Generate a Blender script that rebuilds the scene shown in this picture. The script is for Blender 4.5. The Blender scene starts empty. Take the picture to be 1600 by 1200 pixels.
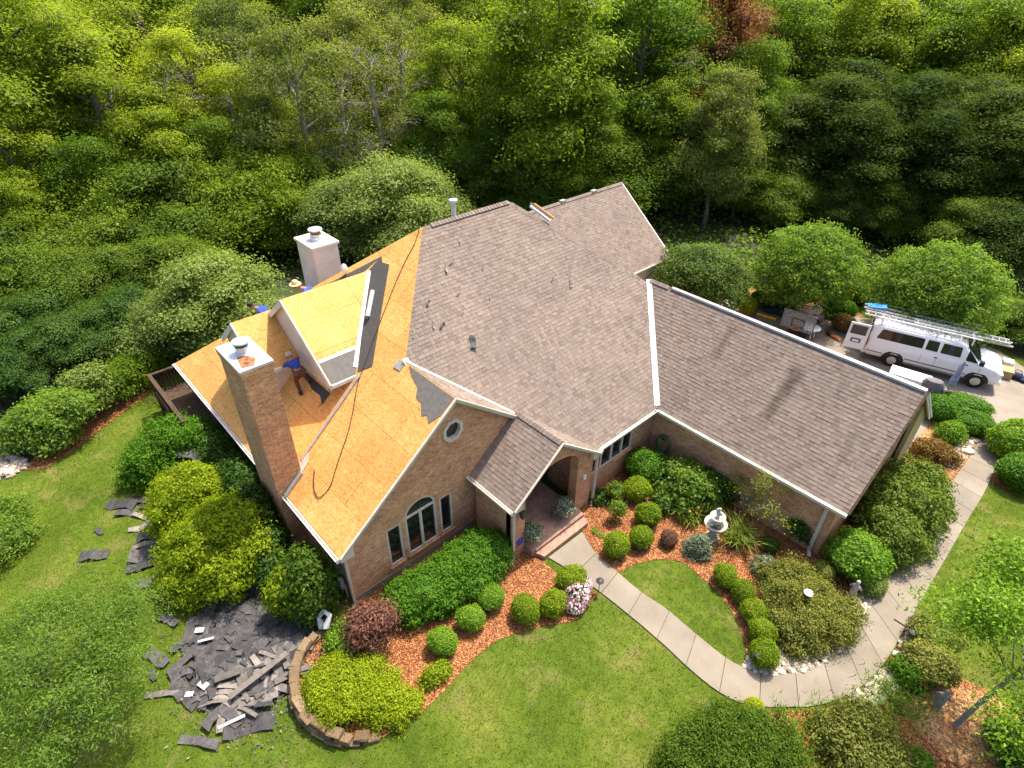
import bpy, bmesh, math, random
import numpy as np
from mathutils import Vector, Matrix
from mathutils.geometry import tessellate_polygon

# ------------------------------------------------------------------ scene, camera, sky, sun
scene = bpy.context.scene
COL = scene.collection
rad = math.radians
CAM_H = 17.0
FPX = 940.74                                   # focal length for a 1600 px wide frame
_p, _r, _y = rad(35.571), rad(0.5396), rad(42.9255)
_F = np.array([0, math.cos(_p), -math.sin(_p)]); _R0 = np.array([1., 0, 0]); _U0 = np.cross(_R0, _F)
_R = math.cos(_r) * _R0 + math.sin(_r) * _U0; _U = np.cross(_R, _F)
_u = np.array([math.sin(_y), -math.cos(_y), 0]); _v = np.array([math.cos(_y), math.sin(_y), 0])
def _uv(d): return np.array([d @ _u, d @ _v, d[2]])
CR, CU, CF = _uv(_R), _uv(_U), _uv(_F)         # camera axes in the house frame (x along garage, y to the back right)

cam_d = bpy.data.cameras.new('camera'); cam = bpy.data.objects.new('camera', cam_d); COL.objects.link(cam)
cam.matrix_world = Matrix(((CR[0], CU[0], -CF[0], 0), (CR[1], CU[1], -CF[1], 0), (CR[2], CU[2], -CF[2], CAM_H), (0, 0, 0, 1)))
cam_d.sensor_width = 36; cam_d.lens = FPX / 1600 * 36; cam_d.clip_start = 0.1; cam_d.clip_end = 3000
scene.camera = cam

SUN_EL, SUN_AZ = rad(65), rad(-7)              # azimuth measured from +Y
world = bpy.data.worlds.new('World'); scene.world = world; world.use_nodes = True
wn = world.node_tree; wn.nodes.clear()
sky = wn.nodes.new('ShaderNodeTexSky'); sky.sky_type = 'NISHITA'; sky.sun_disc = False
sky.sun_elevation = SUN_EL; sky.sun_rotation = SUN_AZ; sky.altitude = 200; sky.air_density = .6; sky.dust_density = 4.0; sky.ozone_density = .6
bg = wn.nodes.new('ShaderNodeBackground'); bg.inputs['Strength'].default_value = 0.15
wo = wn.nodes.new('ShaderNodeOutputWorld')
wn.links.new(sky.outputs[0], bg.inputs[0]); wn.links.new(bg.outputs[0], wo.inputs[0])
sl = bpy.data.lights.new('sun', 'SUN'); sl.energy = 3.2; sl.angle = rad(1.0); sl.color = (1, .915, .79)
sun = bpy.data.objects.new('sun', sl); COL.objects.link(sun)
sdir = Vector((math.sin(SUN_AZ) * math.cos(SUN_EL), math.cos(SUN_AZ) * math.cos(SUN_EL), math.sin(SUN_EL)))
sun.rotation_euler = sdir.to_track_quat('Z', 'Y').to_euler(); sun.location = (0, 0, 60)
vs = scene.view_settings
vs.view_transform = 'Standard'; vs.look = 'None'; vs.gamma = 1; vs.use_curve_mapping = False; vs.exposure = 1.30

# ------------------------------------------------------------------ survey helpers (metres, house frame)
def ray(px, py): return CF + CR * ((px - 800) / FPX) - CU * ((py - 600) / FPX)
def g(px, py, z=0.0):
    d = ray(px, py); t = (z - CAM_H) / d[2]; return Vector((d[0] * t, d[1] * t, z))
def gp(pts, z=0.0): return [g(a, b, z) for a, b in pts]
def dist(P): return (Vector(P) - Vector((0, 0, CAM_H))).length
def on_x(px, py, x):
    d = ray(px, py); t = x / d[0]; return Vector((x, d[1] * t, CAM_H + d[2] * t))

# ------------------------------------------------------------------ object helpers
ORG = {}
def tag(o, label=None, cat=None, group=None, kind=None):
    if label: o['label'] = label
    if cat: o['category'] = cat
    if group: o['group'] = group
    if kind: o['kind'] = kind
    return o
def thing(name, label, cat, loc=(0, 0, 0), group=None, local=False, rz=0.0):
    o = bpy.data.objects.new(name, None); COL.objects.link(o); o.location = loc; o.empty_display_size = .2
    o.rotation_euler = (0, 0, rz)
    ORG[o.name] = Vector((0, 0, 0)) if local else Vector(loc)
    return tag(o, label, cat, group)
def mesh_obj(name, me, parent=None):
    o = bpy.data.objects.new(name, me); COL.objects.link(o)
    if parent is not None:
        o.parent = parent; ORG[o.name] = ORG.get(parent.name, Vector((0, 0, 0)))
    return o
def copy_tree(o, parent=None):
    c = o.copy(); COL.objects.link(c)
    if parent is not None: c.parent = parent
    for ch in o.children: copy_tree(ch, c)
    return c

class MB:
    def __init__(s): s.v = []; s.f = []
    def add(s, vs, fs):
        n = len(s.v); s.v.extend([tuple(p) for p in vs]); s.f.extend([tuple(i + n for i in q) for q in fs]); return s
    def box(s, x0, x1, y0, y1, z0, z1):
        return s.add([(x0, y0, z0), (x1, y0, z0), (x1, y1, z0), (x0, y1, z0), (x0, y0, z1), (x1, y0, z1), (x1, y1, z1), (x0, y1, z1)],
                     [(0, 3, 2, 1), (4, 5, 6, 7), (0, 1, 5, 4), (1, 2, 6, 5), (2, 3, 7, 6), (3, 0, 4, 7)])
    def beam(s, a, b, w, h, up=(0, 0, 1)):
        a, b = Vector(a), Vector(b); d = (b - a).normalized(); sd = d.cross(Vector(up))
        if sd.length < 1e-4: sd = d.cross(Vector((1, 0, 0)))
        sd.normalize(); u2 = sd.cross(d).normalized(); vs = []
        for P in (a, b):
            for i, j in ((-1, -1), (1, -1), (1, 1), (-1, 1)): vs.append(P + sd * (i * w / 2) + u2 * (j * h / 2))
        return s.add(vs, [(0, 3, 2, 1), (4, 5, 6, 7), (0, 1, 5, 4), (1, 2, 6, 5), (2, 3, 7, 6), (3, 0, 4, 7)])
    def prism(s, poly, off):
        poly = [Vector(p) for p in poly]; off = Vector(off); n = len(poly)
        nrm = Vector((0, 0, 0))
        for i in range(n): nrm += poly[i].cross(poly[(i + 1) % n])
        if nrm.dot(off) < 0: poly.reverse()
        vs = poly + [p + off for p in poly]
        return s.add(vs, [tuple(range(n - 1, -1, -1)), tuple(range(n, 2 * n))] + [(i, (i + 1) % n, n + (i + 1) % n, n + i) for i in range(n)])
    def tube(s, pts, rs, seg=6, cap=True):
        pts = [Vector(p) for p in pts]
        if not hasattr(rs, '__len__'): rs = [rs] * len(pts)
        vs = []; fs = []; prev = None
        for i, p in enumerate(pts):
            d = (pts[min(i + 1, len(pts) - 1)] - pts[max(i - 1, 0)])
            d = d.normalized() if d.length > 1e-9 else Vector((0, 0, 1))
            a = prev - d * prev.dot(d) if prev is not None else d.cross(Vector((.3, .9, .2)))
            if a.length < 1e-5: a = d.cross(Vector((1, 0, 0)))
            a.normalize(); prev = a; b = d.cross(a)
            for k in range(seg):
                t = 2 * math.pi * k / seg; vs.append(p + (a * math.cos(t) + b * math.sin(t)) * rs[i])
        for i in range(len(pts) - 1):
            for k in range(seg):
                k2 = (k + 1) % seg; fs.append((i * seg + k, i * seg + k2, (i + 1) * seg + k2, (i + 1) * seg + k))
        if cap: fs.append(tuple(range(seg - 1, -1, -1))); fs.append(tuple((len(pts) - 1) * seg + k for k in range(seg)))
        return s.add(vs, fs)
    def lathe(s, c, prof, seg=20, sx=1, sy=1):
        c = Vector(c); vs = []; fs = []
        for r, z in prof:
            for k in range(seg):
                t = 2 * math.pi * k / seg; vs.append((c.x + r * math.cos(t) * sx, c.y + r * math.sin(t) * sy, c.z + z))
        for i in range(len(prof) - 1):
            for k in range(seg):
                k2 = (k + 1) % seg; fs.append((i * seg + k, i * seg + k2, (i + 1) * seg + k2, (i + 1) * seg + k))
        fs.append(tuple(range(seg - 1, -1, -1))); fs.append(tuple((len(prof) - 1) * seg + k for k in range(seg)))
        return s.add(vs, fs)
    def sphere(s, c, rx, ry=None, rz=None, nu=10, nv=7):
        ry = rx if ry is None else ry; rz = rx if rz is None else rz; c = Vector(c); vs = [(c.x, c.y, c.z - rz)]; fs = []
        for j in range(1, nv):
            ph = -math.pi / 2 + math.pi * j / nv
            for k in range(nu):
                t = 2 * math.pi * k / nu; vs.append((c.x + rx * math.cos(ph) * math.cos(t), c.y + ry * math.cos(ph) * math.sin(t), c.z + rz * math.sin(ph)))
        vs.append((c.x, c.y, c.z + rz)); top = len(vs) - 1
        for k in range(nu):
            k2 = (k + 1) % nu; fs.append((0, 1 + k2, 1 + k)); fs.append((top, 1 + (nv - 2) * nu + k, 1 + (nv - 2) * nu + k2))
            for j in range(nv - 2): a = 1 + j * nu; fs.append((a + k, a + k2, a + nu + k2, a + nu + k))
        return s.add(vs, fs)
    def flat(s, poly, z=None, th=0.0):
        poly = [Vector((p[0], p[1], p[2] if z is None else z)) for p in poly]
        for t in tessellate_polygon([poly]):
            a, b, c = [poly[i] for i in t]
            if (b - a).cross(c - a).z < 0: t = (t[0], t[2], t[1])
            s.add([poly[i] for i in t], [(0, 1, 2)])
        if th:
            n = len(poly)
            for i in range(n):
                a, b = poly[i], poly[(i + 1) % n]; dn = Vector((0, 0, -th)); s.add([a, b, b + dn, a + dn], [(0, 3, 2, 1)])
        return s
    def mesh(s, name, mat=None, org=None, smooth=False):
        me = bpy.data.meshes.new(name); vs = s.v
        if org is not None and (org.x or org.y or org.z): vs = [(p[0] - org.x, p[1] - org.y, p[2] - org.z) for p in vs]
        me.from_pydata(vs, [], s.f); me.update()
        if mat: me.materials.append(mat)
        if smooth:
            me.polygons.foreach_set('use_smooth', [True] * len(me.polygons)); me.set_sharp_from_angle(angle=rad(40))
        return me
    def build(s, name, mat, parent=None, smooth=False):
        org = ORG.get(parent.name) if parent is not None else None
        return mesh_obj(name, s.mesh(name, mat, org, smooth), parent)
    def top(s, name, mat, label=None, cat=None, group=None, kind=None, smooth=False):
        # a top-level thing of one mesh, origin at its base
        v = np.array(s.v); o0 = Vector((float(v[:, 0].mean()), float(v[:, 1].mean()), float(v[:, 2].min())))
        o = mesh_obj(name, s.mesh(name, mat, o0, smooth)); o.location = o0
        return tag(o, label, cat, group, kind)

# ------------------------------------------------------------------ materials
MATS = {}
def new_mat(name):
    m = bpy.data.materials.new(name); m.use_nodes = True; nt = m.node_tree
    b = nt.nodes['Principled BSDF']; MATS[name] = m
    return m, nt, b
def N(nt, t, **kw):
    n = nt.nodes.new(t)
    for k, v in kw.items():
        if k in n.inputs: n.inputs[k].default_value = v
        else: setattr(n, k, v)
    return n
def ramp(nt, fac, stops):
    r = nt.nodes.new('ShaderNodeValToRGB'); e = r.color_ramp.elements
    while len(e) < len(stops): e.new(.5)
    for i, (p, c) in enumerate(stops): e[i].position = p; e[i].color = (*c, 1) if len(c) == 3 else c
    nt.links.new(fac, r.inputs[0]); return r
def mixc(nt, fac, a, b, blend='MIX'):
    m = nt.nodes.new('ShaderNodeMix'); m.data_type = 'RGBA'; m.blend_type = blend
    for sock, val in ((m.inputs[0], fac), (m.inputs[6], a), (m.inputs[7], b)):
        if isinstance(val, (int, float)): sock.default_value = val
        elif isinstance(val, tuple): sock.default_value = (*val, 1) if len(val) == 3 else val
        else: nt.links.new(val, sock)
    return m.outputs[2]
def coords(nt, which='Object', scale=(1, 1, 1), rot=(0, 0, 0)):
    tc = nt.nodes.new('ShaderNodeTexCoord'); mp = nt.nodes.new('ShaderNodeMapping')
    mp.inputs['Scale'].default_value = scale; mp.inputs['Rotation'].default_value = rot
    nt.links.new(tc.outputs[which], mp.inputs[0]); return mp.outputs[0]
def wcoords(nt, scale=(1, 1, 1), rot=(0, 0, 0)):
    tc = nt.nodes.new('ShaderNodeNewGeometry'); mp = nt.nodes.new('ShaderNodeMapping')
    mp.inputs['Scale'].default_value = scale; mp.inputs['Rotation'].default_value = rot
    nt.links.new(tc.outputs['Position'], mp.inputs[0]); return mp.outputs[0]
def noise(nt, vec, scale, detail=4, rough=.6):
    n = N(nt, 'ShaderNodeTexNoise', Scale=scale, Detail=detail, Roughness=rough); nt.links.new(vec, n.inputs['Vector']); return n
def bump(nt, b, h, strength=.4, distance=.02):
    bp = N(nt, 'ShaderNodeBump', Strength=strength, Distance=distance); nt.links.new(h, bp.inputs['Height']); nt.links.new(bp.outputs[0], b.inputs['Normal'])
def simple(name, col, rough=.6, metal=0, spec=.3, var=.12, scale=6, bmp=0):
    m, nt, b = new_mat(name); b.inputs['Roughness'].default_value = rough; b.inputs['Metallic'].default_value = metal
    b.inputs['Specular IOR Level'].default_value = spec
    n = noise(nt, wcoords(nt), scale, 5)
    lo = tuple(c * (1 - var * 1.6) for c in col); hi = tuple(min(1, c * (1 + var)) for c in col)
    r = ramp(nt, n.outputs[0], [(.3, lo), (.7, hi)]); nt.links.new(r.outputs[0], b.inputs['Base Color'])
    if bmp: bump(nt, b, n.outputs[0], bmp, .02)
    return m
def leaf_mat(name, lo, hi, trans=.35, rough=.5, objvar=.25, spec=.15, dry=False):
    lo = (lo[0] * 1.8, lo[1] * 1.65, lo[2] * 1.25); hi = (hi[0] * 1.85, hi[1] * 1.65, hi[2] * 1.3); trans = min(.55, trans * 1.25)
    m, nt, b = new_mat(name); b.inputs['Roughness'].default_value = rough; b.inputs['Specular IOR Level'].default_value = spec
    at = N(nt, 'ShaderNodeAttribute', attribute_name='tint'); oi = nt.nodes.new('ShaderNodeObjectInfo')
    mid = tuple((a + c) / 2 for a, c in zip(lo, hi))
    r = ramp(nt, at.outputs['Fac'], [(0, lo), (.5, mid), (1, hi)])
    ma = N(nt, 'ShaderNodeMath', operation='MULTIPLY_ADD'); nt.links.new(oi.outputs['Random'], ma.inputs[0]); ma.inputs[1].default_value = objvar * 2; ma.inputs[2].default_value = 1 - objvar
    hs = N(nt, 'ShaderNodeHueSaturation'); nt.links.new(r.outputs[0], hs.inputs['Color']); nt.links.new(ma.outputs[0], hs.inputs['Value'])
    mh = N(nt, 'ShaderNodeMath', operation='MULTIPLY_ADD'); nt.links.new(oi.outputs['Random'], mh.inputs[0]); mh.inputs[1].default_value = -.03 * min(1, objvar * 5); mh.inputs[2].default_value = .5 + .015 * min(1, objvar * 5)
    nt.links.new(mh.outputs[0], hs.inputs['Hue']); colo = hs.outputs[0]
    if dry:
        w = wcoords(nt); n4 = noise(nt, w, .9, 5); f4 = ramp(nt, n4.outputs[0], [(.54, (0, 0, 0)), (.76, (.7, .7, .7))]); colo = mixc(nt, f4.outputs[0], colo, (.27, .215, .085)); n5 = noise(nt, w, .16, 4); f5 = ramp(nt, n5.outputs[0], [(.35, (.82, .92, .8)), (.65, (1.28, 1.08, 1.1))]); colo = mixc(nt, 1, colo, f5.outputs[0], 'MULTIPLY')
    nt.links.new(colo, b.inputs['Base Color'])
    tr = nt.nodes.new('ShaderNodeBsdfTranslucent')
    tcol = mixc(nt, 1.0, colo, (1.25, 1.3, .6), 'MULTIPLY'); nt.links.new(tcol, tr.inputs[0])
    mx = N(nt, 'ShaderNodeMixShader'); mx.inputs[0].default_value = trans
    nt.links.new(b.outputs[0], mx.inputs[1]); nt.links.new(tr.outputs[0], mx.inputs[2])
    nt.links.new(mx.outputs[0], nt.nodes['Material Output'].inputs[0]); return m

def make_materials():
    # brick
    m, nt, b = new_mat('brick'); gm = nt.nodes.new('ShaderNodeNewGeometry'); sp = nt.nodes.new('ShaderNodeSeparateXYZ'); nt.links.new(gm.outputs['Position'], sp.inputs[0])
    ad = N(nt, 'ShaderNodeMath', operation='ADD'); nt.links.new(sp.outputs[0], ad.inputs[0]); nt.links.new(sp.outputs[1], ad.inputs[1])
    cb = nt.nodes.new('ShaderNodeCombineXYZ'); nt.links.new(ad.outputs[0], cb.inputs[0]); nt.links.new(sp.outputs[2], cb.inputs[1])
    bt = N(nt, 'ShaderNodeTexBrick', Scale=1.0, **{'Mortar Size': .009, 'Mortar Smooth': .1, 'Bias': 0.0, 'Brick Width': .215, 'Row Height': .075})
    bt.inputs['Color1'].default_value = (.47, .205, .098, 1); bt.inputs['Color2'].default_value = (.69, .365, .195, 1); bt.inputs['Mortar'].default_value = (.56, .42, .29, 1)
    nt.links.new(cb.outputs[0], bt.inputs['Vector'])
    n1 = noise(nt, wcoords(nt), 1.3, 5); r1 = ramp(nt, n1.outputs[0], [(.3, (.80, .78, .76)), (.7, (1.1, 1.08, 1.04))])
    n2 = noise(nt, wcoords(nt), 11, 4, .8); r2 = ramp(nt, n2.outputs[0], [(.3, (.62, .60, .58)), (.7, (1.25, 1.24, 1.22))])
    c = mixc(nt, 1, bt.outputs[0], r1.outputs[0], 'MULTIPLY'); c = mixc(nt, 1, c, r2.outputs[0], 'MULTIPLY')
    nt.links.new(c, b.inputs['Base Color']); b.inputs['Roughness'].default_value = .9; b.inputs['Specular IOR Level'].default_value = .15
    iv = N(nt, 'ShaderNodeMath', operation='SUBTRACT'); iv.inputs[0].default_value = 1; nt.links.new(bt.outputs['Fac'], iv.inputs[1]); bump(nt, b, iv.outputs[0], .6, .008)
    # porch pavers
    m, nt, b = new_mat('paver'); bt = N(nt, 'ShaderNodeTexBrick', Scale=1.0, **{'Mortar Size': .008, 'Brick Width': .2, 'Row Height': .1})
    bt.inputs['Color1'].default_value = (.30, .165, .115, 1); bt.inputs['Color2'].default_value = (.40, .24, .165, 1); bt.inputs['Mortar'].default_value = (.27, .2, .16, 1)
    nt.links.new(wcoords(nt, rot=(0, 0, rad(45))), bt.inputs['Vector']); n1 = noise(nt, wcoords(nt), 2, 5)
    c = mixc(nt, .5, bt.outputs[0], n1.outputs[0], 'OVERLAY'); nt.links.new(c, b.inputs['Base Color']); b.inputs['Roughness'].default_value = .85
    # OSB sheathing
    m, nt, b = new_mat('osb'); vec = wcoords(nt, (1, 1, 1))
    v1 = N(nt, 'ShaderNodeTexVoronoi', Scale=13, Randomness=1); vm = coords(nt, 'Object', (1.0, 2.6, 2.6)); nt.links.new(vm, v1.inputs['Vector'])
    v2 = N(nt, 'ShaderNodeTexVoronoi', Scale=34, Randomness=1); nt.links.new(coords(nt, 'Object', (2.4, 1, 1), (0, 0, .7)), v2.inputs['Vector'])
    sep = nt.nodes.new('ShaderNodeSeparateColor'); nt.links.new(v1.outputs['Color'], sep.inputs[0]); sep2 = nt.nodes.new('ShaderNodeSeparateColor'); nt.links.new(v2.outputs['Color'], sep2.inputs[0])
    n3 = noise(nt, vec, .9, 6); av = N(nt, 'ShaderNodeMath', operation='MULTIPLY_ADD'); nt.links.new(sep.outputs[0], av.inputs[0]); av.inputs[1].default_value = .45
    ml = N(nt, 'ShaderNodeMath', operation='MULTIPLY_ADD'); nt.links.new(sep2.outputs[0], ml.inputs[0]); ml.inputs[1].default_value = .35; mn = N(nt, 'ShaderNodeMath', operation='MULTIPLY_ADD'); nt.links.new(n3.outputs[0], mn.inputs[0]); mn.inputs[1].default_value = .55; mn.inputs[2].default_value = -.17
    nt.links.new(mn.outputs[0], ml.inputs[2]); nt.links.new(ml.outputs[0], av.inputs[2])
    r = ramp(nt, av.outputs[0], [(.05, (.38, .160, .036)), (.35, (.57, .280, .073)), (.65, (.68, .370, .115)), (.95, (.78, .50, .21))])
    oi = nt.nodes.new('ShaderNodeObjectInfo'); ro = ramp(nt, oi.outputs['Random'], [(0, (.90, .88, .85)), (1, (1.06, 1.05, 1.04))])
    n5 = noise(nt, wcoords(nt, (.5, 2.2, 2.2)), .8, 4); r5 = ramp(nt, n5.outputs[0], [(.55, (1, 1, 1)), (.75, (1.12, 1.14, 1.2))])
    c = mixc(nt, 1, r.outputs[0], ro.outputs[0], 'MULTIPLY'); c = mixc(nt, 1, c, r5.outputs[0], 'MULTIPLY'); nt.links.new(c, b.inputs['Base Color']); b.inputs['Roughness'].default_value = .75; b.inputs['Specular IOR Level'].default_value = .2
    bump(nt, b, av.outputs[0], .25, .01)
    # shingle
    m, nt, b = new_mat('shingle'); gm = nt.nodes.new('ShaderNodeNewGeometry'); oi = nt.nodes.new('ShaderNodeObjectInfo')
    ad = N(nt, 'ShaderNodeMath', operation='ADD'); nt.links.new(gm.outputs['Random Per Island'], ad.inputs[0]); nt.links.new(oi.outputs['Random'], ad.inputs[1])
    fr = N(nt, 'ShaderNodeMath', operation='FRACT'); nt.links.new(ad.outputs[0], fr.inputs[0])
    r = ramp(nt, fr.outputs[0], [(0, (.172, .135, .112)), (.2, (.206, .164, .137)), (.65, (.227, .183, .154)), (1, (.250, .205, .174))])
    n1 = noise(nt, wcoords(nt), 90, 3, .8); r1 = ramp(nt, n1.outputs[0], [(.3, (.66, .66, .66)), (.7, (1.3, 1.28, 1.25))])
    n2 = noise(nt, wcoords(nt), .5, 5); r2 = ramp(nt, n2.outputs[0], [(.3, (.86, .87, .88)), (.7, (1.08, 1.06, 1.04))])
    c = mixc(nt, 1, r.outputs[0], r1.outputs[0], 'MULTIPLY'); c = mixc(nt, 1, c, r2.outputs[0], 'MULTIPLY')
    # soot-dark algae streaks that run down the garage slope (their own shape, along the fall line)
    sp = nt.nodes.new('ShaderNodeSeparateXYZ'); nt.links.new(gm.outputs['Position'], sp.inputs[0]); prev = c
    for x0, w, y0, y1, dark in ((-6.15, .34, 17.6, 20.1, .52), (-9.1, .3, 18.6, 20.5, .66), (-3.4, .28, 17.5, 19.2, .85)):
        nz = noise(nt, wcoords(nt), 1.1, 4); wob = N(nt, 'ShaderNodeMath', operation='MULTIPLY_ADD'); nt.links.new(nz.outputs[0], wob.inputs[0]); wob.inputs[1].default_value = .5; nt.links.new(sp.outputs[0], wob.inputs[2])
        df = N(nt, 'ShaderNodeMath', operation='SUBTRACT'); nt.links.new(wob.outputs[0], df.inputs[0]); df.inputs[1].default_value = x0 + .25
        ab = N(nt, 'ShaderNodeMath', operation='ABSOLUTE'); nt.links.new(df.outputs[0], ab.inputs[0])
        m1 = N(nt, 'ShaderNodeMapRange', interpolation_type='SMOOTHSTEP', **{'From Min': w, 'From Max': w * .15, 'To Min': 0., 'To Max': 1.}); nt.links.new(ab.outputs[0], m1.inputs[0])
        m2 = N(nt, 'ShaderNodeMapRange', interpolation_type='SMOOTHSTEP', **{'From Min': y0, 'From Max': y0 + .9}); nt.links.new(sp.outputs[1], m2.inputs[0])
        m3 = N(nt, 'ShaderNodeMapRange', interpolation_type='SMOOTHSTEP', **{'From Min': y1, 'From Max': y1 - .5}); nt.links.new(sp.outputs[1], m3.inputs[0])
        a = N(nt, 'ShaderNodeMath', operation='MULTIPLY'); nt.links.new(m1.outputs[0], a.inputs[0]); nt.links.new(m2.outputs[0], a.inputs[1])
        a2 = N(nt, 'ShaderNodeMath', operation='MULTIPLY'); nt.links.new(a.outputs[0], a2.inputs[0]); nt.links.new(m3.outputs[0], a2.inputs[1])
        prev = mixc(nt, a2.outputs[0], prev, mixc(nt, 1, prev, (dark, dark, dark), 'MULTIPLY'))
    nt.links.new(prev, b.inputs['Base Color']); b.inputs['Roughness'].default_value = .92; b.inputs['Specular IOR Level'].default_value = .12
    bump(nt, b, n1.outputs[0], .35, .01)
    # torn roofing (dark felt side / granule side)
    for nm, a, c2 in (('torn_dark', (.024, .023, .026), (.070, .066, .068)), ('torn_grey', (.090, .080, .070), (.175, .157, .136)), ('felt', (.070, .067, .061), (.105, .100, .092))):
        m, nt, b = new_mat(nm); n1 = noise(nt, wcoords(nt), 7, 6); oi = nt.nodes.new('ShaderNodeObjectInfo'); r = ramp(nt, n1.outputs[0], [(.3, a), (.72, c2)])
        ro = ramp(nt, oi.outputs['Random'], [(0, (.6, .6, .62)), (1, (1.7, 1.65, 1.6))]); c = mixc(nt, 1, r.outputs[0], ro.outputs[0], 'MULTIPLY')
        nt.links.new(c, b.inputs['Base Color']); b.inputs['Roughness'].default_value = .8; bump(nt, b, n1.outputs[0], .5, .02)
    # lawn (base sheet)
    m, nt, b = new_mat('lawn'); w = wcoords(nt)
    n1 = noise(nt, w, .35, 5); n2 = noise(nt, w, 3.5, 5, .7); n3 = noise(nt, w, 45, 4, .8)
    r1 = ramp(nt, n1.outputs[0], [(.3, (.066, .115, .012)), (.5, (.108, .165, .019)), (.68, (.180, .210, .038))])
    r2 = ramp(nt, n2.outputs[0], [(.25, (.55, .62, .5)), (.75, (1.3, 1.25, 1.25))]); r3 = ramp(nt, n3.outputs[0], [(.2, (.4, .45, .35)), (.8, (1.5, 1.45, 1.4))])
    c = mixc(nt, 1, r1.outputs[0], r2.outputs[0], 'MULTIPLY'); c = mixc(nt, 1, c, r3.outputs[0], 'MULTIPLY')
    n4 = noise(nt, w, .9, 5); f4 = ramp(nt, n4.outputs[0], [(.54, (0, 0, 0)), (.76, (.7, .7, .7))]); c = mixc(nt, f4.outputs[0], c, (.27, .215, .085))
    nt.links.new(c, b.inputs['Base Color']); b.inputs['Roughness'].default_value = .9; b.inputs['Specular IOR Level'].default_value = .1; bump(nt, b, n3.outputs[0], .9, .05)
    # forest floor
    m, nt, b = new_mat('litter'); w = wcoords(nt); n1 = noise(nt, w, .3, 6); n2 = noise(nt, w, 9, 6, .8)
    r1 = ramp(nt, n1.outputs[0], [(.4, (.060, .042, .026)), (.52, (.045, .055, .018)), (.7, (.035, .075, .014))]); r2 = ramp(nt, n2.outputs[0], [(.25, (.35, .35, .35)), (.75, (1.5, 1.5, 1.5))])
    nt.links.new(mixc(nt, 1, r1.outputs[0], r2.outputs[0], 'MULTIPLY'), b.inputs['Base Color']); b.inputs['Roughness'].default_value = .95; bump(nt, b, n2.outputs[0], 1, .1)
    # mulch
    m, nt, b = new_mat('mulch'); w = wcoords(nt); n1 = noise(nt, w, 1.0, 5); v1 = N(nt, 'ShaderNodeTexVoronoi', Scale=26); nt.links.new(wcoords(nt, (1, 1, 1)), v1.inputs['Vector'])
    sp = nt.nodes.new('ShaderNodeSeparateColor'); nt.links.new(v1.outputs['Color'], sp.inputs[0])
    r = ramp(nt, sp.outputs[0], [(0, (.11, .032, .010)), (.5, (.29, .100, .030)), (.85, (.43, .18, .062)), (1, (.55, .30, .14))]); r1 = ramp(nt, n1.outputs[0], [(.3, (.75, .68, .6)), (.7, (1.15, 1.2, 1.25))])
    nt.links.new(mixc(nt, 1, r.outputs[0], r1.outputs[0], 'MULTIPLY'), b.inputs['Base Color']); b.inputs['Roughness'].default_value = .9; bump(nt, b, v1.outputs['Distance'], 1, .05)
    m, nt, b = new_mat('mulch_chip'); gm = nt.nodes.new('ShaderNodeNewGeometry'); r = ramp(nt, gm.outputs['Random Per Island'], [(0, (.14, .038, .010)), (.35, (.36, .115, .028)), (.75, (.54, .22, .062)), (1, (.70, .41, .18))])
    n1 = noise(nt, wcoords(nt), .8, 5); r1 = ramp(nt, n1.outputs[0], [(.3, (.78, .66, .55)), (.7, (1.12, 1.2, 1.3))])
    nt.links.new(mixc(nt, 1, r.outputs[0], r1.outputs[0], 'MULTIPLY'), b.inputs['Base Color']); b.inputs['Roughness'].default_value = .85
    m, nt, b = new_mat('mulch_pale'); w = wcoords(nt); n1 = noise(nt, w, 1.4, 5); v1 = N(nt, 'ShaderNodeTexVoronoi', Scale=30); nt.links.new(w, v1.inputs['Vector']); sp = nt.nodes.new('ShaderNodeSeparateColor'); nt.links.new(v1.outputs['Color'], sp.inputs[0])
    r = ramp(nt, sp.outputs[0], [(0, (.32, .15, .055)), (.5, (.52, .31, .135)), (1, (.68, .47, .25))]); r1 = ramp(nt, n1.outputs[0], [(.35, (.62, .48, .36)), (.6, (1.1, 1.1, 1.1))]); nt.links.new(mixc(nt, 1, r.outputs[0], r1.outputs[0], 'MULTIPLY'), b.inputs['Base Color']); b.inputs['Roughness'].default_value = .9; bump(nt, b, v1.outputs['Distance'], 1, .04)
    # concrete
    for nm, a, c2 in (('concrete', (.178, .150, .113), (.258, .220, .170)), ('drive', (.175, .145, .112), (.265, .223, .178))):
        m, nt, b = new_mat(nm); w = wcoords(nt); n1 = noise(nt, w, .7, 6); n2 = noise(nt, w, 60, 3, .8); oi = nt.nodes.new('ShaderNodeObjectInfo')
        r1 = ramp(nt, n1.outputs[0], [(.3, a), (.7, c2)]); r2 = ramp(nt, n2.outputs[0], [(.25, (.78, .78, .78)), (.75, (1.15, 1.15, 1.15))]); ro = ramp(nt, oi.outputs['Random'], [(0, (.9, .9, .9)), (1, (1.08, 1.08, 1.08))])
        c = mixc(nt, 1, r1.outputs[0], r2.outputs[0], 'MULTIPLY'); c = mixc(nt, 1, c, ro.outputs[0], 'MULTIPLY')
        n3 = noise(nt, w, 2.2, 6, .7); f3 = ramp(nt, n3.outputs[0], [(.62, (0, 0, 0)), (.72, (.45, .45, .45))]); c = mixc(nt, f3.outputs[0], c, (.16, .14, .11))
        nt.links.new(c, b.inputs['Base Color']); b.inputs['Roughness'].default_value = .85; bump(nt, b, n2.outputs[0], .25, .01)
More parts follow.
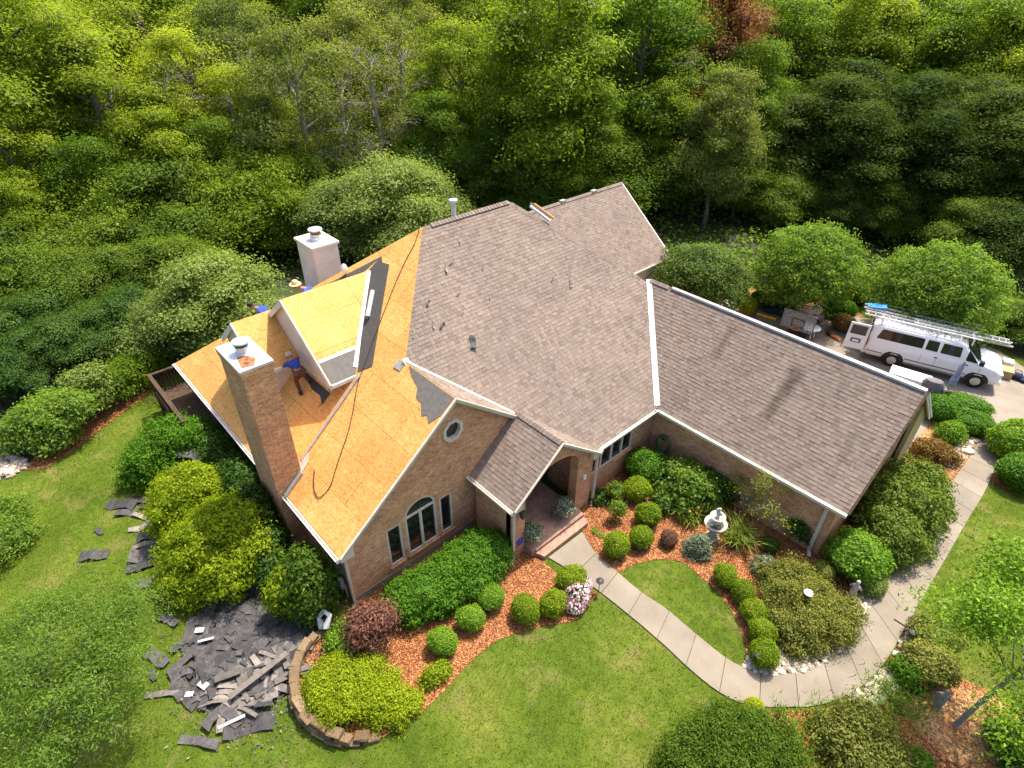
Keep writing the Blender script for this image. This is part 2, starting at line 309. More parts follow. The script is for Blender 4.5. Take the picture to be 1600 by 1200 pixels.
    # wall stones, river stones
    for nm, cols in (('wall_stone', [(0, (.115, .072, .036)), (.5, (.175, .117, .060)), (1, (.245, .175, .098))]), ('river_stone', [(0, (.22, .18, .14)), (.5, (.42, .36, .28)), (1, (.62, .57, .48))])):
        m, nt, b = new_mat(nm); gm = nt.nodes.new('ShaderNodeNewGeometry'); oi = nt.nodes.new('ShaderNodeObjectInfo')
        ad = N(nt, 'ShaderNodeMath', operation='ADD'); nt.links.new(gm.outputs['Random Per Island'], ad.inputs[0]); nt.links.new(oi.outputs['Random'], ad.inputs[1]); fr = N(nt, 'ShaderNodeMath', operation='FRACT'); nt.links.new(ad.outputs[0], fr.inputs[0])
        r = ramp(nt, fr.outputs[0], cols); n1 = noise(nt, wcoords(nt), 14, 6, .7); r1 = ramp(nt, n1.outputs[0], [(.25, (.55, .55, .55)), (.75, (1.35, 1.33, 1.3))])
        nt.links.new(mixc(nt, 1, r.outputs[0], r1.outputs[0], 'MULTIPLY'), b.inputs['Base Color']); b.inputs['Roughness'].default_value = .85; bump(nt, b, n1.outputs[0], .6, .03)
    # bark
    for nm, a, c2 in (('bark', (.060, .047, .036), (.19, .16, .13)), ('bark_pale', (.16, .14, .115), (.36, .33, .28)), ('bark_dark', (.03, .022, .017), (.085, .065, .05))):
        m, nt, b = new_mat(nm); n1 = noise(nt, coords(nt, 'Object', (6, 6, 1.2)), 2, 6, .7); r = ramp(nt, n1.outputs[0], [(.3, a), (.7, c2)]); nt.links.new(r.outputs[0], b.inputs['Base Color']); b.inputs['Roughness'].default_value = .9; bump(nt, b, n1.outputs[0], 1, .05)
    # glass
    m, nt, b = new_mat('glass'); b.inputs['Base Color'].default_value = (.012, .013, .014, 1); b.inputs['Roughness'].default_value = .06; b.inputs['Specular IOR Level'].default_value = .6
    n1 = noise(nt, wcoords(nt), .8, 2); r = ramp(nt, n1.outputs[0], [(.3, (.008, .009, .010)), (.7, (.03, .028, .026))]); nt.links.new(r.outputs[0], b.inputs['Base Color'])
    simple('white_trim', (.72, .69, .64), .5, var=.08, scale=3); simple('cream_trim', (.56, .49, .40), .55, var=.1, scale=3)
    simple('siding_white', (.70, .63, .56), .6, var=.08, scale=2); simple('siding_yellow', (.42, .36, .17), .6, var=.1, scale=2)
    simple('metal_cap', (.60, .62, .63), .4, .35, .5, .12, 4); simple('flashing', (.42, .40, .37), .45, .4, .4, .15, 5); simple('dark_metal', (.05, .05, .05), .5, .3, .4, .2, 8)
    simple('rust', (.30, .13, .055), .85, var=.5, scale=9); simple('copper_pale', (.58, .46, .38), .6, .1, .3, .15, 5)
    simple('white_paint', (.80, .80, .81), .22, 0, .5, .02, 2); simple('tyre', (.018, .018, .018), .85, var=.2, scale=20); simple('rim', (.55, .55, .56), .3, .7, .5, .1, 8)
    simple('plastic_black', (.025, .025, .027), .5, var=.2); simple('aluminium', (.66, .67, .68), .35, .6, .5, .08, 5); simple('chrome', (.7, .7, .7), .15, .9, .5, .05, 5)
    simple('red_light', (.4, .02, .02), .25, 0, .5, .1); simple('lamp_glass', (.7, .7, .68), .15, 0, .5, .05)
    simple('wood_dark', (.075, .045, .026), .8, var=.3, scale=10); simple('wood_new', (.62, .42, .2), .75, var=.2, scale=7); simple('fiberglass_yellow', (.70, .45, .03), .5, var=.1)
    simple('blue_shirt', (.035, .07, .36), .85, var=.25, scale=14); simple('work_trousers', (.12, .055, .035), .9, var=.3, scale=12); simple('skin', (.34, .17, .10), .6, var=.08); simple('straw', (.62, .48, .24), .8, var=.2, scale=25); simple('dark_cap', (.03, .03, .035), .8)
    simple('cap_pale', (.52, .46, .38), .8); simple('boot', (.035, .025, .02), .8); simple('hair', (.015, .012, .01), .7)
    simple('stone_statue', (.52, .49, .44), .85, var=.3, scale=14, bmp=.4); simple('statue_dark', (.28, .27, .23), .8, var=.35, scale=14, bmp=.4); simple('terracotta', (.30, .16, .10), .8, var=.2)
    simple('green_plastic', (.01, .22, .06), .4, var=.1); simple('blue_tarp', (.04, .25, .60), .5, var=.2); simple('cardboard', (.45, .29, .15), .85, var=.12); simple('orange_plastic', (.65, .17, .02), .45, var=.2)
    simple('pink_cloth', (.50, .30, .42), .8, var=.25, scale=10); simple('umbrella_cloth', (.25, .28, .40), .85, var=.2, scale=6); simple('navy_cloth', (.02, .03, .07), .8, var=.3); simple('white_plastic', (.78, .78, .77), .45, var=.06)
    simple('grey_cloth', (.16, .15, .16), .8, var=.2); simple('red_plastic', (.55, .03, .02), .45); simple('sign_blue', (.05, .08, .45), .4, var=.05); simple('water', (.10, .11, .10), .08, 0, .6, .2, 10)
    simple('plastic_bag', (.48, .52, .52), .5, var=.12, scale=12); simple('paper_white', (.42, .41, .39), .7, var=.15, scale=5); simple('hose_black', (.03, .02, .015), .6); simple('garden_hose', (.01, .16, .05), .4, var=.1)
    simple('petal_white', (.80, .76, .78), .7, var=.04); simple('petal_pink', (.62, .14, .38), .7, var=.2); simple('petal_red', (.60, .02, .015), .7, var=.2); simple('petal_orange', (.72, .25, .02), .7, var=.15)
make_materials()
M = MATS
# ------------------------------------------------------------------ polygons
def clip(poly, clipper):
    # Sutherland-Hodgman, clipper convex and counter-clockwise, 2D
    out = list(poly); n = len(clipper)
    for i in range(n):
        ax, ay = clipper[i]; bx, by = clipper[(i + 1) % n]; inp = out; out = []
        if not inp: return []
        side = lambda p: (bx - ax) * (p[1] - ay) - (by - ay) * (p[0] - ax)
        for j in range(len(inp)):
            p, q = inp[j], inp[(j + 1) % len(inp)]; sp, sq = side(p), side(q)
            if sp >= -1e-9: out.append(p)
            if (sp > 1e-9 and sq < -1e-9) or (sp < -1e-9 and sq > 1e-9):
                t = sp / (sp - sq); out.append((p[0] + (q[0] - p[0]) * t, p[1] + (q[1] - p[1]) * t))
    return out
def area2(poly): return .5 * sum(poly[i][0] * poly[(i + 1) % len(poly)][1] - poly[(i + 1) % len(poly)][0] * poly[i][1] for i in range(len(poly)))
def ccw(poly): return poly if area2(poly) > 0 else poly[::-1]
def inside(P, poly):
    # numpy points (n,2) in polygon
    x, y = P[:, 0], P[:, 1]; r = np.zeros(len(P), bool); n = len(poly)
    for i in range(n):
        x0, y0 = poly[i][0], poly[i][1]; x1, y1 = poly[(i + 1) % n][0], poly[(i + 1) % n][1]
        if y0 == y1: continue
        c = ((y0 > y) != (y1 > y)) & (x < (x1 - x0) * (y - y0) / (y1 - y0) + x0); r ^= c
    return r
def smooth_line(pts, n):
    # Catmull-Rom through pts, resampled at n+1 stations of equal length
    pts = [Vector(p) for p in pts]; out = []
    for i in range(len(pts) - 1):
        p0, p1, p2, p3 = pts[max(i - 1, 0)], pts[i], pts[i + 1], pts[min(i + 2, len(pts) - 1)]
        for k in range(8):
            t = k / 8; out.append(.5 * ((2 * p1) + (p2 - p0) * t + (2 * p0 - 5 * p1 + 4 * p2 - p3) * t * t + (3 * p1 - p0 - 3 * p2 + p3) * t ** 3))
    out.append(pts[-1]); L = [0]
    for i in range(1, len(out)): L.append(L[-1] + (out[i] - out[i - 1]).length)
    res = []; j = 0
    for k in range(n + 1):
        s = L[-1] * k / n
        while j < len(L) - 2 and L[j + 1] < s: j += 1
        t = (s - L[j]) / max(1e-9, L[j + 1] - L[j]); res.append(out[j].lerp(out[j + 1], min(1, max(0, t))))
    return res

# ------------------------------------------------------------------ ground and paving (pixel survey of the plan, all on z = 0)
def structure(o): o['kind'] = 'structure'; return o
structure(MB().add([(-900, -900, 0), (900, -900, 0), (900, 900, 0), (-900, 900, 0)], [(0, 1, 2, 3)]).build('ground', M['lawn']))
WOOD_EDGE = gp([(-260, 880), (-60, 790), (0, 752), (45, 728), (130, 655), (190, 605), (255, 560)]) + [Vector((-28.5, 7, 0)), Vector((-29, 26, 0)), Vector((-25, 33, 0)), Vector((-18, 36, 0))] + gp([(1165, 440), (1250, 455), (1330, 476), (1440, 498), (1560, 540), (1600, 562), (1760, 625)])
FOREST = WOOD_EDGE + [Vector((60, 110, 0)), Vector((200, 700, 0)), Vector((-700, 700, 0)), Vector((-700, -120, 0)), Vector((-75, -60, 0))]
structure(MB().flat(FOREST, .006).build('forest_floor', M['litter']))

OUT = [(856, 872), (892, 894), (937, 926), (986, 965), (1035, 1007), (1080, 1049), (1119, 1080), (1155, 1099), (1194, 1106), (1229, 1106), (1275, 1104), (1320, 1089), (1359, 1063), (1392, 1021), (1421, 969), (1444, 930), (1473, 881), (1512, 813), (1541, 764), (1566, 701), (1580, 656)]
INN = [(910, 832), (930, 863), (963, 893), (1002, 926), (1041, 952), (1087, 991), (1136, 1030), (1158, 1041), (1177, 1050), (1216, 1054), (1262, 1046), (1301, 1024), (1337, 992), (1359, 946), (1385, 907), (1437, 836), (1463, 795), (1482, 760), (1510, 720), (1531, 685), (1548, 648)]
NS = 26
lo_, li_ = smooth_line(gp(OUT), NS * 4), smooth_line(gp(INN), NS * 4)
walk = thing('walkway', None, None); walk['kind'] = 'structure'
for k in range(NS):
    a, b = k * 4, k * 4 + 4; seg = [lo_[i] for i in range(a, b + 1)] + [li_[i] for i in range(b, a - 1, -1)]
    c = sum(seg, Vector()) / len(seg); seg = [c + (p - c) * (1 - .012 / max(.2, (p - c).length)) for p in seg]
    MB().flat(seg, .045, .05).build('slab', M['concrete'], walk)
WALK_POLY = [p for p in lo_] + [p for p in reversed(li_)]
DRIVE = gp([(1080, 478), (1170, 470), (1250, 482), (1310, 492), (1350, 497), (1450, 512), (1560, 548), (1600, 575), (1760, 640), (1830, 760), (1600, 672), (1580, 656), (1548, 648), (1470, 640)]) + [Vector((-2.6, 24, 0)), Vector((-12, 24, 0)), Vector((-12, 27, 0))]
structure(MB().flat(DRIVE, .030, .03).build('driveway', M['drive']))

BED_EDGE = [(599, 1152), (641, 1124), (667, 1106), (699, 1074), (732, 1038), (771, 1005), (810, 989), (852, 978), (898, 970), (917, 950), (934, 930)]
WALL_LINE = [(521, 972), (500, 993), (478, 1018), (464, 1046), (460, 1075), (465, 1104), (478, 1127), (498, 1145), (527, 1158), (560, 1160), (595, 1152)]
BED_L = smooth_line(gp(BED_EDGE), 40) + gp([(915, 912), (893, 903), (872, 899), (848, 876)]) + [Vector((-10.5, 9.3, 0)), Vector((-12.2, 8.5, 0)), Vector((-12.2, 4.6, 0))] + gp([(560, 945)]) + smooth_line(gp(WALL_LINE), 30)
ARC = [(966, 896), (984, 886), (1002, 879), (1035, 874), (1067, 880), (1100, 906), (1126, 932), (1145, 958), (1160, 991), (1166, 1020), (1160, 1043)]
BED_C = gp([(903, 806), (912, 835), (932, 865), (966, 896)]) + smooth_line(gp(ARC), 36)[1:] + [p for p in li_ if p.y > g(1177, 1050).y and p.x > g(1165, 1045).x] + [Vector((-2.4, 26.2, 0)), Vector((-2.9, 19, 0)), Vector((-3.2, 17.4, 0)), Vector((-9, 17.3, 0)), Vector((-10.3, 15, 0))]
BED_R = smooth_line(gp([(1190, 1112), (1280, 1108), (1322, 1093), (1362, 1067), (1396, 1024), (1424, 976), (1448, 985), (1478, 1030), (1500, 1060), (1545, 1080), (1600, 1120), (1660, 1190), (1660, 1290)]), 50) + gp([(1050, 1290), (1060, 1180), (1110, 1130)])
BED_RR = smooth_line(gp([(1548, 750), (1566, 762), (1600, 768), (1680, 770)]), 12) + gp([(1700, 690), (1600, 655), (1582, 680)])
BED_W = smooth_line(gp([(40, 735), (75, 730), (120, 700), (170, 662), (215, 628), (268, 588)]), 24) + gp([(258, 560), (190, 602), (120, 655), (60, 705)])
BED_D = gp([(1085, 462), (1165, 452), (1240, 460), (1330, 478), (1350, 497), (1310, 492), (1250, 482), (1170, 470), (1085, 480)])
BEDS = [BED_L, BED_C, BED_R, BED_RR, BED_W, BED_D]
PALE = [smooth_line(gp([(1420, 715), (1432, 680), (1452, 655), (1480, 668), (1530, 684)]), 16) + gp([(1512, 716), (1485, 752), (1455, 745)]), smooth_line(gp([(1398, 1060), (1440, 1070), (1500, 1075), (1560, 1095), (1605, 1130), (1640, 1190), (1600, 1240), (1500, 1200), (1440, 1150), (1405, 1110)]), 30)]
for bd in PALE: structure(MB().flat(bd, .021, .01).build('mulch_bed', M['mulch_pale']))
for i, bd in enumerate(BEDS): structure(MB().flat(bd, .016 if i != 5 else .040, .016).build('mulch_bed', M['mulch']))

# ------------------------------------------------------------------ roof planes
TP = .8
class Slope:
    # z = z0 + T * distance up-slope from the eave line; t_h is the horizontal up-slope direction
    def __init__(s, eave_pt, t_h, T=TP):
        t = Vector((t_h[0], t_h[1], T)); s.c = 1 / math.sqrt(1 + T * T); s.t = t.normalized(); s.s = s.t.cross(Vector((0, 0, 1))).normalized(); s.n = s.s.cross(s.t); s.O = Vector(eave_pt)
    def ab(s, x, y):
        d = Vector((x - s.O.x, y - s.O.y, 0)); h = Vector((s.t.x, s.t.y, 0)).normalized(); return (d.dot(s.s), d.dot(h) / s.c)
    def poly(s, plan): return ccw([s.ab(*p) for p in plan])
    def P(s, a, b, h=0.0): return s.O + s.s * a + s.t * b + s.n * h
    def slab(s, mb, poly, h0, h1): return mb.prism([s.P(a, b, h0) for a, b in poly], s.n * (h1 - h0))
    def z(s, x, y): a, b = s.ab(x, y); return s.P(a, b).z
def tab(sl, mb, poly, b0, e, lift):
    # one shingle tab: proud at its lower edge, tight at its upper edge
    n = len(poly); hs = [.004 + lift * max(0, 1 - (b - b0) / e) for a, b in poly]
    vs = [sl.P(a, b, h) for (a, b), h in zip(poly, hs)] + [sl.P(a, b, -.004) for a, b in poly]
    mb.add(vs, [tuple(range(n))] + [((i + 1) % n, i, n + i, n + (i + 1) % n) for i in range(n)])
def shingle(sl, poly, parent, rng, single=None, e=.145, name='shingles'):
    # courses of laminated shingles over a convex polygon; 'single' limits how many become objects of their own
    amin, amax = min(p[0] for p in poly), max(p[0] for p in poly); bmin, bmax = min(p[1] for p in poly), max(p[1] for p in poly)
    mb = MB(); k = 0; b = bmin; done = 0
    while b < bmax:
        a = amin - rng.random() * .35
        while a < amax:
            w = rng.choice((.1, .14, .17, .2, .24)) * rng.uniform(.85, 1.15); q = clip([(a + .003, b), (a + w - .003, b), (a + w - .003, b + e), (a + .003, b + e)], poly)
            if len(q) > 2 and abs(area2(q)) > 4e-4:
                lift = rng.choice((.007, .007, .012, .015))
                if single and done < single:
                    m1 = MB(); tab(sl, m1, q, b, e, lift); m1.build('shingle', M['shingle'], parent); done += 1
                else: tab(sl, mb, q, b, e, lift)
            a += w
        b += e; k += 1
    if mb.v:
        o = mb.build(name, M['shingle'], parent); o['kind'] = 'stuff'
    return done

house = thing('house', 'brick house with hip and gable roofs, its left slopes stripped to bare boards', 'house', (-14, 12, 0))
def part(mb, name, mat, parent=house, smooth=False): return mb.build(name, M[mat], parent, smooth)

# slopes
EV = 2.55
S_main = Slope((-9.8, 0, EV), (-1, 0)); S_left = Slope((0, 4.05, EV), (0, 1)); S_fgr = Slope((0, 13.09, EV), (0, -1))
S_pl = Slope((0, 9.07, EV), (0, 1)); S_pr = Slope((0, 13.27, EV), (0, -1)); S_gar = Slope((0, 16.89, EV), (0, 1)); S_garr = Slope((0, 24.41, EV), (0, -1))
S_rear = Slope((-25.64, 0, EV), (1, 0)); S_back = Slope((0, 24.1, EV), (0, -1)); S_rw = Slope((-18.1, 0, EV), (-1, 0)); S_rwr = Slope((-26.44, 0, EV), (1, 0))
RIDGE_X, HIP_Y = -17.72, 11.97
plans = dict(main=[(-14.32, 8.57), (RIDGE_X, HIP_Y), (RIDGE_X, 16.18), (-13.405, 20.495), (-9.8, 16.89), (-9.8, 13.09)],
    left1=[(-14.32, 4.05), (-11.7, 4.05), (-11.7, 8.57), (-14.32, 8.57)], left2=[(-25.64, 4.05), (-14.32, 4.05), (-14.32, 8.57), (RIDGE_X, HIP_Y)],
    fgr=[(-14.32, 8.57), (-11.7, 8.57), (-11.7, 11.19)], pl=[(-11.86, 9.07), (-9.6, 9.07), (-9.6, 11.17), (-11.86, 11.17)], pr=[(-11.9, 11.17), (-9.6, 11.17), (-9.6, 13.27), (-9.8, 13.27)],
    gar=[(-9.8, 16.89), (-2.4, 16.89), (-2.4, 20.65), (-13.56, 20.65)], garr=[(-13.56, 20.65), (-2.4, 20.65), (-2.4, 24.41), (-9.8, 24.41)],
    rear=[(-25.64, 4.05), (RIDGE_X, HIP_Y), (RIDGE_X, 16.18), (-25.64, 24.1)], back=[(-25.64, 24.1), (RIDGE_X, 16.18), (-9.8, 24.1)],
    rw=[(-18.1, 24.1), (-18.1, 29.5), (-22.27, 29.5), (-22.27, 19.93)], rwr=[(-22.27, 19.93), (-22.27, 29.5), (-26.44, 29.5), (-26.44, 24.1)])
def deck(sl, plan, mat, name='roof_slope', th=.14): return part(sl.slab(MB(), sl.poly(plan), -th, -.006), name, mat)
rng = random.Random(5)
dk = {}
for nm, sl_, mat in (('main', S_main, 'shingle'), ('fgr', S_fgr, 'shingle'), ('pl', S_pl, 'shingle'), ('pr', S_pr, 'shingle'), ('gar', S_gar, 'shingle'), ('garr', S_garr, 'shingle'), ('rear', S_rear, 'shingle'), ('back', S_back, 'shingle'), ('rw', S_rw, 'shingle'), ('rwr', S_rwr, 'shingle')):
    dk[nm] = deck(sl_, plans[nm], mat)
dk['left1'] = part(S_left.slab(MB(), S_left.poly(plans['left1']), -.14, -.02), 'roof_slope', 'wood_dark')
dk['left2'] = part(S_left.slab(MB(), S_left.poly(plans['left2']), -.14, -.02), 'roof_slope', 'wood_dark')
dk['left1']['label'] = dk['left2']['label'] = 'stripped roof slope of bare sheathing boards'
n1 = shingle(S_pl, S_pl.poly(plans['pl']), dk['pl'], rng, 300)
for nm, sl_ in (('main', S_main), ('fgr', S_fgr), ('pr', S_pr), ('gar', S_gar), ('garr', S_garr), ('rw', S_rw)): shingle(sl_, sl_.poly(plans[nm]), dk[nm], rng)
# sheathing boards on the stripped slope
row = 0; b = -.02; bmax = 10.2
while b < bmax:
    a = -26.2 + (row % 2) * 1.22
    while a < -11.6:
        rect = [(a + .005, b + .005), (a + 2.435, b + .005), (a + 2.435, b + 1.215), (a + .005, b + 1.215)]
        for nm in ('left1', 'left2'):
            q = clip(rect, S_left.poly(plans[nm]))
            if len(q) > 2 and abs(area2(q)) > .02: part(S_left.slab(MB(), q, -.018, rng.uniform(-.001, .004)), 'sheathing_board', 'osb', dk[nm])
        a += 2.44
    b += 1.22; row += 1
# hip and ridge caps of shingle
def caps(p, q, w=.3, step=.16, mat='shingle', name='ridge_cap', parent=house):
    p, q = Vector(p), Vector(q); d = (q - p).normalized(); n = int((q - p).length / step); mb = MB(); sd = d.cross(Vector((0, 0, 1))).normalized(); up = sd.cross(d).normalized()
    for i in range(n):
        c = p + d * (i * step); e2 = p + d * ((i + 1) * step); dn = .45
        mb.add([c - sd * w / 2 - up * w / 2 * dn + up * .02, c + up * .05, c + sd * w / 2 - up * w / 2 * dn + up * .02, e2 - sd * w / 2 - up * w / 2 * dn, e2 + up * .03, e2 + sd * w / 2 - up * w / 2 * dn], [(0, 1, 4, 3), (1, 2, 5, 4), (0, 2, 1)])
    o = part(mb, name, mat, parent); o['kind'] = 'stuff'; return o
zr = S_main.z(RIDGE_X, 12)
caps((RIDGE_X, 12.3, zr + .01), (RIDGE_X, 16.18, zr + .01)); caps((-13.7, 20.2, S_main.z(-13.7, 0)), (RIDGE_X, 16.18, zr)); caps((-22.27, 29.5, 5.89), (-22.27, 20.2, 5.89)); caps((-9.62, 11.17, 4.235), (-11.8, 11.17, 4.235), .24)
caps((-13.4, 20.65, 5.56), (-12.3, 20.65, 5.56))
# ridge vent on the garage, valley flashings, hip flashing stub
zg = S_gar.z(0, 20.65)
part(MB().prism([(-12.3, 20.53, zg - .03), (-12.3, 20.56, zg + .035), (-12.3, 20.65, zg + .075), (-12.3, 20.77, zg - .04)], (9.88, 0, 0)), 'ridge_vent', 'flashing')
def strip(pts, w, mat, name, parent=house, lift=.02):
    mb = MB()
    for (a, b_), in zip(zip(pts[:-1], pts[1:])):
        a, b_ = Vector(a), Vector(b_); d = (b_ - a).normalized(); sd = d.cross(Vector((0, 0, 1))).normalized()
        mb.beam(a + Vector((0, 0, lift)), b_ + Vector((0, 0, lift)), w, .012)
    return part(mb, name, mat, parent)
def valley(p, q, n1, n2, w, mat):
    # two leaves, each lying on its own slope
    p, q = Vector(p), Vector(q); d = (q - p).normalized(); mb = MB()
    for n_ in (n1, n2):
        sd = n_.cross(d).normalized()
        mid = (n1 + n2)
        if sd.dot(mid) < 0: sd = -sd
        o_ = n_ * .026; mb.add([p + o_, q + o_, q + o_ + sd * w, p + o_ + sd * w], [(0, 1, 2, 3)])
    return part(mb, 'valley_flashing', mat)
valley((-13.5, 20.6, S_main.z(-13.5, 0)), (-9.85, 16.94, S_main.z(-9.85, 0)), S_main.n, S_gar.n, .14, 'white_trim')
valley((-14.32, 8.57, S_main.z(-14.32, 0)), (-9.9, 12.99, S_main.z(-9.9, 0)), S_main.n, S_fgr.n, .07, 'white_trim')
part(MB().prism([S_main.P(8.5, 5.62, .03), S_main.P(8.72, 5.62, .03), S_main.P(8.7, 5.9, .03), S_main.P(8.5, 5.9, .03)], S_main.n * .01), 'flashing_plate', 'flashing')
part(MB().prism([S_left.P(-14.62, 5.42, .02), S_left.P(-14.25, 5.45, .02), S_left.P(-14.28, 5.75, .02), S_left.P(-14.6, 5.75, .02)], S_left.n * .012), 'flashing_plate', 'flashing')
# long metal strip down the stripped slope, flashings round the chimney
def onL(x, y, h=.02): a, b_ = S_left.ab(x, y); return S_left.P(a, b_, h)
part(MB().beam(onL(-15.66, 7.6, .035), onL(-15.52, 4.95, .035), .10, .05, S_left.n), 'metal_flashing_strip', 'flashing')
part(MB().prism([onL(-15.19, 4.05, .012), onL(-15.02, 4.05, .012), onL(-15.05, 4.75, .012), onL(-15.19, 4.78, .012)], S_left.n * .09), 'step_flashing', 'flashing')
part(MB().prism([onL(-15.62, 4.76), onL(-15.15, 4.76), onL(-15.2, 5.05), onL(-15.45, 5.25)], S_left.n * .012), 'apron_flashing', 'copper_pale')
# leftover torn underlayment by the front gable ridge
rg = random.Random(3); tp = [onL(-14.05, 8.55, .014), onL(-11.72, 8.55, .014)]
tp += [onL(-11.74 - .0, 8.05, .014), onL(-11.95, 7.72, .014), onL(-12.2, 7.86, .014), onL(-12.35, 7.75, .014), onL(-12.7, 8.0, .014), onL(-13.0, 8.02, .014), onL(-13.2, 8.25, .014), onL(-13.7, 8.38, .014)]
def flat3(poly, off, name, mat, parent):
    mb = MB(); P = [Vector(p) for p in poly]; nrm = Vector(off).normalized()
    for t in tessellate_polygon([P]):
        a, b_, c = [P[i] for i in t]
        if (b_ - a).cross(c - a).dot(nrm) < 0: t = (t[0], t[2], t[1])
        mb.add([P[i] + Vector(off) for i in t], [(0, 1, 2)])
    n = len(P)
    for i in range(n): a, b_ = P[i], P[(i + 1) % n]; mb.add([a, b_, b_ + Vector(off), a + Vector(off)], [(0, 1, 2, 3)])
    return part(mb, name, mat, parent)
flat3(tp, S_left.n * .006, 'underlayment', 'felt', dk['left1'])
flat3([onL(-18.72, 10.05, .012), onL(-18.62, 10.66, .012), onL(-18.35, 10.5, .012), onL(-17.95, 10.55, .012), onL(-15.46, 7.98, .012), onL(-15.86, 7.62, .012)], S_left.n * .008, 'underlayment', 'felt', dk['left2'])
flat3([onL(-18.85, 10.1, .012), onL(-18.64, 10.62, .012), onL(-20.3, 9.05, .012), onL(-20.0, 8.75, .012)], S_left.n * .006, 'underlayment', 'felt', dk['left2'])

# ------------------------------------------------------------------ walls
def wall(frame, outer, holes, depth, mat='brick', name='wall', parent=house):
    # frame = (origin, e1, e2, normal): a wall panel with openings and their reveals
    O, e1, e2, n = [Vector(v) for v in frame]; mp = lambda p, d=0: O + e1 * p[0] + e2 * p[1] + n * d
    loops = [outer] + holes; flat = [p for l in loops for p in l]; tris = tessellate_polygon([[Vector((p[0], p[1], 0)) for p in l] for l in loops]); mb = MB()
    for d, sgn in ((0, 1), (-depth, -1)):
        for t in tris:
            a, b_, c = [mp(flat[i], d) for i in t]
            if (b_ - a).cross(c - a).dot(n) * sgn < 0: a, c = c, a
            mb.add([a, b_, c], [(0, 1, 2)])
    for l in loops:
        for i in range(len(l)):
            p, q = l[i], l[(i + 1) % len(l)]; mb.add([mp(p), mp(q), mp(q, -depth), mp(p, -depth)], [(0, 1, 2, 3)])
    return part(mb, name, mat, parent)
rect = lambda a0, a1, b0, b1: [(a0, b0), (a1, b0), (a1, b1), (a0, b1)]
def window(frame, a0, a1, b0, b1, mull=(), arch=0, parent=house, fw=.07, rec=.07, sill=True, trim='cream_trim'):
    O, e1, e2, n = [Vector(v) for v in frame]; mp = lambda a, b_, d=0: O + e1 * a + e2 * b_ + n * d
    def bar(mb, p0, p1, q0, q1, d0, d1): mb.prism([mp(p0, q0, d0), mp(p1, q0, d0), mp(p1, q1, d0), mp(p0, q1, d0)], n * (d1 - d0))
    w = MB().prism([mp(a0, b0, -rec - .04), mp(a1, b0, -rec - .04), mp(a1, b1 + arch, -rec - .04), mp(a0, b1 + arch, -rec - .04)], n * .02)
    if arch:
        pts = [mp(a0, b0, -rec - .04), mp(a1, b0, -rec - .04)] + [mp((a0 + a1) / 2 + (a1 - a0) / 2 * math.cos(t), b1 + arch * math.sin(t), -rec - .04) for t in [math.pi * k / 12 for k in range(13)]]
        w = MB().prism(pts, n * .02)
    win = part(w, 'window', 'glass', parent)
    mb = MB()
    bar(mb, a0, a0 + fw, b0, b1, -rec, -.012); bar(mb, a1 - fw, a1, b0, b1, -rec, -.012); bar(mb, a0 + fw, a1 - fw, b0, b0 + fw, -rec, -.012); bar(mb, a0 + fw, a1 - fw, b1 - fw, b1, -rec, -.012)
    for mx in mull: bar(mb, mx - fw * .7, mx + fw * .7, b0 + fw, b1 - fw, -rec, -.014)
    if arch:
        for k in range(12):
            t0, t1 = math.pi * k / 12, math.pi * (k + 1) / 12; c = (a0 + a1) / 2; r0, r1 = (a1 - a0) / 2, (a1 - a0) / 2 - fw
            mb.prism([mp(c + r0 * math.cos(t0), b1 + arch * math.sin(t0), -rec), mp(c + r0 * math.cos(t1), b1 + arch * math.sin(t1), -rec), mp(c + r1 * math.cos(t1), b1 + (arch - fw) * math.sin(t1), -rec), mp(c + r1 * math.cos(t0), b1 + (arch - fw) * math.sin(t0), -rec)], n * (rec - .012))
    part(mb, 'frame', trim, win)
    if sill: part(MB().prism([mp(a0 - .03, b0 - .07, -.05), mp(a1 + .03, b0 - .07, -.05), mp(a1 + .03, b0, -.05), mp(a0 - .03, b0, -.05)], n * .11), 'sill', 'brick', win)
    return win
Z = (0, 0, 1)
FX = lambda x: ((x, 0, 0), (0, 1, 0), Z, (1, 0, 0)); FY = lambda y: ((0, y, 0), (1, 0, 0), Z, (0, -1, 0))
# front gable wall, windows at survey positions
octo = [(8.50 + .34 * math.cos(t), 4.86 + .36 * math.sin(t)) for t in [math.pi / 8 + math.pi / 4 * k for k in range(8)]]
archh = [(6.42, .57), (7.62, .57), (7.62, 2.33)] + [(7.02 + .6 * math.cos(t), 2.33 + .52 * math.sin(t)) for t in [math.pi * k / 12 for k in range(1, 12)]] + [(6.42, 2.33)]
wf = wall(FX(-11.85), [(4.3, 0), (9.2, 0), (12.85, 2.2), (12.85, 2.6), (8.57, 6.02), (4.3, 2.6)], [rect(5.70, 6.26, .57, 2.31), archh, rect(7.77, 8.29, .57, 2.30), octo], .25)
window(FX(-11.85), 5.70, 6.26, .57, 2.31); window(FX(-11.85), 6.42, 7.62, .57, 2.33, (7.02,), .52); window(FX(-11.85), 7.77, 8.29, .57, 2.30)
ow = part(MB().prism([(-11.98, y, z) for y, z in octo], (.04, 0, 0)), 'window', 'glass'); mb = MB()
for k in range(8):
    (y0, z0), (y1, z1) = octo[k], octo[(k + 1) % 8]; f = lambda y, z, s: (-11.94, 8.5 + (y - 8.5) * s, 4.86 + (z - 4.86) * s)
    mb.prism([f(y0, z0, 1.22), f(y1, z1, 1.22), f(y1, z1, .86), f(y0, z0, .86)], (.135, 0, 0))
part(mb, 'frame', 'cream_trim', ow)
part(MB().box(-11.88, -11.82, 4.26, 9.15, -.02, .28), 'foundation', 'concrete')
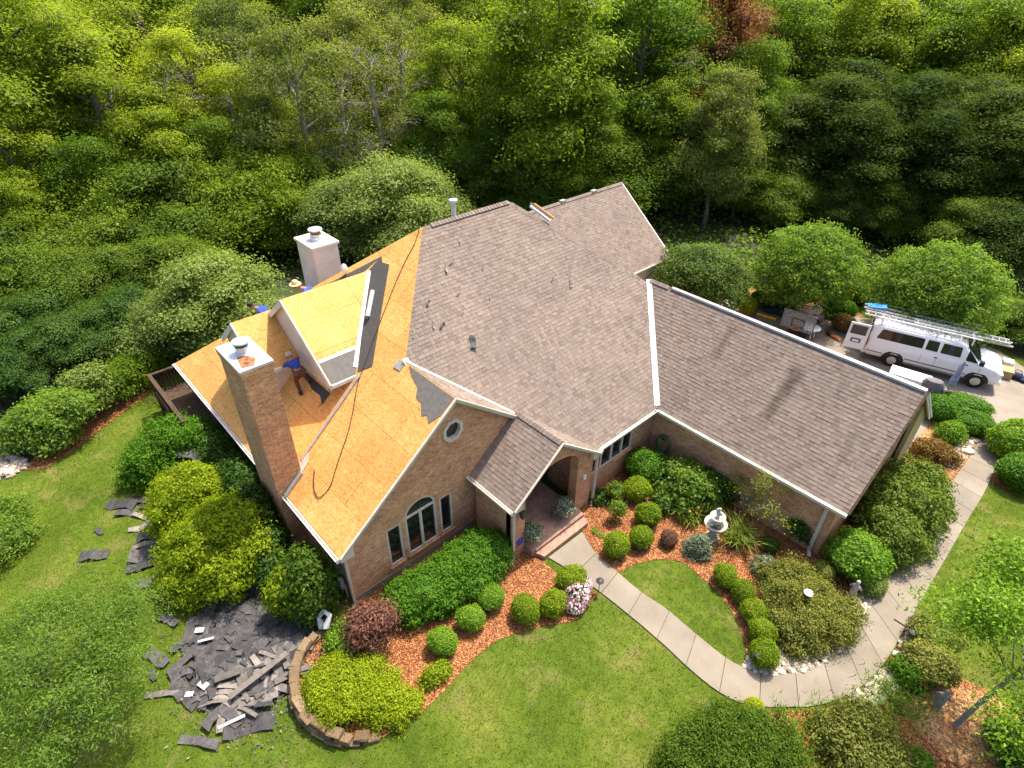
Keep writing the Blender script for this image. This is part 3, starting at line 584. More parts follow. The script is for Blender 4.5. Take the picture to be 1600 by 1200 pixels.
part(MB().box(-25.4, -11.9, 4.3, 4.55, 0, 2.6), 'wall', 'brick')
# porch
part(MB().box(-11.7, -9.9, 9.2, 9.45, 0, 2.62), 'wall', 'brick')
pa = [(9.72, .3), (12.28, .3), (12.28, 2.62)] + [(11.0 + 1.28 * math.cos(t), 2.62 + .72 * math.sin(t)) for t in [math.pi * k / 14 for k in range(1, 14)]] + [(9.72, 2.62)]
wall(FX(-9.75), [(9.2, 0), (13.1, 0), (13.1, 2.62), (11.17, 4.13), (9.2, 2.62)], [pa], .36)
part(MB().box(-11.7, -10.11, 12.85, 13.1, 0, 2.62), 'wall', 'brick')
fl = part(MB().box(-11.9, -9.35, 9.72, 12.3, .02, .34), 'porch_floor', 'paver')
part(MB().prism([(-9.35, 9.72, 0), (-9.35, 9.72, .335), (-9.35, 12.3, .335), (-9.35, 12.3, 0)], (.0001, 0, 0)), 'riser', 'brick', fl)
part(MB().prism([(-9.9, 9.6, .20), (-8.98, 9.95, .20), (-8.98, 12.2, .20), (-9.9, 12.5, .20)], (0, 0, -.2)), 'step', 'paver', fl)
part(MB().prism([(-9.9, 9.66, .24), (-9.28, 9.85, .34), (-9.28, 12.28, .34), (-9.9, 12.4, .34)], (0, 0, -.3)), 'step', 'paver', fl)
wd = part(MB().box(-11.82, -11.76, 10.5, 11.5, .34, 2.4), 'front_door', 'wood_dark')
for y0 in (10.6, 11.05): part(MB().box(-11.758, -11.748, y0, y0 + .35, 1.3, 2.25), 'pane', 'glass', wd)
part(MB().sphere((-11.71, 11.4, 1.3), .03), 'handle', 'chrome', wd)
# main front wall with its window row
wall(FX(-10.0), [(13.1, 0), (17.1, 0), (17.1, 2.6), (13.1, 2.6)], [rect(13.3, 15.78, 1.03, 2.12)], .25)
window(FX(-10.0), 13.3, 15.78, 1.03, 2.12, (13.92, 14.54, 15.16))
# garage
part(MB().box(-9.99, -2.75, 17.1, 17.35, 0, 2.6), 'wall', 'brick')
wall(FX(-2.72), [(17.12, 0), (24.2, 0), (24.2, 2.6), (20.65, 5.42), (17.12, 2.6)], [], .25)
part(MB().prism([(-2.66, 22.6, .5), (-2.66, 24.25, .5), (-2.66, 24.25, 2.62), (-2.66, 22.6, 3.9)], (.14, 0, 0)), 'siding', 'siding_yellow')
part(MB().box(-14, -2.8, 24.0, 24.2, 0, 2.6), 'wall', 'brick')
# other walls
part(MB().box(-25.5, -25.25, 4.5, 24, 0, 2.6), 'wall', 'brick'); part(MB().box(-25.2, -10.2, 23.75, 24, 0, 2.6), 'wall', 'brick')
wr = part(MB().box(-18.45, -18.25, 23, 29.2, 0, 2.62), 'wall', 'siding_white')
wall(((0, 29.25, 0), (1, 0, 0), Z, (0, 1, 0)), [(-26.2, 0), (-18.25, 0), (-18.25, 2.6), (-22.27, 5.75), (-26.2, 2.6)], [], .2, 'siding_white')
for k in range(9): part(MB().box(-18.25, -18.232, 24.2, 29.24, .25 + k * .26, .49 + k * .26), 'clapboard', 'siding_white', wr)
part(MB().box(-26.2, -26.0, 23, 29.2, 0, 2.6), 'wall', 'siding_white')

# ------------------------------------------------------------------ gutters, fascias, downspouts
def gutter(p, q, out, name='gutter', mat='white_trim'):
    p, q, out = Vector(p), Vector(q), Vector(out); d = q - p; mb = MB(); up = Vector((0, 0, 1))
    prof = [(0, 0), (.0, -.14), (.09, -.14), (.125, -.02), (.125, .0), (.108, .0), (.08, -.12), (.015, -.12), (.015, 0)]
    a = [p + out * x + up * z for x, z in prof]; b_ = [x + d for x in a]; n = len(a)
    mb.add(a + b_, [(i, (i + 1) % n, n + (i + 1) % n, n + i) for i in range(n)])
    for e_ in (p, q): mb.prism([e_ + up * 0, e_ - up * .14, e_ + out * .09 - up * .14, e_ + out * .125], d.normalized() * (.004 if e_ == p else -.004))
    return part(mb, name, mat)
gz = EV - .0
gutter((-25.64, 4.03, gz), (-16.93, 4.03, gz), (0, -1, 0)); gutter((-15.17, 4.03, gz), (-11.68, 4.03, gz), (0, -1, 0)); gutter((-11.84, 9.05, gz), (-9.6, 9.05, gz), (0, -1, 0))
gutter((-9.78, 13.35, gz), (-9.78, 16.8, gz), (1, 0, 0)); gutter((-9.75, 16.87, gz), (-2.38, 16.87, gz), (0, -1, 0)); gutter((-18.08, 24.15, gz), (-18.08, 29.5, gz), (1, 0, 0)); gutter((-9.6, 24.43, gz), (-2.38, 24.43, gz), (0, 1, 0))
gutter((-9.58, 13.29, gz), (-9.78, 13.29, gz), (0, 1, 0))
def rake(sl, x0, y0, x1, y1, out, w=.16, mat='cream_trim'):
    a0, b0 = sl.ab(x0, y0); a1, b1 = sl.ab(x1, y1); p, q = sl.P(a0, b0, .005), sl.P(a1, b1, .005); dn = Vector((0, 0, -w)); out = Vector(out)
    m_ = MB().prism([p, q, q + dn, p + dn], out * .045); m_.prism([p + out * .045, q + out * .045, q + out * .045 + dn * .45, p + out * .045 + dn * .45], out * .03)
    return part(m_, 'rake_board', mat)
rake(S_left, -11.7, 4.05, -11.7, 8.57, (1, 0, 0)); rake(S_fgr, -11.7, 11.15, -11.7, 8.57, (1, 0, 0)); rake(S_pl, -9.6, 9.07, -9.6, 11.17, (1, 0, 0), .12); rake(S_pr, -9.6, 13.27, -9.6, 11.17, (1, 0, 0), .14)
rake(S_gar, -2.4, 16.89, -2.4, 20.65, (1, 0, 0), .1, 'wood_dark'); rake(S_garr, -2.4, 24.41, -2.4, 20.65, (1, 0, 0), .2, 'white_trim'); rake(S_rw, -18.1, 29.5, -22.27, 29.5, (0, 1, 0), .2, 'white_trim')
# soffit boxes at the front corner and porch corners
part(MB().prism([(-11.83, 4.06, 2.38), (-11.83, 4.06, 2.55), (-11.83, 4.5, 2.88), (-11.83, 4.5, 2.38)], (.19, 0, 0)), 'cornice_return', 'cream_trim')
part(MB().prism([(-9.73, 9.08, 2.40), (-9.73, 9.08, 2.54), (-9.73, 9.45, 2.82), (-9.73, 9.45, 2.40)], (.15, 0, 0)), 'cornice_return', 'cream_trim')
part(MB().prism([(-9.73, 13.25, 2.40), (-9.73, 13.25, 2.54), (-9.73, 12.9, 2.82), (-9.73, 12.9, 2.40)], (.15, 0, 0)), 'cornice_return', 'cream_trim')
def spout(x, y, z0, z1, sx=.09, sy=.075):
    m_ = MB().box(x - sx / 2, x + sx / 2, y - sy / 2, y + sy / 2, z0 + .1, z1); m_.beam((x, y, z0 + .12), (x + .12, y - .2, z0 + .04), sx, sy); return part(m_, 'downspout', 'cream_trim')
spout(-11.77, 4.22, 0, 2.42); spout(-9.68, 9.13, 0, 2.42); spout(-9.66, 13.2, 0, 2.42); spout(-3.0, 17.03, 0, 2.42, .12, .1); spout(-18.18, 29.1, 0, 2.42)

# ------------------------------------------------------------------ dormers
def dormer(rx, zr_, half, yf, T, wx, wall_in, label, felt):
    d = part(MB().box(rx - .03, rx + .03, yf + .03, yf + .2, zr_ - .15, zr_ - .06), 'dormer', 'white_trim'); d['label'] = label
    ze = zr_ - half * T; yb = lambda z: 4.05 + (z - EV) / TP
    for sg in (1, -1):
        s_ = Slope((rx + sg * half, 0, ze), (-sg, 0), T); pl = [(rx + sg * half, yf), (rx + sg * half, yb(ze) + .1), (rx, yb(zr_) + .1), (rx, yf)]
        part(s_.slab(MB(), s_.poly(pl), -.12, -.012), 'roof_slope', 'white_trim', d)
        P = s_.poly(pl); bs = [q[1] for q in P]; as_ = [q[0] for q in P]; b_ = min(bs)
        while b_ < max(bs):
            a = min(as_)
            while a < max(as_):
                q = clip([(a + .004, b_ + .004), (a + 2.436, b_ + .004), (a + 2.436, b_ + 1.216), (a + .004, b_ + 1.216)], P)
                if len(q) > 2 and abs(area2(q)) > .02: part(s_.slab(MB(), q, -.011, rng.uniform(.001, .004)), 'sheathing_board', 'osb', d)
                a += 2.44
            b_ += 1.22
        # rake and eave boards
        p0, p1 = s_.P(*s_.ab(rx + sg * half, yf), .006), s_.P(*s_.ab(rx, yf), .006); dn = Vector((0, 0, -.24))
        part(MB().prism([p0, p1, p1 + dn, p0 + dn], (0, -.04, 0)), 'rake_board', 'white_trim', d)
        e0, e1 = s_.P(*s_.ab(rx + sg * half, yf), .006), s_.P(*s_.ab(rx + sg * half, yb(ze)), .006)
        part(MB().prism([e0, e1, e1 + Vector((0, 0, -.13)), e0 + Vector((0, 0, -.13))], (sg * .07, 0, 0)), 'eave_board', 'white_trim', d)
        if felt and sg == 1:
            flat3([s_.P(a, b2, .012) for a, b2 in clip([(yf + .03, .0), (20, .0), (20, .86), (yf + .03, .86)], P)], s_.n * .006, 'underlayment', 'felt', d)
            q0, q1 = clip([(yf + .03, .84), (20, .84), (20, .95), (yf + .03, .95)], P), None
            if len(q0) > 2: part(s_.slab(MB(), q0, .014, .026), 'metal_edge_strip', 'flashing', d)
            v0, v1 = s_.P(*s_.ab(rx + half * .93, yb(zr_ - half * .93 * T) - .06), .03), s_.P(*s_.ab(rx + .02, yb(zr_) - .08), .03)
            part(MB().beam(v0, v1, .14, .02, s_.n), 'valley_metal', 'flashing', d)
        # cheek wall
        x = rx + sg * wx; zt = zr_ - wx * T - .12; yw = yf + wall_in
        part(MB().prism([(x, yw, EV + TP * (yw - 4.05) - .05), (x, yb(zt), zt), (x, yw, zt)], (-sg * .12, 0, 0)), 'cheek_wall', 'siding_white', d)
    yw = yf + wall_in; zb = EV + TP * (yw - 4.05) - .05
    part(MB().prism([(rx - wx, yw, zb), (rx + wx, yw, zb), (rx + wx, yw, zr_ - wx * T - .1), (rx, yw, zr_ - .1), (rx - wx, yw, zr_ - wx * T - .1)], (0, .12, 0)), 'gable_wall', 'siding_white', d)
    return d
dormer(-18.65, 7.42, 2.75, 6.62, .76, 2.25, .16, 'large gabled dormer with bare boards and grey felt on its right slope', True)
dormer(-20.2, 6.37, 1.7, 5.28, .78, 1.5, .13, 'smaller gabled dormer bump-out with bare boards', False)
part(MB().prism([onL(-18.3, 6.72, .01), onL(-16.35, 6.72, .01), onL(-16.35, 6.35, .01), onL(-16.7, 6.5, .01), onL(-17.3, 6.48, .01)], S_left.n * .015), 'wall_flashing', 'dark_metal', dk['left2'])

# ------------------------------------------------------------------ chimneys, vents
ch = part(MB().box(-16.9, -15.2, 3.84, 4.74, 0, 7.42), 'chimney', 'brick'); ch['label'] = 'tall brick chimney on the left wall'
part(MB().box(-16.945, -15.155, 3.795, 4.785, 7.42, 7.5), 'chimney_cap', 'metal_cap', ch)
part(MB().prism([(-15.95, 4.05, 7.503), (-15.35, 3.93, 7.503), (-15.25, 4.25, 7.503), (-15.6, 4.45, 7.503), (-15.9, 4.3, 7.503)], (0, 0, .004)), 'rust_stain', 'rust', ch)
part(MB().lathe((-16.1, 4.3, 7.5), [(.23, 0), (.23, .03), (.19, .05), (.19, .24), (.21, .26)], 20), 'flue', 'metal_cap', ch, True)
part(MB().lathe((-16.1, 4.3, 7.76), [(.17, 0), (.17, .1)], 16), 'flue_screen', 'dark_metal', ch, True)
part(MB().lathe((-16.1, 4.3, 7.86), [(.24, 0), (.24, .05), (.06, .11)], 20), 'flue_hood', 'metal_cap', ch, True)
for k in range(3): part(MB().box(-16.9 - .02 - .01 * k, -15.2 + .02 + .01 * k, 3.82 - .01 * k, 4.76 + .01 * k, 7.19 + k * .077, 7.262 + k * .077), 'corbel', 'brick', ch)
wc = part(MB().box(-22.95, -21.55, 9.35, 10.4, 5.0, 7.55), 'chimney', 'siding_white'); wc['label'] = 'pale sided chimney behind the dormer'
for k in range(9): part(MB().box(-22.957, -21.543, 9.343, 10.407, 5.5 + k * .22, 5.5 + k * .22 + .214), 'clapboard', 'siding_white', wc)
part(MB().box(-23.02, -21.48, 9.28, 10.47, 7.5, 7.6), 'chimney_cap', 'white_trim', wc)
part(MB().lathe((-22.25, 9.9, 7.6), [(.27, 0), (.27, .14), (.23, .16), (.23, .24)], 18), 'flue', 'metal_cap', wc, True)
part(MB().lathe((-22.25, 9.9, 7.84), [(.19, 0), (.19, .14)], 16), 'flue_screen', 'rust', wc, True)
part(MB().lathe((-22.25, 9.9, 7.98), [(.28, 0), (.28, .05), (.08, .1)], 18), 'flue_hood', 'metal_cap', wc, True)
vp = part(MB().tube([(-18.0, 13.62, 8.4), (-18.0, 13.62, 9.35)], .10, 14), 'vent_pipe', 'metal_cap', house, True)
part(MB().lathe((-18.0, 13.62, 9.35), [(.17, 0), (.17, .10), (.05, .14)], 16), 'vent_cap', 'metal_cap', vp, True)
for y in (24.2, 26.8): part(MB().box(-22.36, -22.12, y, y + .35, 5.78, 5.97), 'ridge_box_vent', 'flashing')
# wall fittings
part(MB().box(-9.745, -9.70, 9.38, 9.60, .55, .82), 'security_sign', 'sign_blue')
ln = part(MB().box(-9.70, -9.55, 9.42, 9.55, 1.95, 2.2), 'porch_lantern', 'dark_metal'); part(MB().prism([(-9.72, 9.40, 2.2), (-9.53, 9.40, 2.2), (-9.53, 9.57, 2.2), (-9.72, 9.57, 2.2)], (0, 0, .05)), 'lantern_cap', 'dark_metal', ln)
part(MB().box(-9.745, -9.70, 12.62, 12.74, 1.5, 1.72), 'house_number_plate', 'white_plastic')
mt = part(MB().box(-12.75, -12.45, 4.12, 4.3, .95, 1.45), 'gas_meter', 'grey_cloth'); m_ = MB()
for z in (.55, .8): m_.sphere((-12.35, 4.15, z), .16, .1, .14)
for x in (-12.85, -12.5, -12.2): m_.tube([(x, 4.2, 0), (x, 4.2, .7)], .03, 8)
part(m_, 'meter_pipe', 'metal_cap', mt)
dl = thing('deck', 'dark timber deck with railing at the far left corner of the house', 'deck', (-24.5, 3, 0))
part(MB().box(-26.6, -22.2, 2.95, 4.28, .85, .95), 'deck_floor', 'wood_dark', dl)
for x in (-26.5, -24.4, -22.3): part(MB().box(x - .06, x + .06, 2.98, 3.1, 0, 1.9), 'post', 'wood_dark', dl)
part(MB().box(-26.62, -22.2, 2.96, 3.12, 1.86, 1.93), 'handrail', 'wood_dark', dl); part(MB().box(-26.6, -26.45, 3.12, 4.28, 1.86, 1.93), 'handrail', 'wood_dark', dl); part(MB().box(-26.5, -22.2, 3.0, 3.06, 1.0, 1.08), 'rail', 'wood_dark', dl)
for k in range(26): part(MB().box(-26.35 + k * .16, -26.31 + k * .16, 3.01, 3.05, 1.08, 1.86), 'baluster', 'wood_dark', dl)
for k in range(7): part(MB().box(-26.55, -26.51, 3.25 + k * .15, 3.29 + k * .15, .95, 1.86), 'baluster', 'wood_dark', dl)
# ------------------------------------------------------------------ foliage
def leaf_material_set():
    leaf_mat('leaf_maple', (.040, .085, .008), (.140, .225, .020), .45); leaf_mat('leaf_locust', (.058, .104, .009), (.200, .270, .028), .48); leaf_mat('leaf_deep', (.028, .064, .009), (.100, .172, .022), .42)
    leaf_mat('leaf_olive', (.046, .076, .018), (.155, .195, .050), .38); leaf_mat('leaf_silver', (.045, .085, .024), (.140, .210, .062), .35); leaf_mat('leaf_conifer', (.018, .038, .008), (.062, .104, .022), .32, spec=.04); leaf_mat('leaf_dead', (.085, .035, .020), (.230, .100, .055), .3)
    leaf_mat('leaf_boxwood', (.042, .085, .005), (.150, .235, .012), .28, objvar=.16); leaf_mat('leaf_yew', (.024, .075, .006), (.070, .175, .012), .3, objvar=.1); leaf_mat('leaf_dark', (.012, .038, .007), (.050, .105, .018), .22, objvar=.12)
    leaf_mat('leaf_gold', (.076, .128, .006), (.235, .320, .020), .42, objvar=.08); leaf_mat('leaf_lime', (.13, .17, .008), (.30, .36, .025), .35, objvar=.05); leaf_mat('leaf_juniper', (.046, .070, .014), (.155, .178, .042), .25, objvar=.1)
    leaf_mat('leaf_burgundy', (.058, .030, .026), (.175, .098, .080), .3, objvar=.1); leaf_mat('leaf_barberry', (.060, .035, .014), (.170, .115, .035), .25, objvar=.1); leaf_mat('leaf_blue', (.060, .090, .070), (.170, .215, .165), .15, objvar=.1)
    leaf_mat('leaf_bright', (.050, .120, .012), (.150, .275, .030), .35, objvar=.1); leaf_mat('leaf_blade', (.045, .085, .012), (.190, .240, .050), .3, objvar=.1); leaf_mat('leaf_flower', (.26, .07, .22), (.52, .50, .62), .2, objvar=.02)
    leaf_mat('leaf_fern', (.045, .100, .016), (.145, .240, .048), .45, objvar=.06); leaf_mat('grass_blade', (.050, .085, .009), (.145, .185, .024), .32, objvar=.0, dry=True); leaf_mat('leaf_rhodo', (.034, .074, .011), (.120, .175, .038), .25, objvar=.05, spec=.1)
leaf_material_set()
NR = np.random.default_rng(11)
def unit(a): return a / np.maximum(1e-9, np.linalg.norm(a, axis=-1, keepdims=True))
def leaf_quads(P, Nn, L, W, rs, tint, fold=.25, along=None):
    # rhombic, slightly folded leaves at P with normals Nn
    n = len(P); r = unit(rs.normal(size=(n, 3))) if along is None else unit(along + rs.normal(size=(n, 3)) * .35)
    d = unit(r - Nn * (r * Nn).sum(1, keepdims=True)); s = np.cross(Nn, d)
    L = np.asarray(L).reshape(-1, 1) if np.ndim(L) else L; W = np.asarray(W).reshape(-1, 1) if np.ndim(W) else W
    v = np.empty((n, 4, 3)); v[:, 0] = P - d * L / 2; v[:, 1] = P + s * W / 2 + Nn * W * fold; v[:, 2] = P + d * L / 2 - Nn * L * .12; v[:, 3] = P - s * W / 2 + Nn * W * fold
    return v.reshape(-1, 3), np.arange(n * 4).reshape(-1, 4), tint
def np_mesh(name, V, Fq, tint, mat, extra=None):
    # V (n,3), quads (m,4), per-face tint; extra = (V, F list of tuples, tint value)
    me = bpy.data.meshes.new(name); vs = V; nq = len(Fq); loops = Fq.reshape(-1); starts = np.arange(nq) * 4; t = np.asarray(tint, dtype=np.float32)
    if extra is not None:
        ev, ef, et = extra; base = len(vs); vs = np.vstack([vs, np.array(ev)]); el = [i + base for f in ef for i in f]; ln = [len(f) for f in ef]
        st = len(loops) + np.concatenate([[0], np.cumsum(ln)[:-1]]); loops = np.concatenate([loops, el]); starts = np.concatenate([starts, st]); t = np.concatenate([t, np.full(len(ef), et)])
    me.vertices.add(len(vs)); me.vertices.foreach_set('co', np.ascontiguousarray(vs, dtype=np.float32).ravel()); me.loops.add(len(loops)); me.loops.foreach_set('vertex_index', loops.astype(np.int32))
    me.polygons.add(len(starts)); me.polygons.foreach_set('loop_start', starts.astype(np.int32)); me.update(calc_edges=True); me.validate()
    at = me.attributes.new('tint', 'FLOAT', 'FACE')
    if len(me.polygons) == len(t): at.data.foreach_set('value', np.clip(t, 0, 1).astype(np.float32))
    me.materials.append(mat); return me
def lump(d, rs, amp):
    r = np.ones(len(d))
    for k in range(5):
        w = rs.normal(size=3) * (2 + k * 1.3); r += amp / (1 + .5 * k) * np.sin(d @ w + rs.uniform(0, 6.28))
    return r
def foliage(lobes, n, leaf, seed, mat, clusters=0, cr=.3, amp=.08, up=.4, core=.78, shell=.16, aspect=.5, rand=.7, name='foliage', low=-.6, ctint=.5, drop=0., solid=True):
    # lobes: (cx, cy, cz, rx, ry, rz); leaves sit near the outside of the union of lobes
    rs = np.random.default_rng(seed); lob = np.array(lobes, float); A = (lob[:, 3] * lob[:, 4] + lob[:, 3] * lob[:, 5] + lob[:, 4] * lob[:, 5]); pick = lambda k: rs.choice(len(lob), k, p=A / A.sum())
    ph = [np.random.default_rng(seed * 31 + i) for i in range(len(lob))]; st = [p.bit_generator.state for p in ph]
    def pts(k):
        i = pick(k); d = unit(rs.normal(size=(k, 3))); d[:, 2] = np.where(d[:, 2] < low, -d[:, 2], d[:, 2]); r = np.ones(k)
        for j in range(len(lob)):
            m_ = i == j; ph[j].bit_generator.state = st[j]
            if m_.any(): r[m_] = lump(d[m_], ph[j], amp)
        q = r * (1 - shell * rs.random(k) ** 1.5 + .03 * rs.normal(size=k)); P = lob[i, :3] + lob[i, 3:] * d * q[:, None]
        keep = np.ones(k, bool)
        for j in range(len(lob)):
            e = np.linalg.norm((P - lob[j, :3]) / lob[j, 3:], axis=1); keep &= ~((e < .82) & (i != j))
        nn = unit(d / lob[i, 3:]); return P[keep], nn[keep]
    if clusters:
        C, cn = pts(clusters); m_ = len(C); per = max(1, n // m_); ct = rs.random(m_); P = np.repeat(C, per, 0); Nn = np.repeat(cn, per, 0); off = rs.normal(size=P.shape)
        off[:, 2] = off[:, 2] * .5 - drop * np.abs(off[:, 0]); sz = np.repeat(rs.uniform(.6, 1.25, m_), per)[:, None]; od = unit(off * np.array([1, 1, 1.6])); P = P + off * cr * sz; Nn = unit(Nn * .35 + od * .85); rand = rand * .55; tint = np.repeat(ct, per) * ctint + rs.random(len(P)) * (1 - ctint)
    else:
        P, Nn = pts(n); tint = rs.random(len(P))
    Nn = unit(Nn + np.array([0, 0, up]) + rs.normal(size=P.shape) * rand); L = leaf * rs.uniform(.65, 1.35, len(P))
    V, F, T = leaf_quads(P, Nn, L, L * aspect, rs, tint)
    ex = None
    if solid and core > 0:
        mb = MB()
        for j, l in enumerate(lob):
            k0 = len(mb.v); mb.sphere(l[:3], 1, 1, 1, 12, 8); a = np.array(mb.v[k0:]) - l[:3]; ph[j].bit_generator.state = st[j]; r = lump(a, ph[j], amp)[:, None]
            mb.v[k0:] = [tuple(x) for x in (l[:3] + a * l[3:] * r * core)]
        ex = (mb.v, mb.f, .12)
    return np_mesh(name, V, F, T, mat, ex)
def blades(n, length, width, seed, mat, spread=.12, lean=.9, name='foliage'):
    rs = np.random.default_rng(seed); az = rs.uniform(0, 2 * math.pi, n); ln = length * rs.uniform(.6, 1.15, n); le = lean * rs.uniform(.3, 1.1, n); base = rs.normal(size=(n, 3)) * spread; base[:, 2] = 0
    h = np.stack([np.cos(az), np.sin(az), np.zeros(n)], 1); s = np.stack([-np.sin(az), np.cos(az), np.zeros(n)], 1); V = []; F = []; prev = None; cur = base.copy(); ang = np.full(n, 1.5) - .15 * le; segs = 4; rows = []
    for k in range(segs + 1):
        w = width * (1 - (k / segs) ** 2 * .9); rows.append((cur - s * w / 2, cur + s * w / 2)); cur = cur + (h * np.cos(ang)[:, None] + np.array([0, 0, 1]) * np.sin(ang)[:, None]) * (ln / segs)[:, None]; ang = ang - le * .75
    V = np.stack([p for r in rows for p in r], 1); b_ = np.arange(n)[:, None] * (2 * (segs + 1)); F = np.concatenate([np.concatenate([b_ + 2 * k, b_ + 2 * k + 1, b_ + 2 * k + 3, b_ + 2 * k + 2], 1)[:, None, :] for k in range(segs)], 1).reshape(-1, 4)
    return np_mesh(name, V.reshape(-1, 3), F, np.repeat(rs.random(n), segs), mat)

# ------------------------------------------------------------------ trees: prototypes (built once, then copied)
def limbs(rs, trunk_h, r0, lobes, lean=(0, 0), sub=3, seg=7):
    mb = MB(); top = Vector((lean[0], lean[1], trunk_h)); pts = [Vector((0, 0, -.2))] + [Vector((lean[0] * t + rs.normal() * .08, lean[1] * t + rs.normal() * .08, trunk_h * t)) for t in (.2, .4, .6, .8)] + [top]
    mb.tube(pts, [r0 * 1.25, r0, r0 * .88, r0 * .78, r0 * .66, r0 * .5], seg)
    for l in lobes:
        c = Vector(l[:3]); t = min(.95, max(.3, (c.z - abs(l[5])) / trunk_h)); a = Vector((lean[0] * t, lean[1] * t, trunk_h * t)); mid = a.lerp(c, .5) + Vector((rs.normal() * .25, rs.normal() * .25, .25)); mb.tube([a, mid, c], [r0 * .45, r0 * .3, r0 * .14], 6)
        for _ in range(sub):
            d = Vector(unit(rs.normal(size=3))); d.z = abs(d.z) * .6; q = c + Vector((d.x * l[3], d.y * l[4], d.z * l[5])) * .9; s0 = mid.lerp(c, rs.uniform(0, 1)); mb.tube([s0, s0.lerp(q, .55) + Vector((0, 0, .15)), q], [r0 * .14, r0 * .09, r0 * .03], 4)
    return mb
def tree_proto(name, trunk_h, r0, lobes, seed, lmat, bmat, n, leaf, clusters, cr, **kw):
    rs = np.random.default_rng(seed + 500); lean = kw.pop('lean', (0, 0)); sub = kw.pop('sub', 3)
    tm = limbs(rs, trunk_h, r0, lobes, lean, sub).mesh('trunk', M[bmat], None, True); cm = foliage(lobes, n, leaf, seed, M[lmat], clusters, cr, name='crown', **kw)
    return (tm, cm)
def rand_lobes(rs, n, cx, rad_, z0, z1, size, flat=.75):
    out = []
    for k in range(n):
        t = (k + .5) / n; z = z0 + (z1 - z0) * t; a = k * 2.4 + rs.uniform(-.5, .5); rr = rad_ * (math.sin(math.pi * (.18 + .77 * t)) ** .8) * rs.uniform(.45, .85); s = size * rs.uniform(.75, 1.2) * (1.1 - .45 * t)
        out.append((rr * math.cos(a), rr * math.sin(a), z, s, s, s * flat))
    return out
rs0 = np.random.default_rng(3)
TREE = {}
TREE['maple1'] = tree_proto('t', 10.5, .24, rand_lobes(rs0, 17, 0, 4.2, 4.0, 14.2, 2.0), 21, 'leaf_maple', 'bark', 56000, .20, 430, .58, core=0, shell=.6, up=.6, rand=.8, amp=.16)
TREE['maple2'] = tree_proto('t', 9.5, .22, rand_lobes(rs0, 15, 0, 3.7, 3.6, 13.2, 1.9), 22, 'leaf_maple', 'bark', 50000, .20, 380, .56, core=0, shell=.6, up=.6, rand=.8, amp=.16)
TREE['locust1'] = tree_proto('t', 12.5, .27, rand_lobes(rs0, 14, 0, 4.4, 7.6, 15.2, 1.7, .45), 23, 'leaf_locust', 'bark', 36000, .18, 260, .62, core=0, shell=.7, up=.9, rand=.65, lean=(1.2, .3), sub=5, amp=.2)
TREE['locust2'] = tree_proto('t', 11.5, .23, rand_lobes(rs0, 12, 0, 4.0, 7.0, 14.2, 1.6, .45), 24, 'leaf_locust', 'bark', 31000, .18, 230, .62, core=0, shell=.7, up=.9, rand=.65, lean=(-1.1, .6), sub=5, amp=.2)
TREE['under1'] = tree_proto('t', 4.0, .14, rand_lobes(rs0, 13, 0, 2.8, 1.4, 6.2, 1.35), 25, 'leaf_deep', 'bark', 42000, .145, 420, .42, core=.45, shell=.55, up=.6, rand=.8, amp=.18)
TREE['under2'] = tree_proto('t', 3.6, .13, rand_lobes(rs0, 11, 0, 2.5, 1.2, 5.4, 1.3), 26, 'leaf_deep', 'bark', 36000, .145, 370, .40, core=.45, shell=.55, up=.6, rand=.8, amp=.18)
TREE['bare'] = tree_proto('t', 11.0, .22, rand_lobes(rs0, 13, 0, 4.0, 4.5, 13.5, 1.8, .7), 27, 'leaf_olive', 'bark_pale', 26000, .16, 520, .44, core=0, shell=.8, up=.5, rand=.9, sub=10, amp=.2)
TREE['snag'] = tree_proto('t', 10.5, .17, rand_lobes(rs0, 12, 0, 3.2, 4.5, 11.5, 1.7, .8), 28, 'leaf_olive', 'bark_pale', 2600, .15, 160, .35, core=0, shell=.8, up=.5, rand=.9, sub=11, amp=.2)
TREE['conifer1'] = tree_proto('t', 11.5, .2, rand_lobes(rs0, 24, 0, 2.5, .8, 11.6, 1.45, .55), 31, 'leaf_conifer', 'bark_dark', 46000, .20, 560, .46, core=.4, shell=.6, up=.5, rand=.6, amp=.2, aspect=.28, sub=3, drop=.2)
TREE['conifer2'] = tree_proto('t', 10.0, .18, rand_lobes(rs0, 20, 0, 2.4, .7, 10.3, 1.4, .55), 32, 'leaf_conifer', 'bark_dark', 40000, .20, 480, .46, core=.4, shell=.6, up=.5, rand=.6, amp=.2, aspect=.28, sub=3, drop=.2)
def place(kind, x, y, s, rz, name, label, cat, group, lmat=None, sz=1.0, z=0.0, sxy=1.0):
    tm, cm = TREE[kind]; o = thing(name, label, cat, (x, y, z), group, True, rz); o.scale = (s * sxy, s * sxy, s * sz)
    t = mesh_obj('trunk', tm, o); c = mesh_obj('crown', cm, o)
    if lmat:
        c.material_slots[0].link = 'OBJECT'; c.material_slots[0].material = M[lmat]
    return o
def at_px(px, d, z=0):
    # ground point in the direction of image column px (taken near the frame's upper third) at horizontal distance d
    r_ = ray(px, 250); h = Vector((r_[0], r_[1], 0)).normalized(); return h * d
COLW = {None: '', 'leaf_maple': 'green', 'leaf_locust': 'yellow-green', 'leaf_silver': 'grey-green', 'leaf_deep': 'deep green', 'leaf_olive': 'olive', 'leaf_conifer': 'dark green', 'leaf_dead': 'brown'}
DEFC = {'maple': 'leaf_maple', 'locust': 'leaf_locust', 'under': 'leaf_deep', 'bare': 'leaf_olive', 'snag': 'leaf_olive', 'conifer': 'leaf_conifer'}
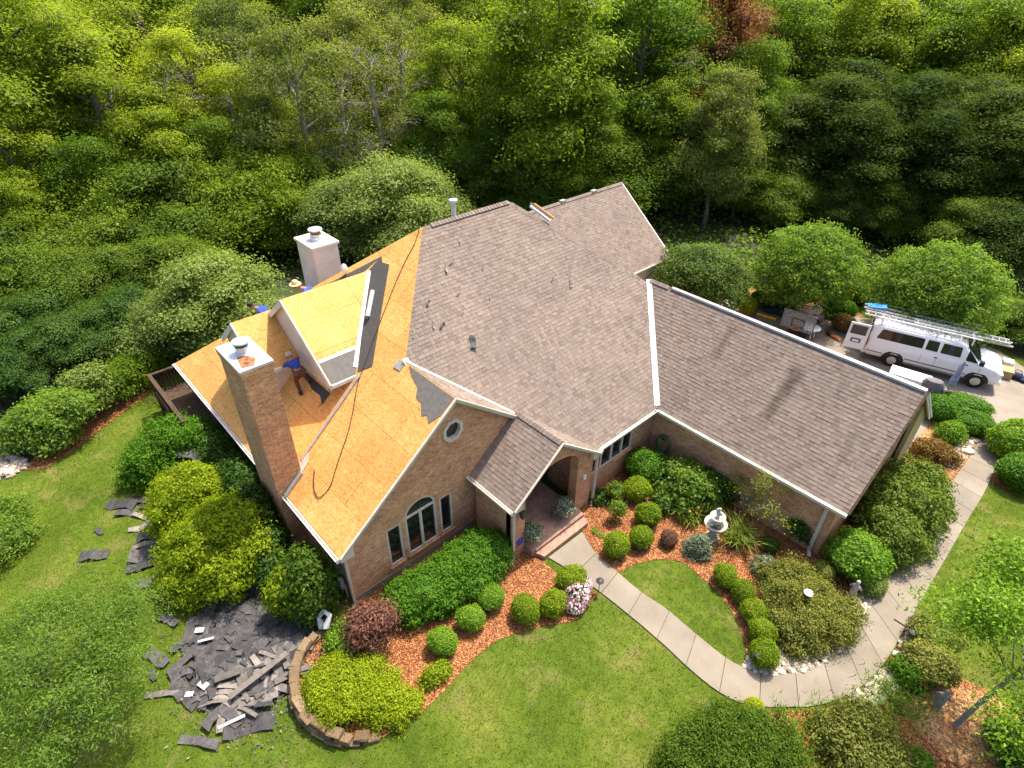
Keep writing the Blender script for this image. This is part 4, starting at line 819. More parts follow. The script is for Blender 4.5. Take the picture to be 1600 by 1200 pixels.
FORM = {'maple': ('broadleaf_tree', 'full-crowned'), 'locust': ('locust_tree', 'tall airy layered'), 'under': ('understory_tree', 'low dense'), 'bare': ('thin_tree', 'thin bare-branched'), 'snag': ('bare_tree', 'nearly leafless pale'), 'conifer': ('conifer', 'bushy drooping')}
def where(px):
    for lim, w_ in ((120, 'beyond the far left lawn'), (320, 'beyond the deck corner'), (520, 'behind the dormers and pale chimney'), (660, 'behind the bare roof hip'), (820, 'behind the vent pipe'), (1000, 'behind the rear gable wing ridge'), (1180, 'beyond the rear gable end')):
        if px < lim: return w_
    return 'beyond the driveway and globe trees' if px < 1400 else 'beyond the white van'
rf = random.Random(77)
def ft(kind, var, px, d, h, lmat=None, wide=1.0, lab=None, rz=None):
    base = {'maple1': 15.6, 'maple2': 14.5, 'locust1': 16, 'locust2': 15, 'under1': 7.2, 'under2': 6.4, 'bare': 14.8, 'snag': 12.6, 'conifer1': 13, 'conifer2': 11.5}[var]
    s = h / base; p = at_px(px, d); nm, form = FORM[kind]; col = COLW[lmat or DEFC[kind]]
    row_ = 'at the wood edge' if d < 50 else ('' if d < 62 else ('in the second rank' if d < 80 else ('deep in the woods' if d < 100 else 'on the farthest wood line')))
    lb = ' '.join(('%s %s %s %s %s' % (form, col, 'conifer' if kind == 'conifer' else 'tree', row_, where(px))).split()); gr = lb + ' group'
    if lab: nm, lb, gr = lab[0], lab[1], (lab[2] if len(lab) > 2 else None)
    return place(var, p.x, p.y, s, rf.uniform(0, 6.28) if rz is None else rz, nm, lb, 'tree', gr.replace(' group', '') if gr else None, lmat, 1.0, 0, wide)
# hero trees, by the column they stand in and their distance
ft('maple', 'maple1', 850, 47, 16.8, None, 1.15, ('broadleaf_tree', 'big bright green broadleaf tree rising right behind the main roof ridge'))
ft('maple', 'maple2', 985, 53, 17, None, 1.1); ft('maple', 'maple2', 725, 50, 13.8, 'leaf_locust', 1.0, ('broadleaf_tree', 'yellowish green tree left of the big tree behind the roof ridge'))
ft('maple', 'maple1', 1150, 54, 12.6, 'leaf_maple', .95); ft('maple', 'maple2', 1120, 47, 11.5, 'leaf_olive', .9, ('olive_tree', 'olive and brown tinged tree beyond the rear gable wing'))
ft('conifer', 'conifer2', 1100, 57, 16.4, 'leaf_dead', 1.1, ('dead_conifer', 'dead rust-brown conifer standing among green trees'))
for px, d, h, v in ((1225, 53, 9.5, 1), (1280, 54, 11.0, 2), (1335, 51, 9.8, 1), (1400, 55, 11.2, 2), (1455, 52, 9.6, 1), (1515, 55, 10.8, 2), (1575, 53, 9.8, 1), (1640, 55, 11, 2), (1310, 58, 11.5, 2), (1500, 60, 11, 1), (1430, 59, 11, 1)): ft('conifer', 'conifer%d' % v, px, d, h, None, rf.uniform(1.45, 1.75))
for px, d, h, v in ((1290, 68, 16, 1), (1370, 72, 15.8, 2), (1450, 68, 15.5, 1), (1530, 70, 16, 2), (1600, 66, 15.5, 1), (1200, 66, 15, 2), (1680, 68, 16, 1), (1230, 82, 16.5, 1), (1330, 86, 16.8, 2), (1420, 88, 16.5, 1), (1510, 90, 17, 2), (1610, 88, 17, 1), (1150, 84, 17, 2), (1050, 78, 17.5, 1), (960, 76, 17.5, 2), (880, 80, 18, 1), (790, 76, 17.5, 2), (700, 74, 17, 1)): ft('maple', 'maple%d' % v, px, d, h, rf.choice(('leaf_maple', 'leaf_maple', 'leaf_silver', 'leaf_locust')), 1.15)
# left woods
ft('locust', 'locust1', 75, 48, 16.8, None, 1.1, ('leaning_tree', 'leaning tall tree with a bare grey trunk at the left of the woods'), 2.6); ft('locust', 'locust2', 165, 46.5, 15.0, None, 1.0); ft('locust', 'locust1', 255, 56, 16.5, None, 1.1)
ft('locust', 'locust2', 20, 58, 17, None, 1.1); ft('maple', 'maple2', 310, 60, 16.5, 'leaf_maple'); ft('bare', 'bare', 405, 54, 15.5, None, 1.1); ft('bare', 'bare', 485, 46, 14.2, None, 1.1); ft('bare', 'bare', 560, 52, 15.2, None, 1.1); ft('bare', 'bare', 360, 62, 17)
ft('locust', 'locust1', 320, 48, 13.5, None, 1.0); ft('bare', 'bare', 640, 58, 16.5); ft('maple', 'maple1', 610, 66, 17.5, 'leaf_maple'); ft('locust', 'locust2', -60, 54, 17, None, 1.1); ft('locust', 'locust1', 120, 66, 18)
for k in range(26): ft(*(rf.choice((('maple', 'maple1'), ('maple', 'maple2'), ('locust', 'locust1'), ('locust', 'locust2'), ('bare', 'bare')))), -120 + k * 46 + rf.uniform(-20, 20), rf.uniform(72, 96), rf.uniform(15.5, 18.5), None, 1.2)
for k in range(30): ft('maple', rf.choice(('maple1', 'maple2')), -200 + k * 68 + rf.uniform(-30, 30), rf.uniform(105, 150), rf.uniform(15.5, 18.5), rf.choice(('leaf_maple', 'leaf_silver', 'leaf_deep')), 1.5)
for px, py, h, v in ((-30, 640, 2.8, 1), (25, 622, 2.6, 2), (75, 590, 2.8, 1), (120, 570, 3.0, 2), (165, 552, 2.8, 1), (215, 532, 3.2, 2), (10, 585, 3.6, 2), (95, 548, 3.6, 1)):
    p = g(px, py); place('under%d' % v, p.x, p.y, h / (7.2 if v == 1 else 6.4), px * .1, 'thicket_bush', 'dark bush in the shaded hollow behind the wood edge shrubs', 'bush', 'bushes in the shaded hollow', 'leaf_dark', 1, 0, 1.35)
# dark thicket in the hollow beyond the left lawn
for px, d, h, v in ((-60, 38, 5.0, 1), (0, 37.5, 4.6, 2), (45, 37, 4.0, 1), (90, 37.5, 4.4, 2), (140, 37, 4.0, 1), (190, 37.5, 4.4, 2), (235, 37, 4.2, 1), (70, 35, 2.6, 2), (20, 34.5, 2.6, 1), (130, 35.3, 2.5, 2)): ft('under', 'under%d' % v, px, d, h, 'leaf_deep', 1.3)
for px, d, h in ((545, 45, 12.0), (595, 47, 13.0), (290, 46, 12.5), (640, 49, 13.0), (1045, 51, 12.5), (205, 46.5, 12.0), (380, 46, 10.5)): ft('snag', 'snag', px, d, h, None, 1.0)
# mid-height trees breaking up the wood edge
for px, d, h, v, lm in ((15, 43.5, 10.5, 'maple2', 'leaf_locust'), (125, 42.5, 9.0, 'maple1', 'leaf_maple'), (245, 44, 10.0, 'maple2', 'leaf_locust'), (335, 44.5, 9.0, 'maple1', 'leaf_maple'), (440, 46.5, 9.5, 'maple2', 'leaf_locust'), (680, 47, 9.5, 'maple2', 'leaf_maple'), (780, 45.5, 8.5, 'maple1', 'leaf_deep'), (930, 47, 10.0, 'maple2', 'leaf_maple'), (1035, 50, 10.5, 'maple1', 'leaf_maple'), (-40, 41.5, 8.0, 'maple1', 'leaf_maple'), (1180, 52, 9.0, 'maple2', 'leaf_maple')): ft('maple', v, px, d, h, lm, 1.05)
# understory along the wood edge
for px, d, h, v, lm in ((-40, 44, 7.5, 1, 'leaf_maple'), (30, 45, 6.6, 2, 'leaf_locust'), (95, 43, 7.5, 1, 'leaf_maple'), (160, 43.5, 6.2, 2, 'leaf_locust'), (225, 42.5, 7.5, 1, 'leaf_deep'), (295, 44, 6.6, 2, 'leaf_maple'), (20, 40.5, 5.5, 2, 'leaf_deep'), (110, 40, 5.5, 1, 'leaf_deep'), (185, 39.5, 5.0, 2, 'leaf_deep'), (60, 51, 7.5, 1, 'leaf_locust'), (200, 51, 7.2, 1, 'leaf_locust'), (410, 42.5, 6.8, 1, 'leaf_maple'), (350, 42, 6.4, 2, 'leaf_maple'), (455, 43.5, 6.8, 2, 'leaf_deep'),
        (530, 45, 5.8, 1, 'leaf_olive'), (660, 46, 6.5, 2, 'leaf_deep'), (740, 45, 6.0, 1, 'leaf_deep'), (820, 44, 5.5, 2, 'leaf_deep'), (900, 46, 6.0, 1, 'leaf_maple'), (980, 48, 7.0, 2, 'leaf_maple'), (1050, 50, 8.0, 1, 'leaf_deep'), (1100, 52, 6.5, 2, 'leaf_olive'), (-90, 42, 7, 2, 'leaf_deep'), (1165, 50, 6.0, 1, 'leaf_deep'), (1240, 49, 4.5, 2, 'leaf_deep'), (1340, 48, 4.0, 1, 'leaf_conifer'), (1420, 50, 4.5, 2, 'leaf_deep'), (1560, 49, 4.5, 1, 'leaf_deep'), (1630, 48, 5.0, 2, 'leaf_conifer')):
    ft('under', 'under%d' % v, px, d, h, lm, rf.uniform(1.1, 1.35))
for px, py, h, v in ((1330, 470, 2.2, 1), (1385, 478, 2.0, 2), (1535, 522, 2.4, 1), (1575, 532, 2.6, 2), (1615, 545, 2.4, 1), (1655, 560, 2.6, 2), (1500, 508, 2.2, 2)):
    p = g(px, py); place('under%d' % v, p.x, p.y, h / (7.2 if v == 1 else 6.4), px * .1, 'thicket_bush', 'dark bush crowding the far edge of the driveway behind the van', 'bush', 'bushes along the far driveway edge', 'leaf_deep', 1, 0, 1.3)
def pt_tree(var, px, py, h, lm, wide, name, label, cat='tree', group=None, rz=0.):
    base = {'under1': 7.2, 'under2': 6.4}[var]; p = g(px, py); s = h / base; return place(var, p.x, p.y, s, rz, name, label, cat, group, lm, 1, 0, wide)
pt_tree('under1', 360, 556, 5.6, 'leaf_silver', 1.35, 'leafy_tree', 'grey-green leafy tree just beyond the dormers of the stripped roof', rz=1.)
pt_tree('under2', 285, 560, 4.0, 'leaf_silver', 1.2, 'leafy_tree', 'smaller grey-green tree at the house corner by the deck', rz=2.)
ft('under', 'under1', 590, 39, 7.0, 'leaf_silver', 1.25, ('leafy_tree', 'light green rounded tree behind the bare hip of the roof')); ft('under', 'under2', 520, 40, 5.8, 'leaf_silver', 1.2, ('leafy_tree', 'light green tree beside the pale sided chimney')); ft('under', 'under2', 650, 41, 6.2, 'leaf_silver', 1.2, ('leafy_tree', 'light green tree left of the vent pipe on the ridge'))
# thicket floor cover
rsu = np.random.default_rng(8); Pu = []
ang = rsu.uniform(-150, 1750, 26000); dd = rsu.uniform(38, 75, 26000)
P2 = np.array([[*(at_px(a, d_)[:2])] for a, d_ in zip(ang[:9000], dd[:9000])]); P2 = P2[inside(P2, FOREST)]
P3 = np.repeat(P2, 4, 0) + rsu.normal(size=(len(P2) * 4, 2)) * .45; zz = np.abs(rsu.normal(size=len(P3))) * .35 + .05; Pz = np.column_stack([P3, zz]); V, F, T = leaf_quads(Pz, unit(np.array([0, 0, 1.]) + rsu.normal(size=Pz.shape) * .5), .32, .2, rsu, rsu.random(len(Pz)))
tag(mesh_obj('undergrowth', np_mesh('undergrowth', V, F, T, M['leaf_deep'])), 'low leafy undergrowth covering the floor of the woods', 'undergrowth', kind='stuff')
# ------------------------------------------------------------------ garden: clipped shrubs
BALL = [foliage([(0, 0, .92, 1, 1, .92)], 6000, .105, 40 + k, M['leaf_boxwood'], amp=.085, core=.82, shell=.17, up=.3, rand=.6, low=-.85, name='clipped_foliage') for k in range(3)]
def ball(px, py, r, label, mat='leaf_boxwood', sq=1.0, group=None, cat='shrub', name='clipped_shrub', sx=1.0, rz=None, k=[0]):
    # px, py: picture position of the middle of the ball; r in pixels of the survey picture
    c = g(px, py, .4); R_ = r * dist(c) / FPX; c = g(px, py, R_ * .85 * sq); k[0] += 1; me = BALL[k[0] % 3]
    o = mesh_obj(name, me); o.location = (c.x, c.y, 0.012); q_ = .93 + .14 * ((k[0] * .618) % 1); o.scale = (R_ * sx * q_, R_ / q_, R_ * sq * (.92 + .12 * ((k[0] * .37) % 1))); o.rotation_euler = (0, 0, k[0] * 1.3 if rz is None else rz)
    o.material_slots[0].link = 'OBJECT'; o.material_slots[0].material = M[mat]; return tag(o, label, cat, group)
ball(768, 934, 20, 'round clipped shrub against the bright hedge, the one nearest the porch', 'leaf_bright'); ball(734, 967, 20, 'round clipped shrub in the middle of the three below the bright hedge', 'leaf_bright'); ball(692, 1004, 21, 'round clipped shrub below the bright hedge, the one nearest the burgundy maple', 'leaf_bright')
ball(820, 953, 21, 'darker round boxwood alone between the hedge and the pink flowers'); ball(865, 943, 20, 'round boxwood touching the pink and white flowers on the lawn side'); ball(892, 906, 22, 'round boxwood at the walkway edge behind the pink and white flowers')
ball(995, 765, 20, 'round boxwood below the large dark shrub in the wall corner'); ball(1013, 806, 19, 'round boxwood between the yellow daylily and the rose stems'); ball(965, 852, 20, 'round boxwood beside the walkway near the porch steps'); ball(1002, 841, 18, 'round boxwood next to the one beside the walkway, away from the walk')
ball(1006, 727, 29, 'large dark rounded shrub in the corner where garage wall meets the house', 'leaf_yew')
row = 'row of round boxwoods edging the small lawn'
for px, py, r in ((1133, 901, 17), (1160, 926, 16.5), (1179, 955, 18), (1190, 988, 18), (1195, 1023, 19.5)): ball(px, py, r, 'round clipped boxwood in the row along the curved edge of the small lawn', group=row)
ball(1340, 871, 38, 'big bright round shrub off the garage corner downspout', 'leaf_bright', .85)
ball(1468, 641, 20, 'clipped dark hedge mound tucked against the garage corner', 'leaf_yew', .8); ball(1507, 631, 19, 'long clipped hedge mound at the driveway end, the farther one', 'leaf_yew', .6, sx=1.6, rz=.3); ball(1519, 659, 20, 'long clipped hedge mound beside the top of the walkway', 'leaf_yew', .7, sx=1.35, rz=.3)
ball(1168, 479, 13, 'lime yellow round shrub at the edge of the driveway behind the garage', 'leaf_lime')
dg = 'green shrubs along the back of the driveway'
for px, py, r in ((1186, 467, 13), (1210, 469, 13), (1157, 462, 12), (1232, 474, 12)): ball(px, py, r, 'green rounded shrub in the bed behind the driveway under the globe trees', 'leaf_yew', group=dg)
ball(1300, 482, 13, 'rounded shrub behind the green bucket by the driveway', 'leaf_yew'); ball(1321, 487, 13, 'rounded shrub between the green bucket and the white van', 'leaf_yew')
ball(1318, 505, 16, 'low reddish shrub on the driveway edge behind the open van door', 'leaf_barberry', .8)
ball(1592, 690, 28, 'bright green mounded shrub across the walkway from the hedge mounds', 'leaf_bright', .9); ball(1600, 738, 27, 'darker clipped shrub beside the path lamp at the lawn corner', 'leaf_yew', .8)
ball(1462, 990, 27, 'rounded olive shrub beside the flat stone on the walkway edge', 'leaf_juniper', .8); ball(1456, 1038, 30, 'flat rounded olive shrub behind the red geraniums', 'leaf_juniper', .7)
ball(1178, 1106, 13, 'small lime ball shrub below the walkway bend', 'leaf_lime'); ball(1285, 895, 17, 'small dull olive shrub by the garage corner bed', 'leaf_juniper', .9); ball(1203, 851, 13, 'small dark green shrub in the shade of the garage wall', 'leaf_dark', .8)
ball(1045, 842, 13, 'small dark red shrub in the mulch near the lawn edge', 'leaf_burgundy'); ball(1360, 911, 19, 'pale green loose shrub beside the walkway by the river stones', 'leaf_silver', .8)

# ------------------------------------------------------------------ garden: loose shrubs, each a mesh of its own
def shrub(name, label, lobes_px, n, leaf, mat, seed, cat='shrub', clusters=0, cr=.12, group=None, **kw):
    # lobes_px: (px, py, r_px, height factor) – middle of each lobe in the survey picture, resting on the ground
    L = []
    for t in lobes_px:
        px, py, r, hf = t[:4]; zc = t[4] if len(t) > 4 else None
        c0 = g(px, py, .5); R_ = r * dist(c0) / FPX; z = R_ * hf * .75 if zc is None else zc; c = g(px, py, z); L.append((c.x, c.y, z, R_, R_, R_ * hf))
    bx, by = sum(l[0] for l in L) / len(L), sum(l[1] for l in L) / len(L); L = [(l[0] - bx, l[1] - by, *l[2:]) for l in L]
    o = mesh_obj(name, foliage(L, n, leaf, seed, M[mat], clusters, cr, name=name, **kw)); o.location = (bx, by, 0); return tag(o, label, cat, group)
shrub('hedge', 'wide bright green hedge mound under the front windows', [(640, 940, 36, .8), (665, 925, 40, .8), (695, 905, 42, .8), (725, 885, 42, .8), (755, 868, 40, .85), (772, 860, 32, .9), (625, 930, 26, .8), (690, 930, 34, .7), (735, 905, 34, .8)], 26000, .075, 'leaf_yew', 60, clusters=2200, cr=.07, amp=.05, core=.88, shell=.1, up=.8)
shrub('burgundy_maple', 'small burgundy-leaved maple at the front corner of the house', [(582, 975, 24, 1.0, 1.0), (602, 966, 17, .9, 1.2), (568, 988, 19, .9, .9), (590, 996, 17, .8, .7), (562, 965, 14, .8, 1.2)], 7000, .09, 'leaf_burgundy', 61, 'tree', clusters=300, cr=.14, amp=.2, core=.3, shell=.6)
shrub('groundcover_shrub', 'spreading yellow-green shrub mass filling the stone-walled bed end', [(506, 1078, 25, .55, .48), (522, 1050, 27, .6, .48), (550, 1085, 32, .5, .45), (585, 1088, 32, .5, .38), (560, 1055, 30, .55, .45), (617, 1102, 26, .5, .26), (528, 1105, 24, .6, .4), (640, 1096, 17, .5, .18), (592, 1112, 22, .5, .28), (602, 1070, 20, .5, .32), (492, 1066, 14, .6, .42)], 34000, .07, 'leaf_gold', 62, clusters=2200, cr=.09, amp=.2, core=.66, shell=.4)
shrub('leafy_shrub', 'fresh green shrub between the burgundy maple and the stone wall', [(545, 985, 20, .9), (535, 1005, 20, .9), (550, 1020, 20, .8), (565, 1030, 18, .8)], 8000, .085, 'leaf_bright', 63, clusters=500, cr=.1, amp=.12, core=.7, shell=.3)
shrub('small_plant', 'small yellow-green plant alone in the front mulch', [(676, 1057, 13, .9), (690, 1048, 11, .9), (668, 1065, 9, .8)], 2200, .085, 'leaf_gold', 64, 'plant', clusters=160, cr=.08, core=.5, shell=.4)
shrub('side_bush', 'dark green bush with pale leaf tips beside the front corner of the house', [(476, 902, 32, 1.1, 1.4), (460, 924, 28, 1.0, 1.0), (488, 930, 29, 1.1, .8), (474, 945, 25, .9, .5)], 15000, .11, 'leaf_deep', 65, 'bush', clusters=720, cr=.14, amp=.15, core=.65, shell=.35)
shrub('side_bush', 'loose yellowish bush overhanging the torn shingle heap', [(440, 920, 20, .8, 1.3), (452, 900, 18, .8, 1.6), (436, 938, 16, .8, .9)], 3000, .11, 'leaf_gold', 66, 'bush', clusters=170, cr=.14, amp=.15, core=.3, shell=.5)
shrub('golden_bush', 'big golden green bush nearer the torn shingle heap', [(330, 850, 48, 1.0, 1.2), (365, 830, 46, 1.0, 1.4), (300, 865, 40, .9, 1.0), (350, 885, 44, .9, .9), (310, 900, 36, .9, .6), (390, 860, 36, 1.0, 1.1), (340, 815, 36, .9, 1.8)], 30000, .10, 'leaf_gold', 67, 'bush', clusters=1500, cr=.13, amp=.12, core=.72, shell=.3)
shrub('golden_bush', 'golden green bush behind the bigger one beside the lawn', [(285, 780, 42, .95, 1.3), (265, 805, 30, .9, .9), (310, 765, 34, .9, 1.6), (270, 765, 24, .9, 1.4)], 15000, .10, 'leaf_gold', 68, 'bush', clusters=800, cr=.13, amp=.12, core=.72, shell=.3)
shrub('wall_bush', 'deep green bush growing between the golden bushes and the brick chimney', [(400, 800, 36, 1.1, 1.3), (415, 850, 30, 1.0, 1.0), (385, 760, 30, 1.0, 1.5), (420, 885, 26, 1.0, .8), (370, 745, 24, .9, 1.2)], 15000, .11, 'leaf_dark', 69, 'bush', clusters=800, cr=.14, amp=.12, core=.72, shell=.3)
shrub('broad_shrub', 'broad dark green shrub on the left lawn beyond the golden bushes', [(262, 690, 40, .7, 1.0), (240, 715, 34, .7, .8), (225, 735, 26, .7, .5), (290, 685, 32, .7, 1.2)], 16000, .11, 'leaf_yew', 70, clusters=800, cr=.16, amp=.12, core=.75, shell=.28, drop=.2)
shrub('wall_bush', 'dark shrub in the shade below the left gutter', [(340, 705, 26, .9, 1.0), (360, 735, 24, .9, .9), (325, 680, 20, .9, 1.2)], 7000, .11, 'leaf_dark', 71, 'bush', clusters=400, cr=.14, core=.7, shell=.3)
shrub('wood_edge_shrub', 'broad light green shrub over the mulch strip at the wood edge', [(80, 650, 38, .75, 1.2), (55, 668, 30, .7, .9), (108, 640, 28, .7, 1.4), (38, 682, 22, .7, .6), (82, 678, 24, .7, .7)], 15000, .14, 'leaf_fern', 72, clusters=620, cr=.2, amp=.12, core=.65, shell=.35)
shrub('wood_edge_shrub', 'bluish pale shrub on the mulch strip at the wood edge', [(138, 605, 26, 1.0, 1.4), (150, 615, 20, .9, 1.0), (125, 615, 18, .9, 1.0)], 6000, .13, 'leaf_silver', 73, clusters=300, cr=.18, core=.65, shell=.35)
shrub('wood_edge_hedge', 'long yellow-green hedge on the wood edge leading to the deck', [(180, 600, 24, .9, .9), (200, 585, 24, .9, .9), (222, 570, 24, .9, .9), (245, 553, 24, .9, .9), (265, 540, 20, .9, .9)], 11000, .12, 'leaf_maple', 74, clusters=560, cr=.17, core=.7, shell=.3)
shrub('hydrangea', 'light green broad-leaved shrub against the garage wall near the hose', [(1060, 745, 30, .95), (1085, 765, 32, .95), (1100, 745, 26, .9), (1075, 785, 24, .8), (1045, 765, 20, .8), (1110, 785, 20, .8)], 9000, .13, 'leaf_fern', 75, clusters=420, cr=.15, amp=.12, core=.7, shell=.3, aspect=.62)
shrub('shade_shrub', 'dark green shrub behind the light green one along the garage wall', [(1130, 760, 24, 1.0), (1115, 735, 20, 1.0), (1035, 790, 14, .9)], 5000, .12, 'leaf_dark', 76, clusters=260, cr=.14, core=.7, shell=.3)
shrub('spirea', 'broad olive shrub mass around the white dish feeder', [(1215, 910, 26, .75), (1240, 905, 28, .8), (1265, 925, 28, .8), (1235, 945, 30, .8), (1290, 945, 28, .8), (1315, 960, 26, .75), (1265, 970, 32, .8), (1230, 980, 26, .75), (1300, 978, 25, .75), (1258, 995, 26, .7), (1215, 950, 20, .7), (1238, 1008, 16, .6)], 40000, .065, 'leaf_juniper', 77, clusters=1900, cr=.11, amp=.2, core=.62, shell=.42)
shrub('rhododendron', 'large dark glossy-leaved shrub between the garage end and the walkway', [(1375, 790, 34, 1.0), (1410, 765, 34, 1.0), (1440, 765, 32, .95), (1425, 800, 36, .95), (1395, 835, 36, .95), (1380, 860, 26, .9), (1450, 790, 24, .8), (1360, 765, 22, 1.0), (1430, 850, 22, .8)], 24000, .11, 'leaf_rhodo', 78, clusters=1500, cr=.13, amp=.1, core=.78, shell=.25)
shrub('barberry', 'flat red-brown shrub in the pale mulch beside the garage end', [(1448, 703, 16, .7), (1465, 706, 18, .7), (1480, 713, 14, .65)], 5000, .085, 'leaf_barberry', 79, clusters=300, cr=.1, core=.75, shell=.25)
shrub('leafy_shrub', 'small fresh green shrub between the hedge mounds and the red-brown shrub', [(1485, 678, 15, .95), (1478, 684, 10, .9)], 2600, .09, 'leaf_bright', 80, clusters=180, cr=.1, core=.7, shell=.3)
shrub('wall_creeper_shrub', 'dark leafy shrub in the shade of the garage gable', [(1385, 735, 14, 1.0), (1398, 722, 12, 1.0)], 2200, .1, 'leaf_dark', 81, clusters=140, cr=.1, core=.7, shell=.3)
shrub('rose_bush', 'red geraniums in a green mound beside the flat olive shrub', [(1412, 1045, 16, .8), (1424, 1056, 18, .8), (1433, 1062, 14, .7)], 3200, .07, 'leaf_yew', 82, 'flowers', clusters=220, cr=.08, core=.75, shell=.25)
shrub('rose_bush', 'red-flowered green bush at the far end of the lower bed', [(1580, 1165, 22, .9), (1592, 1180, 22, .9), (1568, 1158, 14, .8)], 5000, .075, 'leaf_dark', 83, 'flowers', clusters=320, cr=.08, core=.7, shell=.3)
shrub('garden_bush', 'large green bush at the lower end of the bed below the walkway bend', [(1100, 1172, 42, .7, .5), (1150, 1160, 46, .7, .55), (1195, 1168, 42, .7, .5), (1150, 1205, 50, .7, .5), (1080, 1205, 40, .7, .4), (1215, 1200, 38, .7, .4), (1120, 1150, 26, .7, .6)], 40000, .065, 'leaf_deep', 84, 'bush', clusters=1900, cr=.12, amp=.16, core=.66, shell=.38)
shrub('garden_bush', 'yellowish olive feathery bush beside the large green one', [(1340, 1140, 34, .8), (1360, 1165, 34, .8), (1320, 1165, 30, .8), (1345, 1195, 34, .8), (1385, 1180, 24, .7), (1300, 1140, 22, .7)], 15000, .085, 'leaf_juniper', 85, 'bush', clusters=900, cr=.12, amp=.15, core=.68, shell=.3)
shrub('low_plant', 'low green plant in the sunny mulch of the lower bed', [(1435, 1185, 12, .7), (1446, 1190, 8, .7)], 1200, .08, 'leaf_bright', 86, 'plant', clusters=100, cr=.08, core=.5, shell=.4)
shrub('weed_patch', 'light green shrub at the edge of the left lawn by the foreground tree', [(-5, 810, 34, .7), (25, 838, 26, .6), (-20, 850, 40, .7)], 8000, .10, 'leaf_fern', 87, clusters=400, cr=.15, core=.65, shell=.35)
# flowers dotted over a mound
def dots(name, label, parent_lobes, n, size, mat, seed, cat='flowers'):
    rs = np.random.default_rng(seed); P = []; Nn = []
    for px, py, r, hf in parent_lobes:
        c0 = g(px, py, .5); R_ = r * dist(c0) / FPX; z = R_ * hf * .75; c = g(px, py, z); d = unit(rs.normal(size=(n, 3))); d[:, 2] = np.abs(d[:, 2]); P.append(np.array(c) + d * np.array([R_, R_, R_ * hf]) * 1.03); Nn.append(d)
    P = np.vstack(P); Nn = unit(np.vstack(Nn) + rs.normal(size=P.shape) * .3); V, F, T = leaf_quads(P, Nn, size, size * .9, rs, rs.random(len(P)), .15); return V, F, T
def petals(owner, lobes, n, size, mat, seed):
    V, F, T = dots('p', None, lobes, n, size, mat, seed); V = V - np.array(owner.location); o = mesh_obj('petals', np_mesh('petals', V, F, T, M[mat]), owner); o['kind'] = 'stuff'; return o
fl_ = shrub('petunia_mound', 'mound of pink and white flowers at the walkway edge', [(902, 930, 18, .95), (898, 945, 14, .8), (908, 915, 14, .9)], 3200, .06, 'leaf_yew', 88, 'flowers', clusters=220, cr=.06, core=.8, shell=.2)
petals(fl_, [(902, 930, 20, .95), (898, 945, 16, .8), (908, 915, 16, .9)], 330, .085, 'leaf_flower', 90)
for o in list(COL.objects):
    if o.name.startswith('rose_bush'):
        lb = [(1412, 1045, 16, .8), (1424, 1056, 18, .8), (1433, 1062, 14, .7)] if 'geraniums' in o['label'] else [(1580, 1165, 22, .9), (1592, 1180, 22, .9), (1568, 1158, 14, .8)]
        petals(o, lb, 7, .12, 'petal_red', 92)
# strap-leaved clumps
def clump(px, py, n, ln, label, mat='leaf_blade', seed=1, spread=.12, name='daylily', cat='plant', lean=.9, w=.035):
    c = g(px, py); o = mesh_obj(name, blades(n, ln, w, seed, M[mat], spread, lean, name)); o.location = (c.x, c.y, .01); return tag(o, label, cat)
dl1 = clump(1075, 812, 150, .85, 'daylily clump with yellow blooms in front of the light green shrub', seed=1, spread=.18)
m_ = MB()
for a in range(5): m_.sphere((.25 * math.cos(a * 1.7), .25 * math.sin(a * 1.7), .55 + .04 * a), .05, .05, .04, 6, 4)
part(m_, 'bloom', 'petal_orange', dl1)
clump(1150, 845, 190, 1.25, 'big daylily clump arching beside the stone fountain', seed=2, spread=.22)
clump(1402, 1092, 520, .4, 'blue-green ornamental grass tuft below the walkway bend', 'leaf_fern', 3, .38, 'ornamental_grass', lean=.75, w=.025); clump(1362, 1126, 420, .36, 'lighter ornamental grass tuft beside the blue-green one', 'leaf_bright', 4, .34, 'ornamental_grass', lean=.6, w=.022); clump(1302, 1140, 420, .3, 'bright low ornamental grass along the lower walkway edge', 'leaf_bright', 5, .4, 'ornamental_grass', lean=.6, w=.022); clump(1248, 1146, 320, .3, 'short bright grass tuft between the small lime ball and the walkway bend', 'leaf_bright', 6, .35, 'ornamental_grass', lean=.6, w=.022)
def little_conifer(px, py, h, r, label, seed):
    c = g(px, py); L = [(0, 0, h * (.18 + .14 * k), r * (1 - k * .15), r * (1 - k * .15), h * .16) for k in range(6)]; o = mesh_obj('dwarf_spruce', foliage(L, 4200, .10, seed, M['leaf_blue'], 300, .09, name='dwarf_spruce', amp=.18, core=.7, shell=.35, aspect=.3)); o.location = (c.x, c.y, 0); return tag(o, label, 'shrub')
little_conifer(1090, 862, .75, .42, 'bluish dwarf spruce in front of the fountain', 95); little_conifer(1194, 893, .6, .38, 'bluish dwarf spruce at the top of the boxwood row', 96)
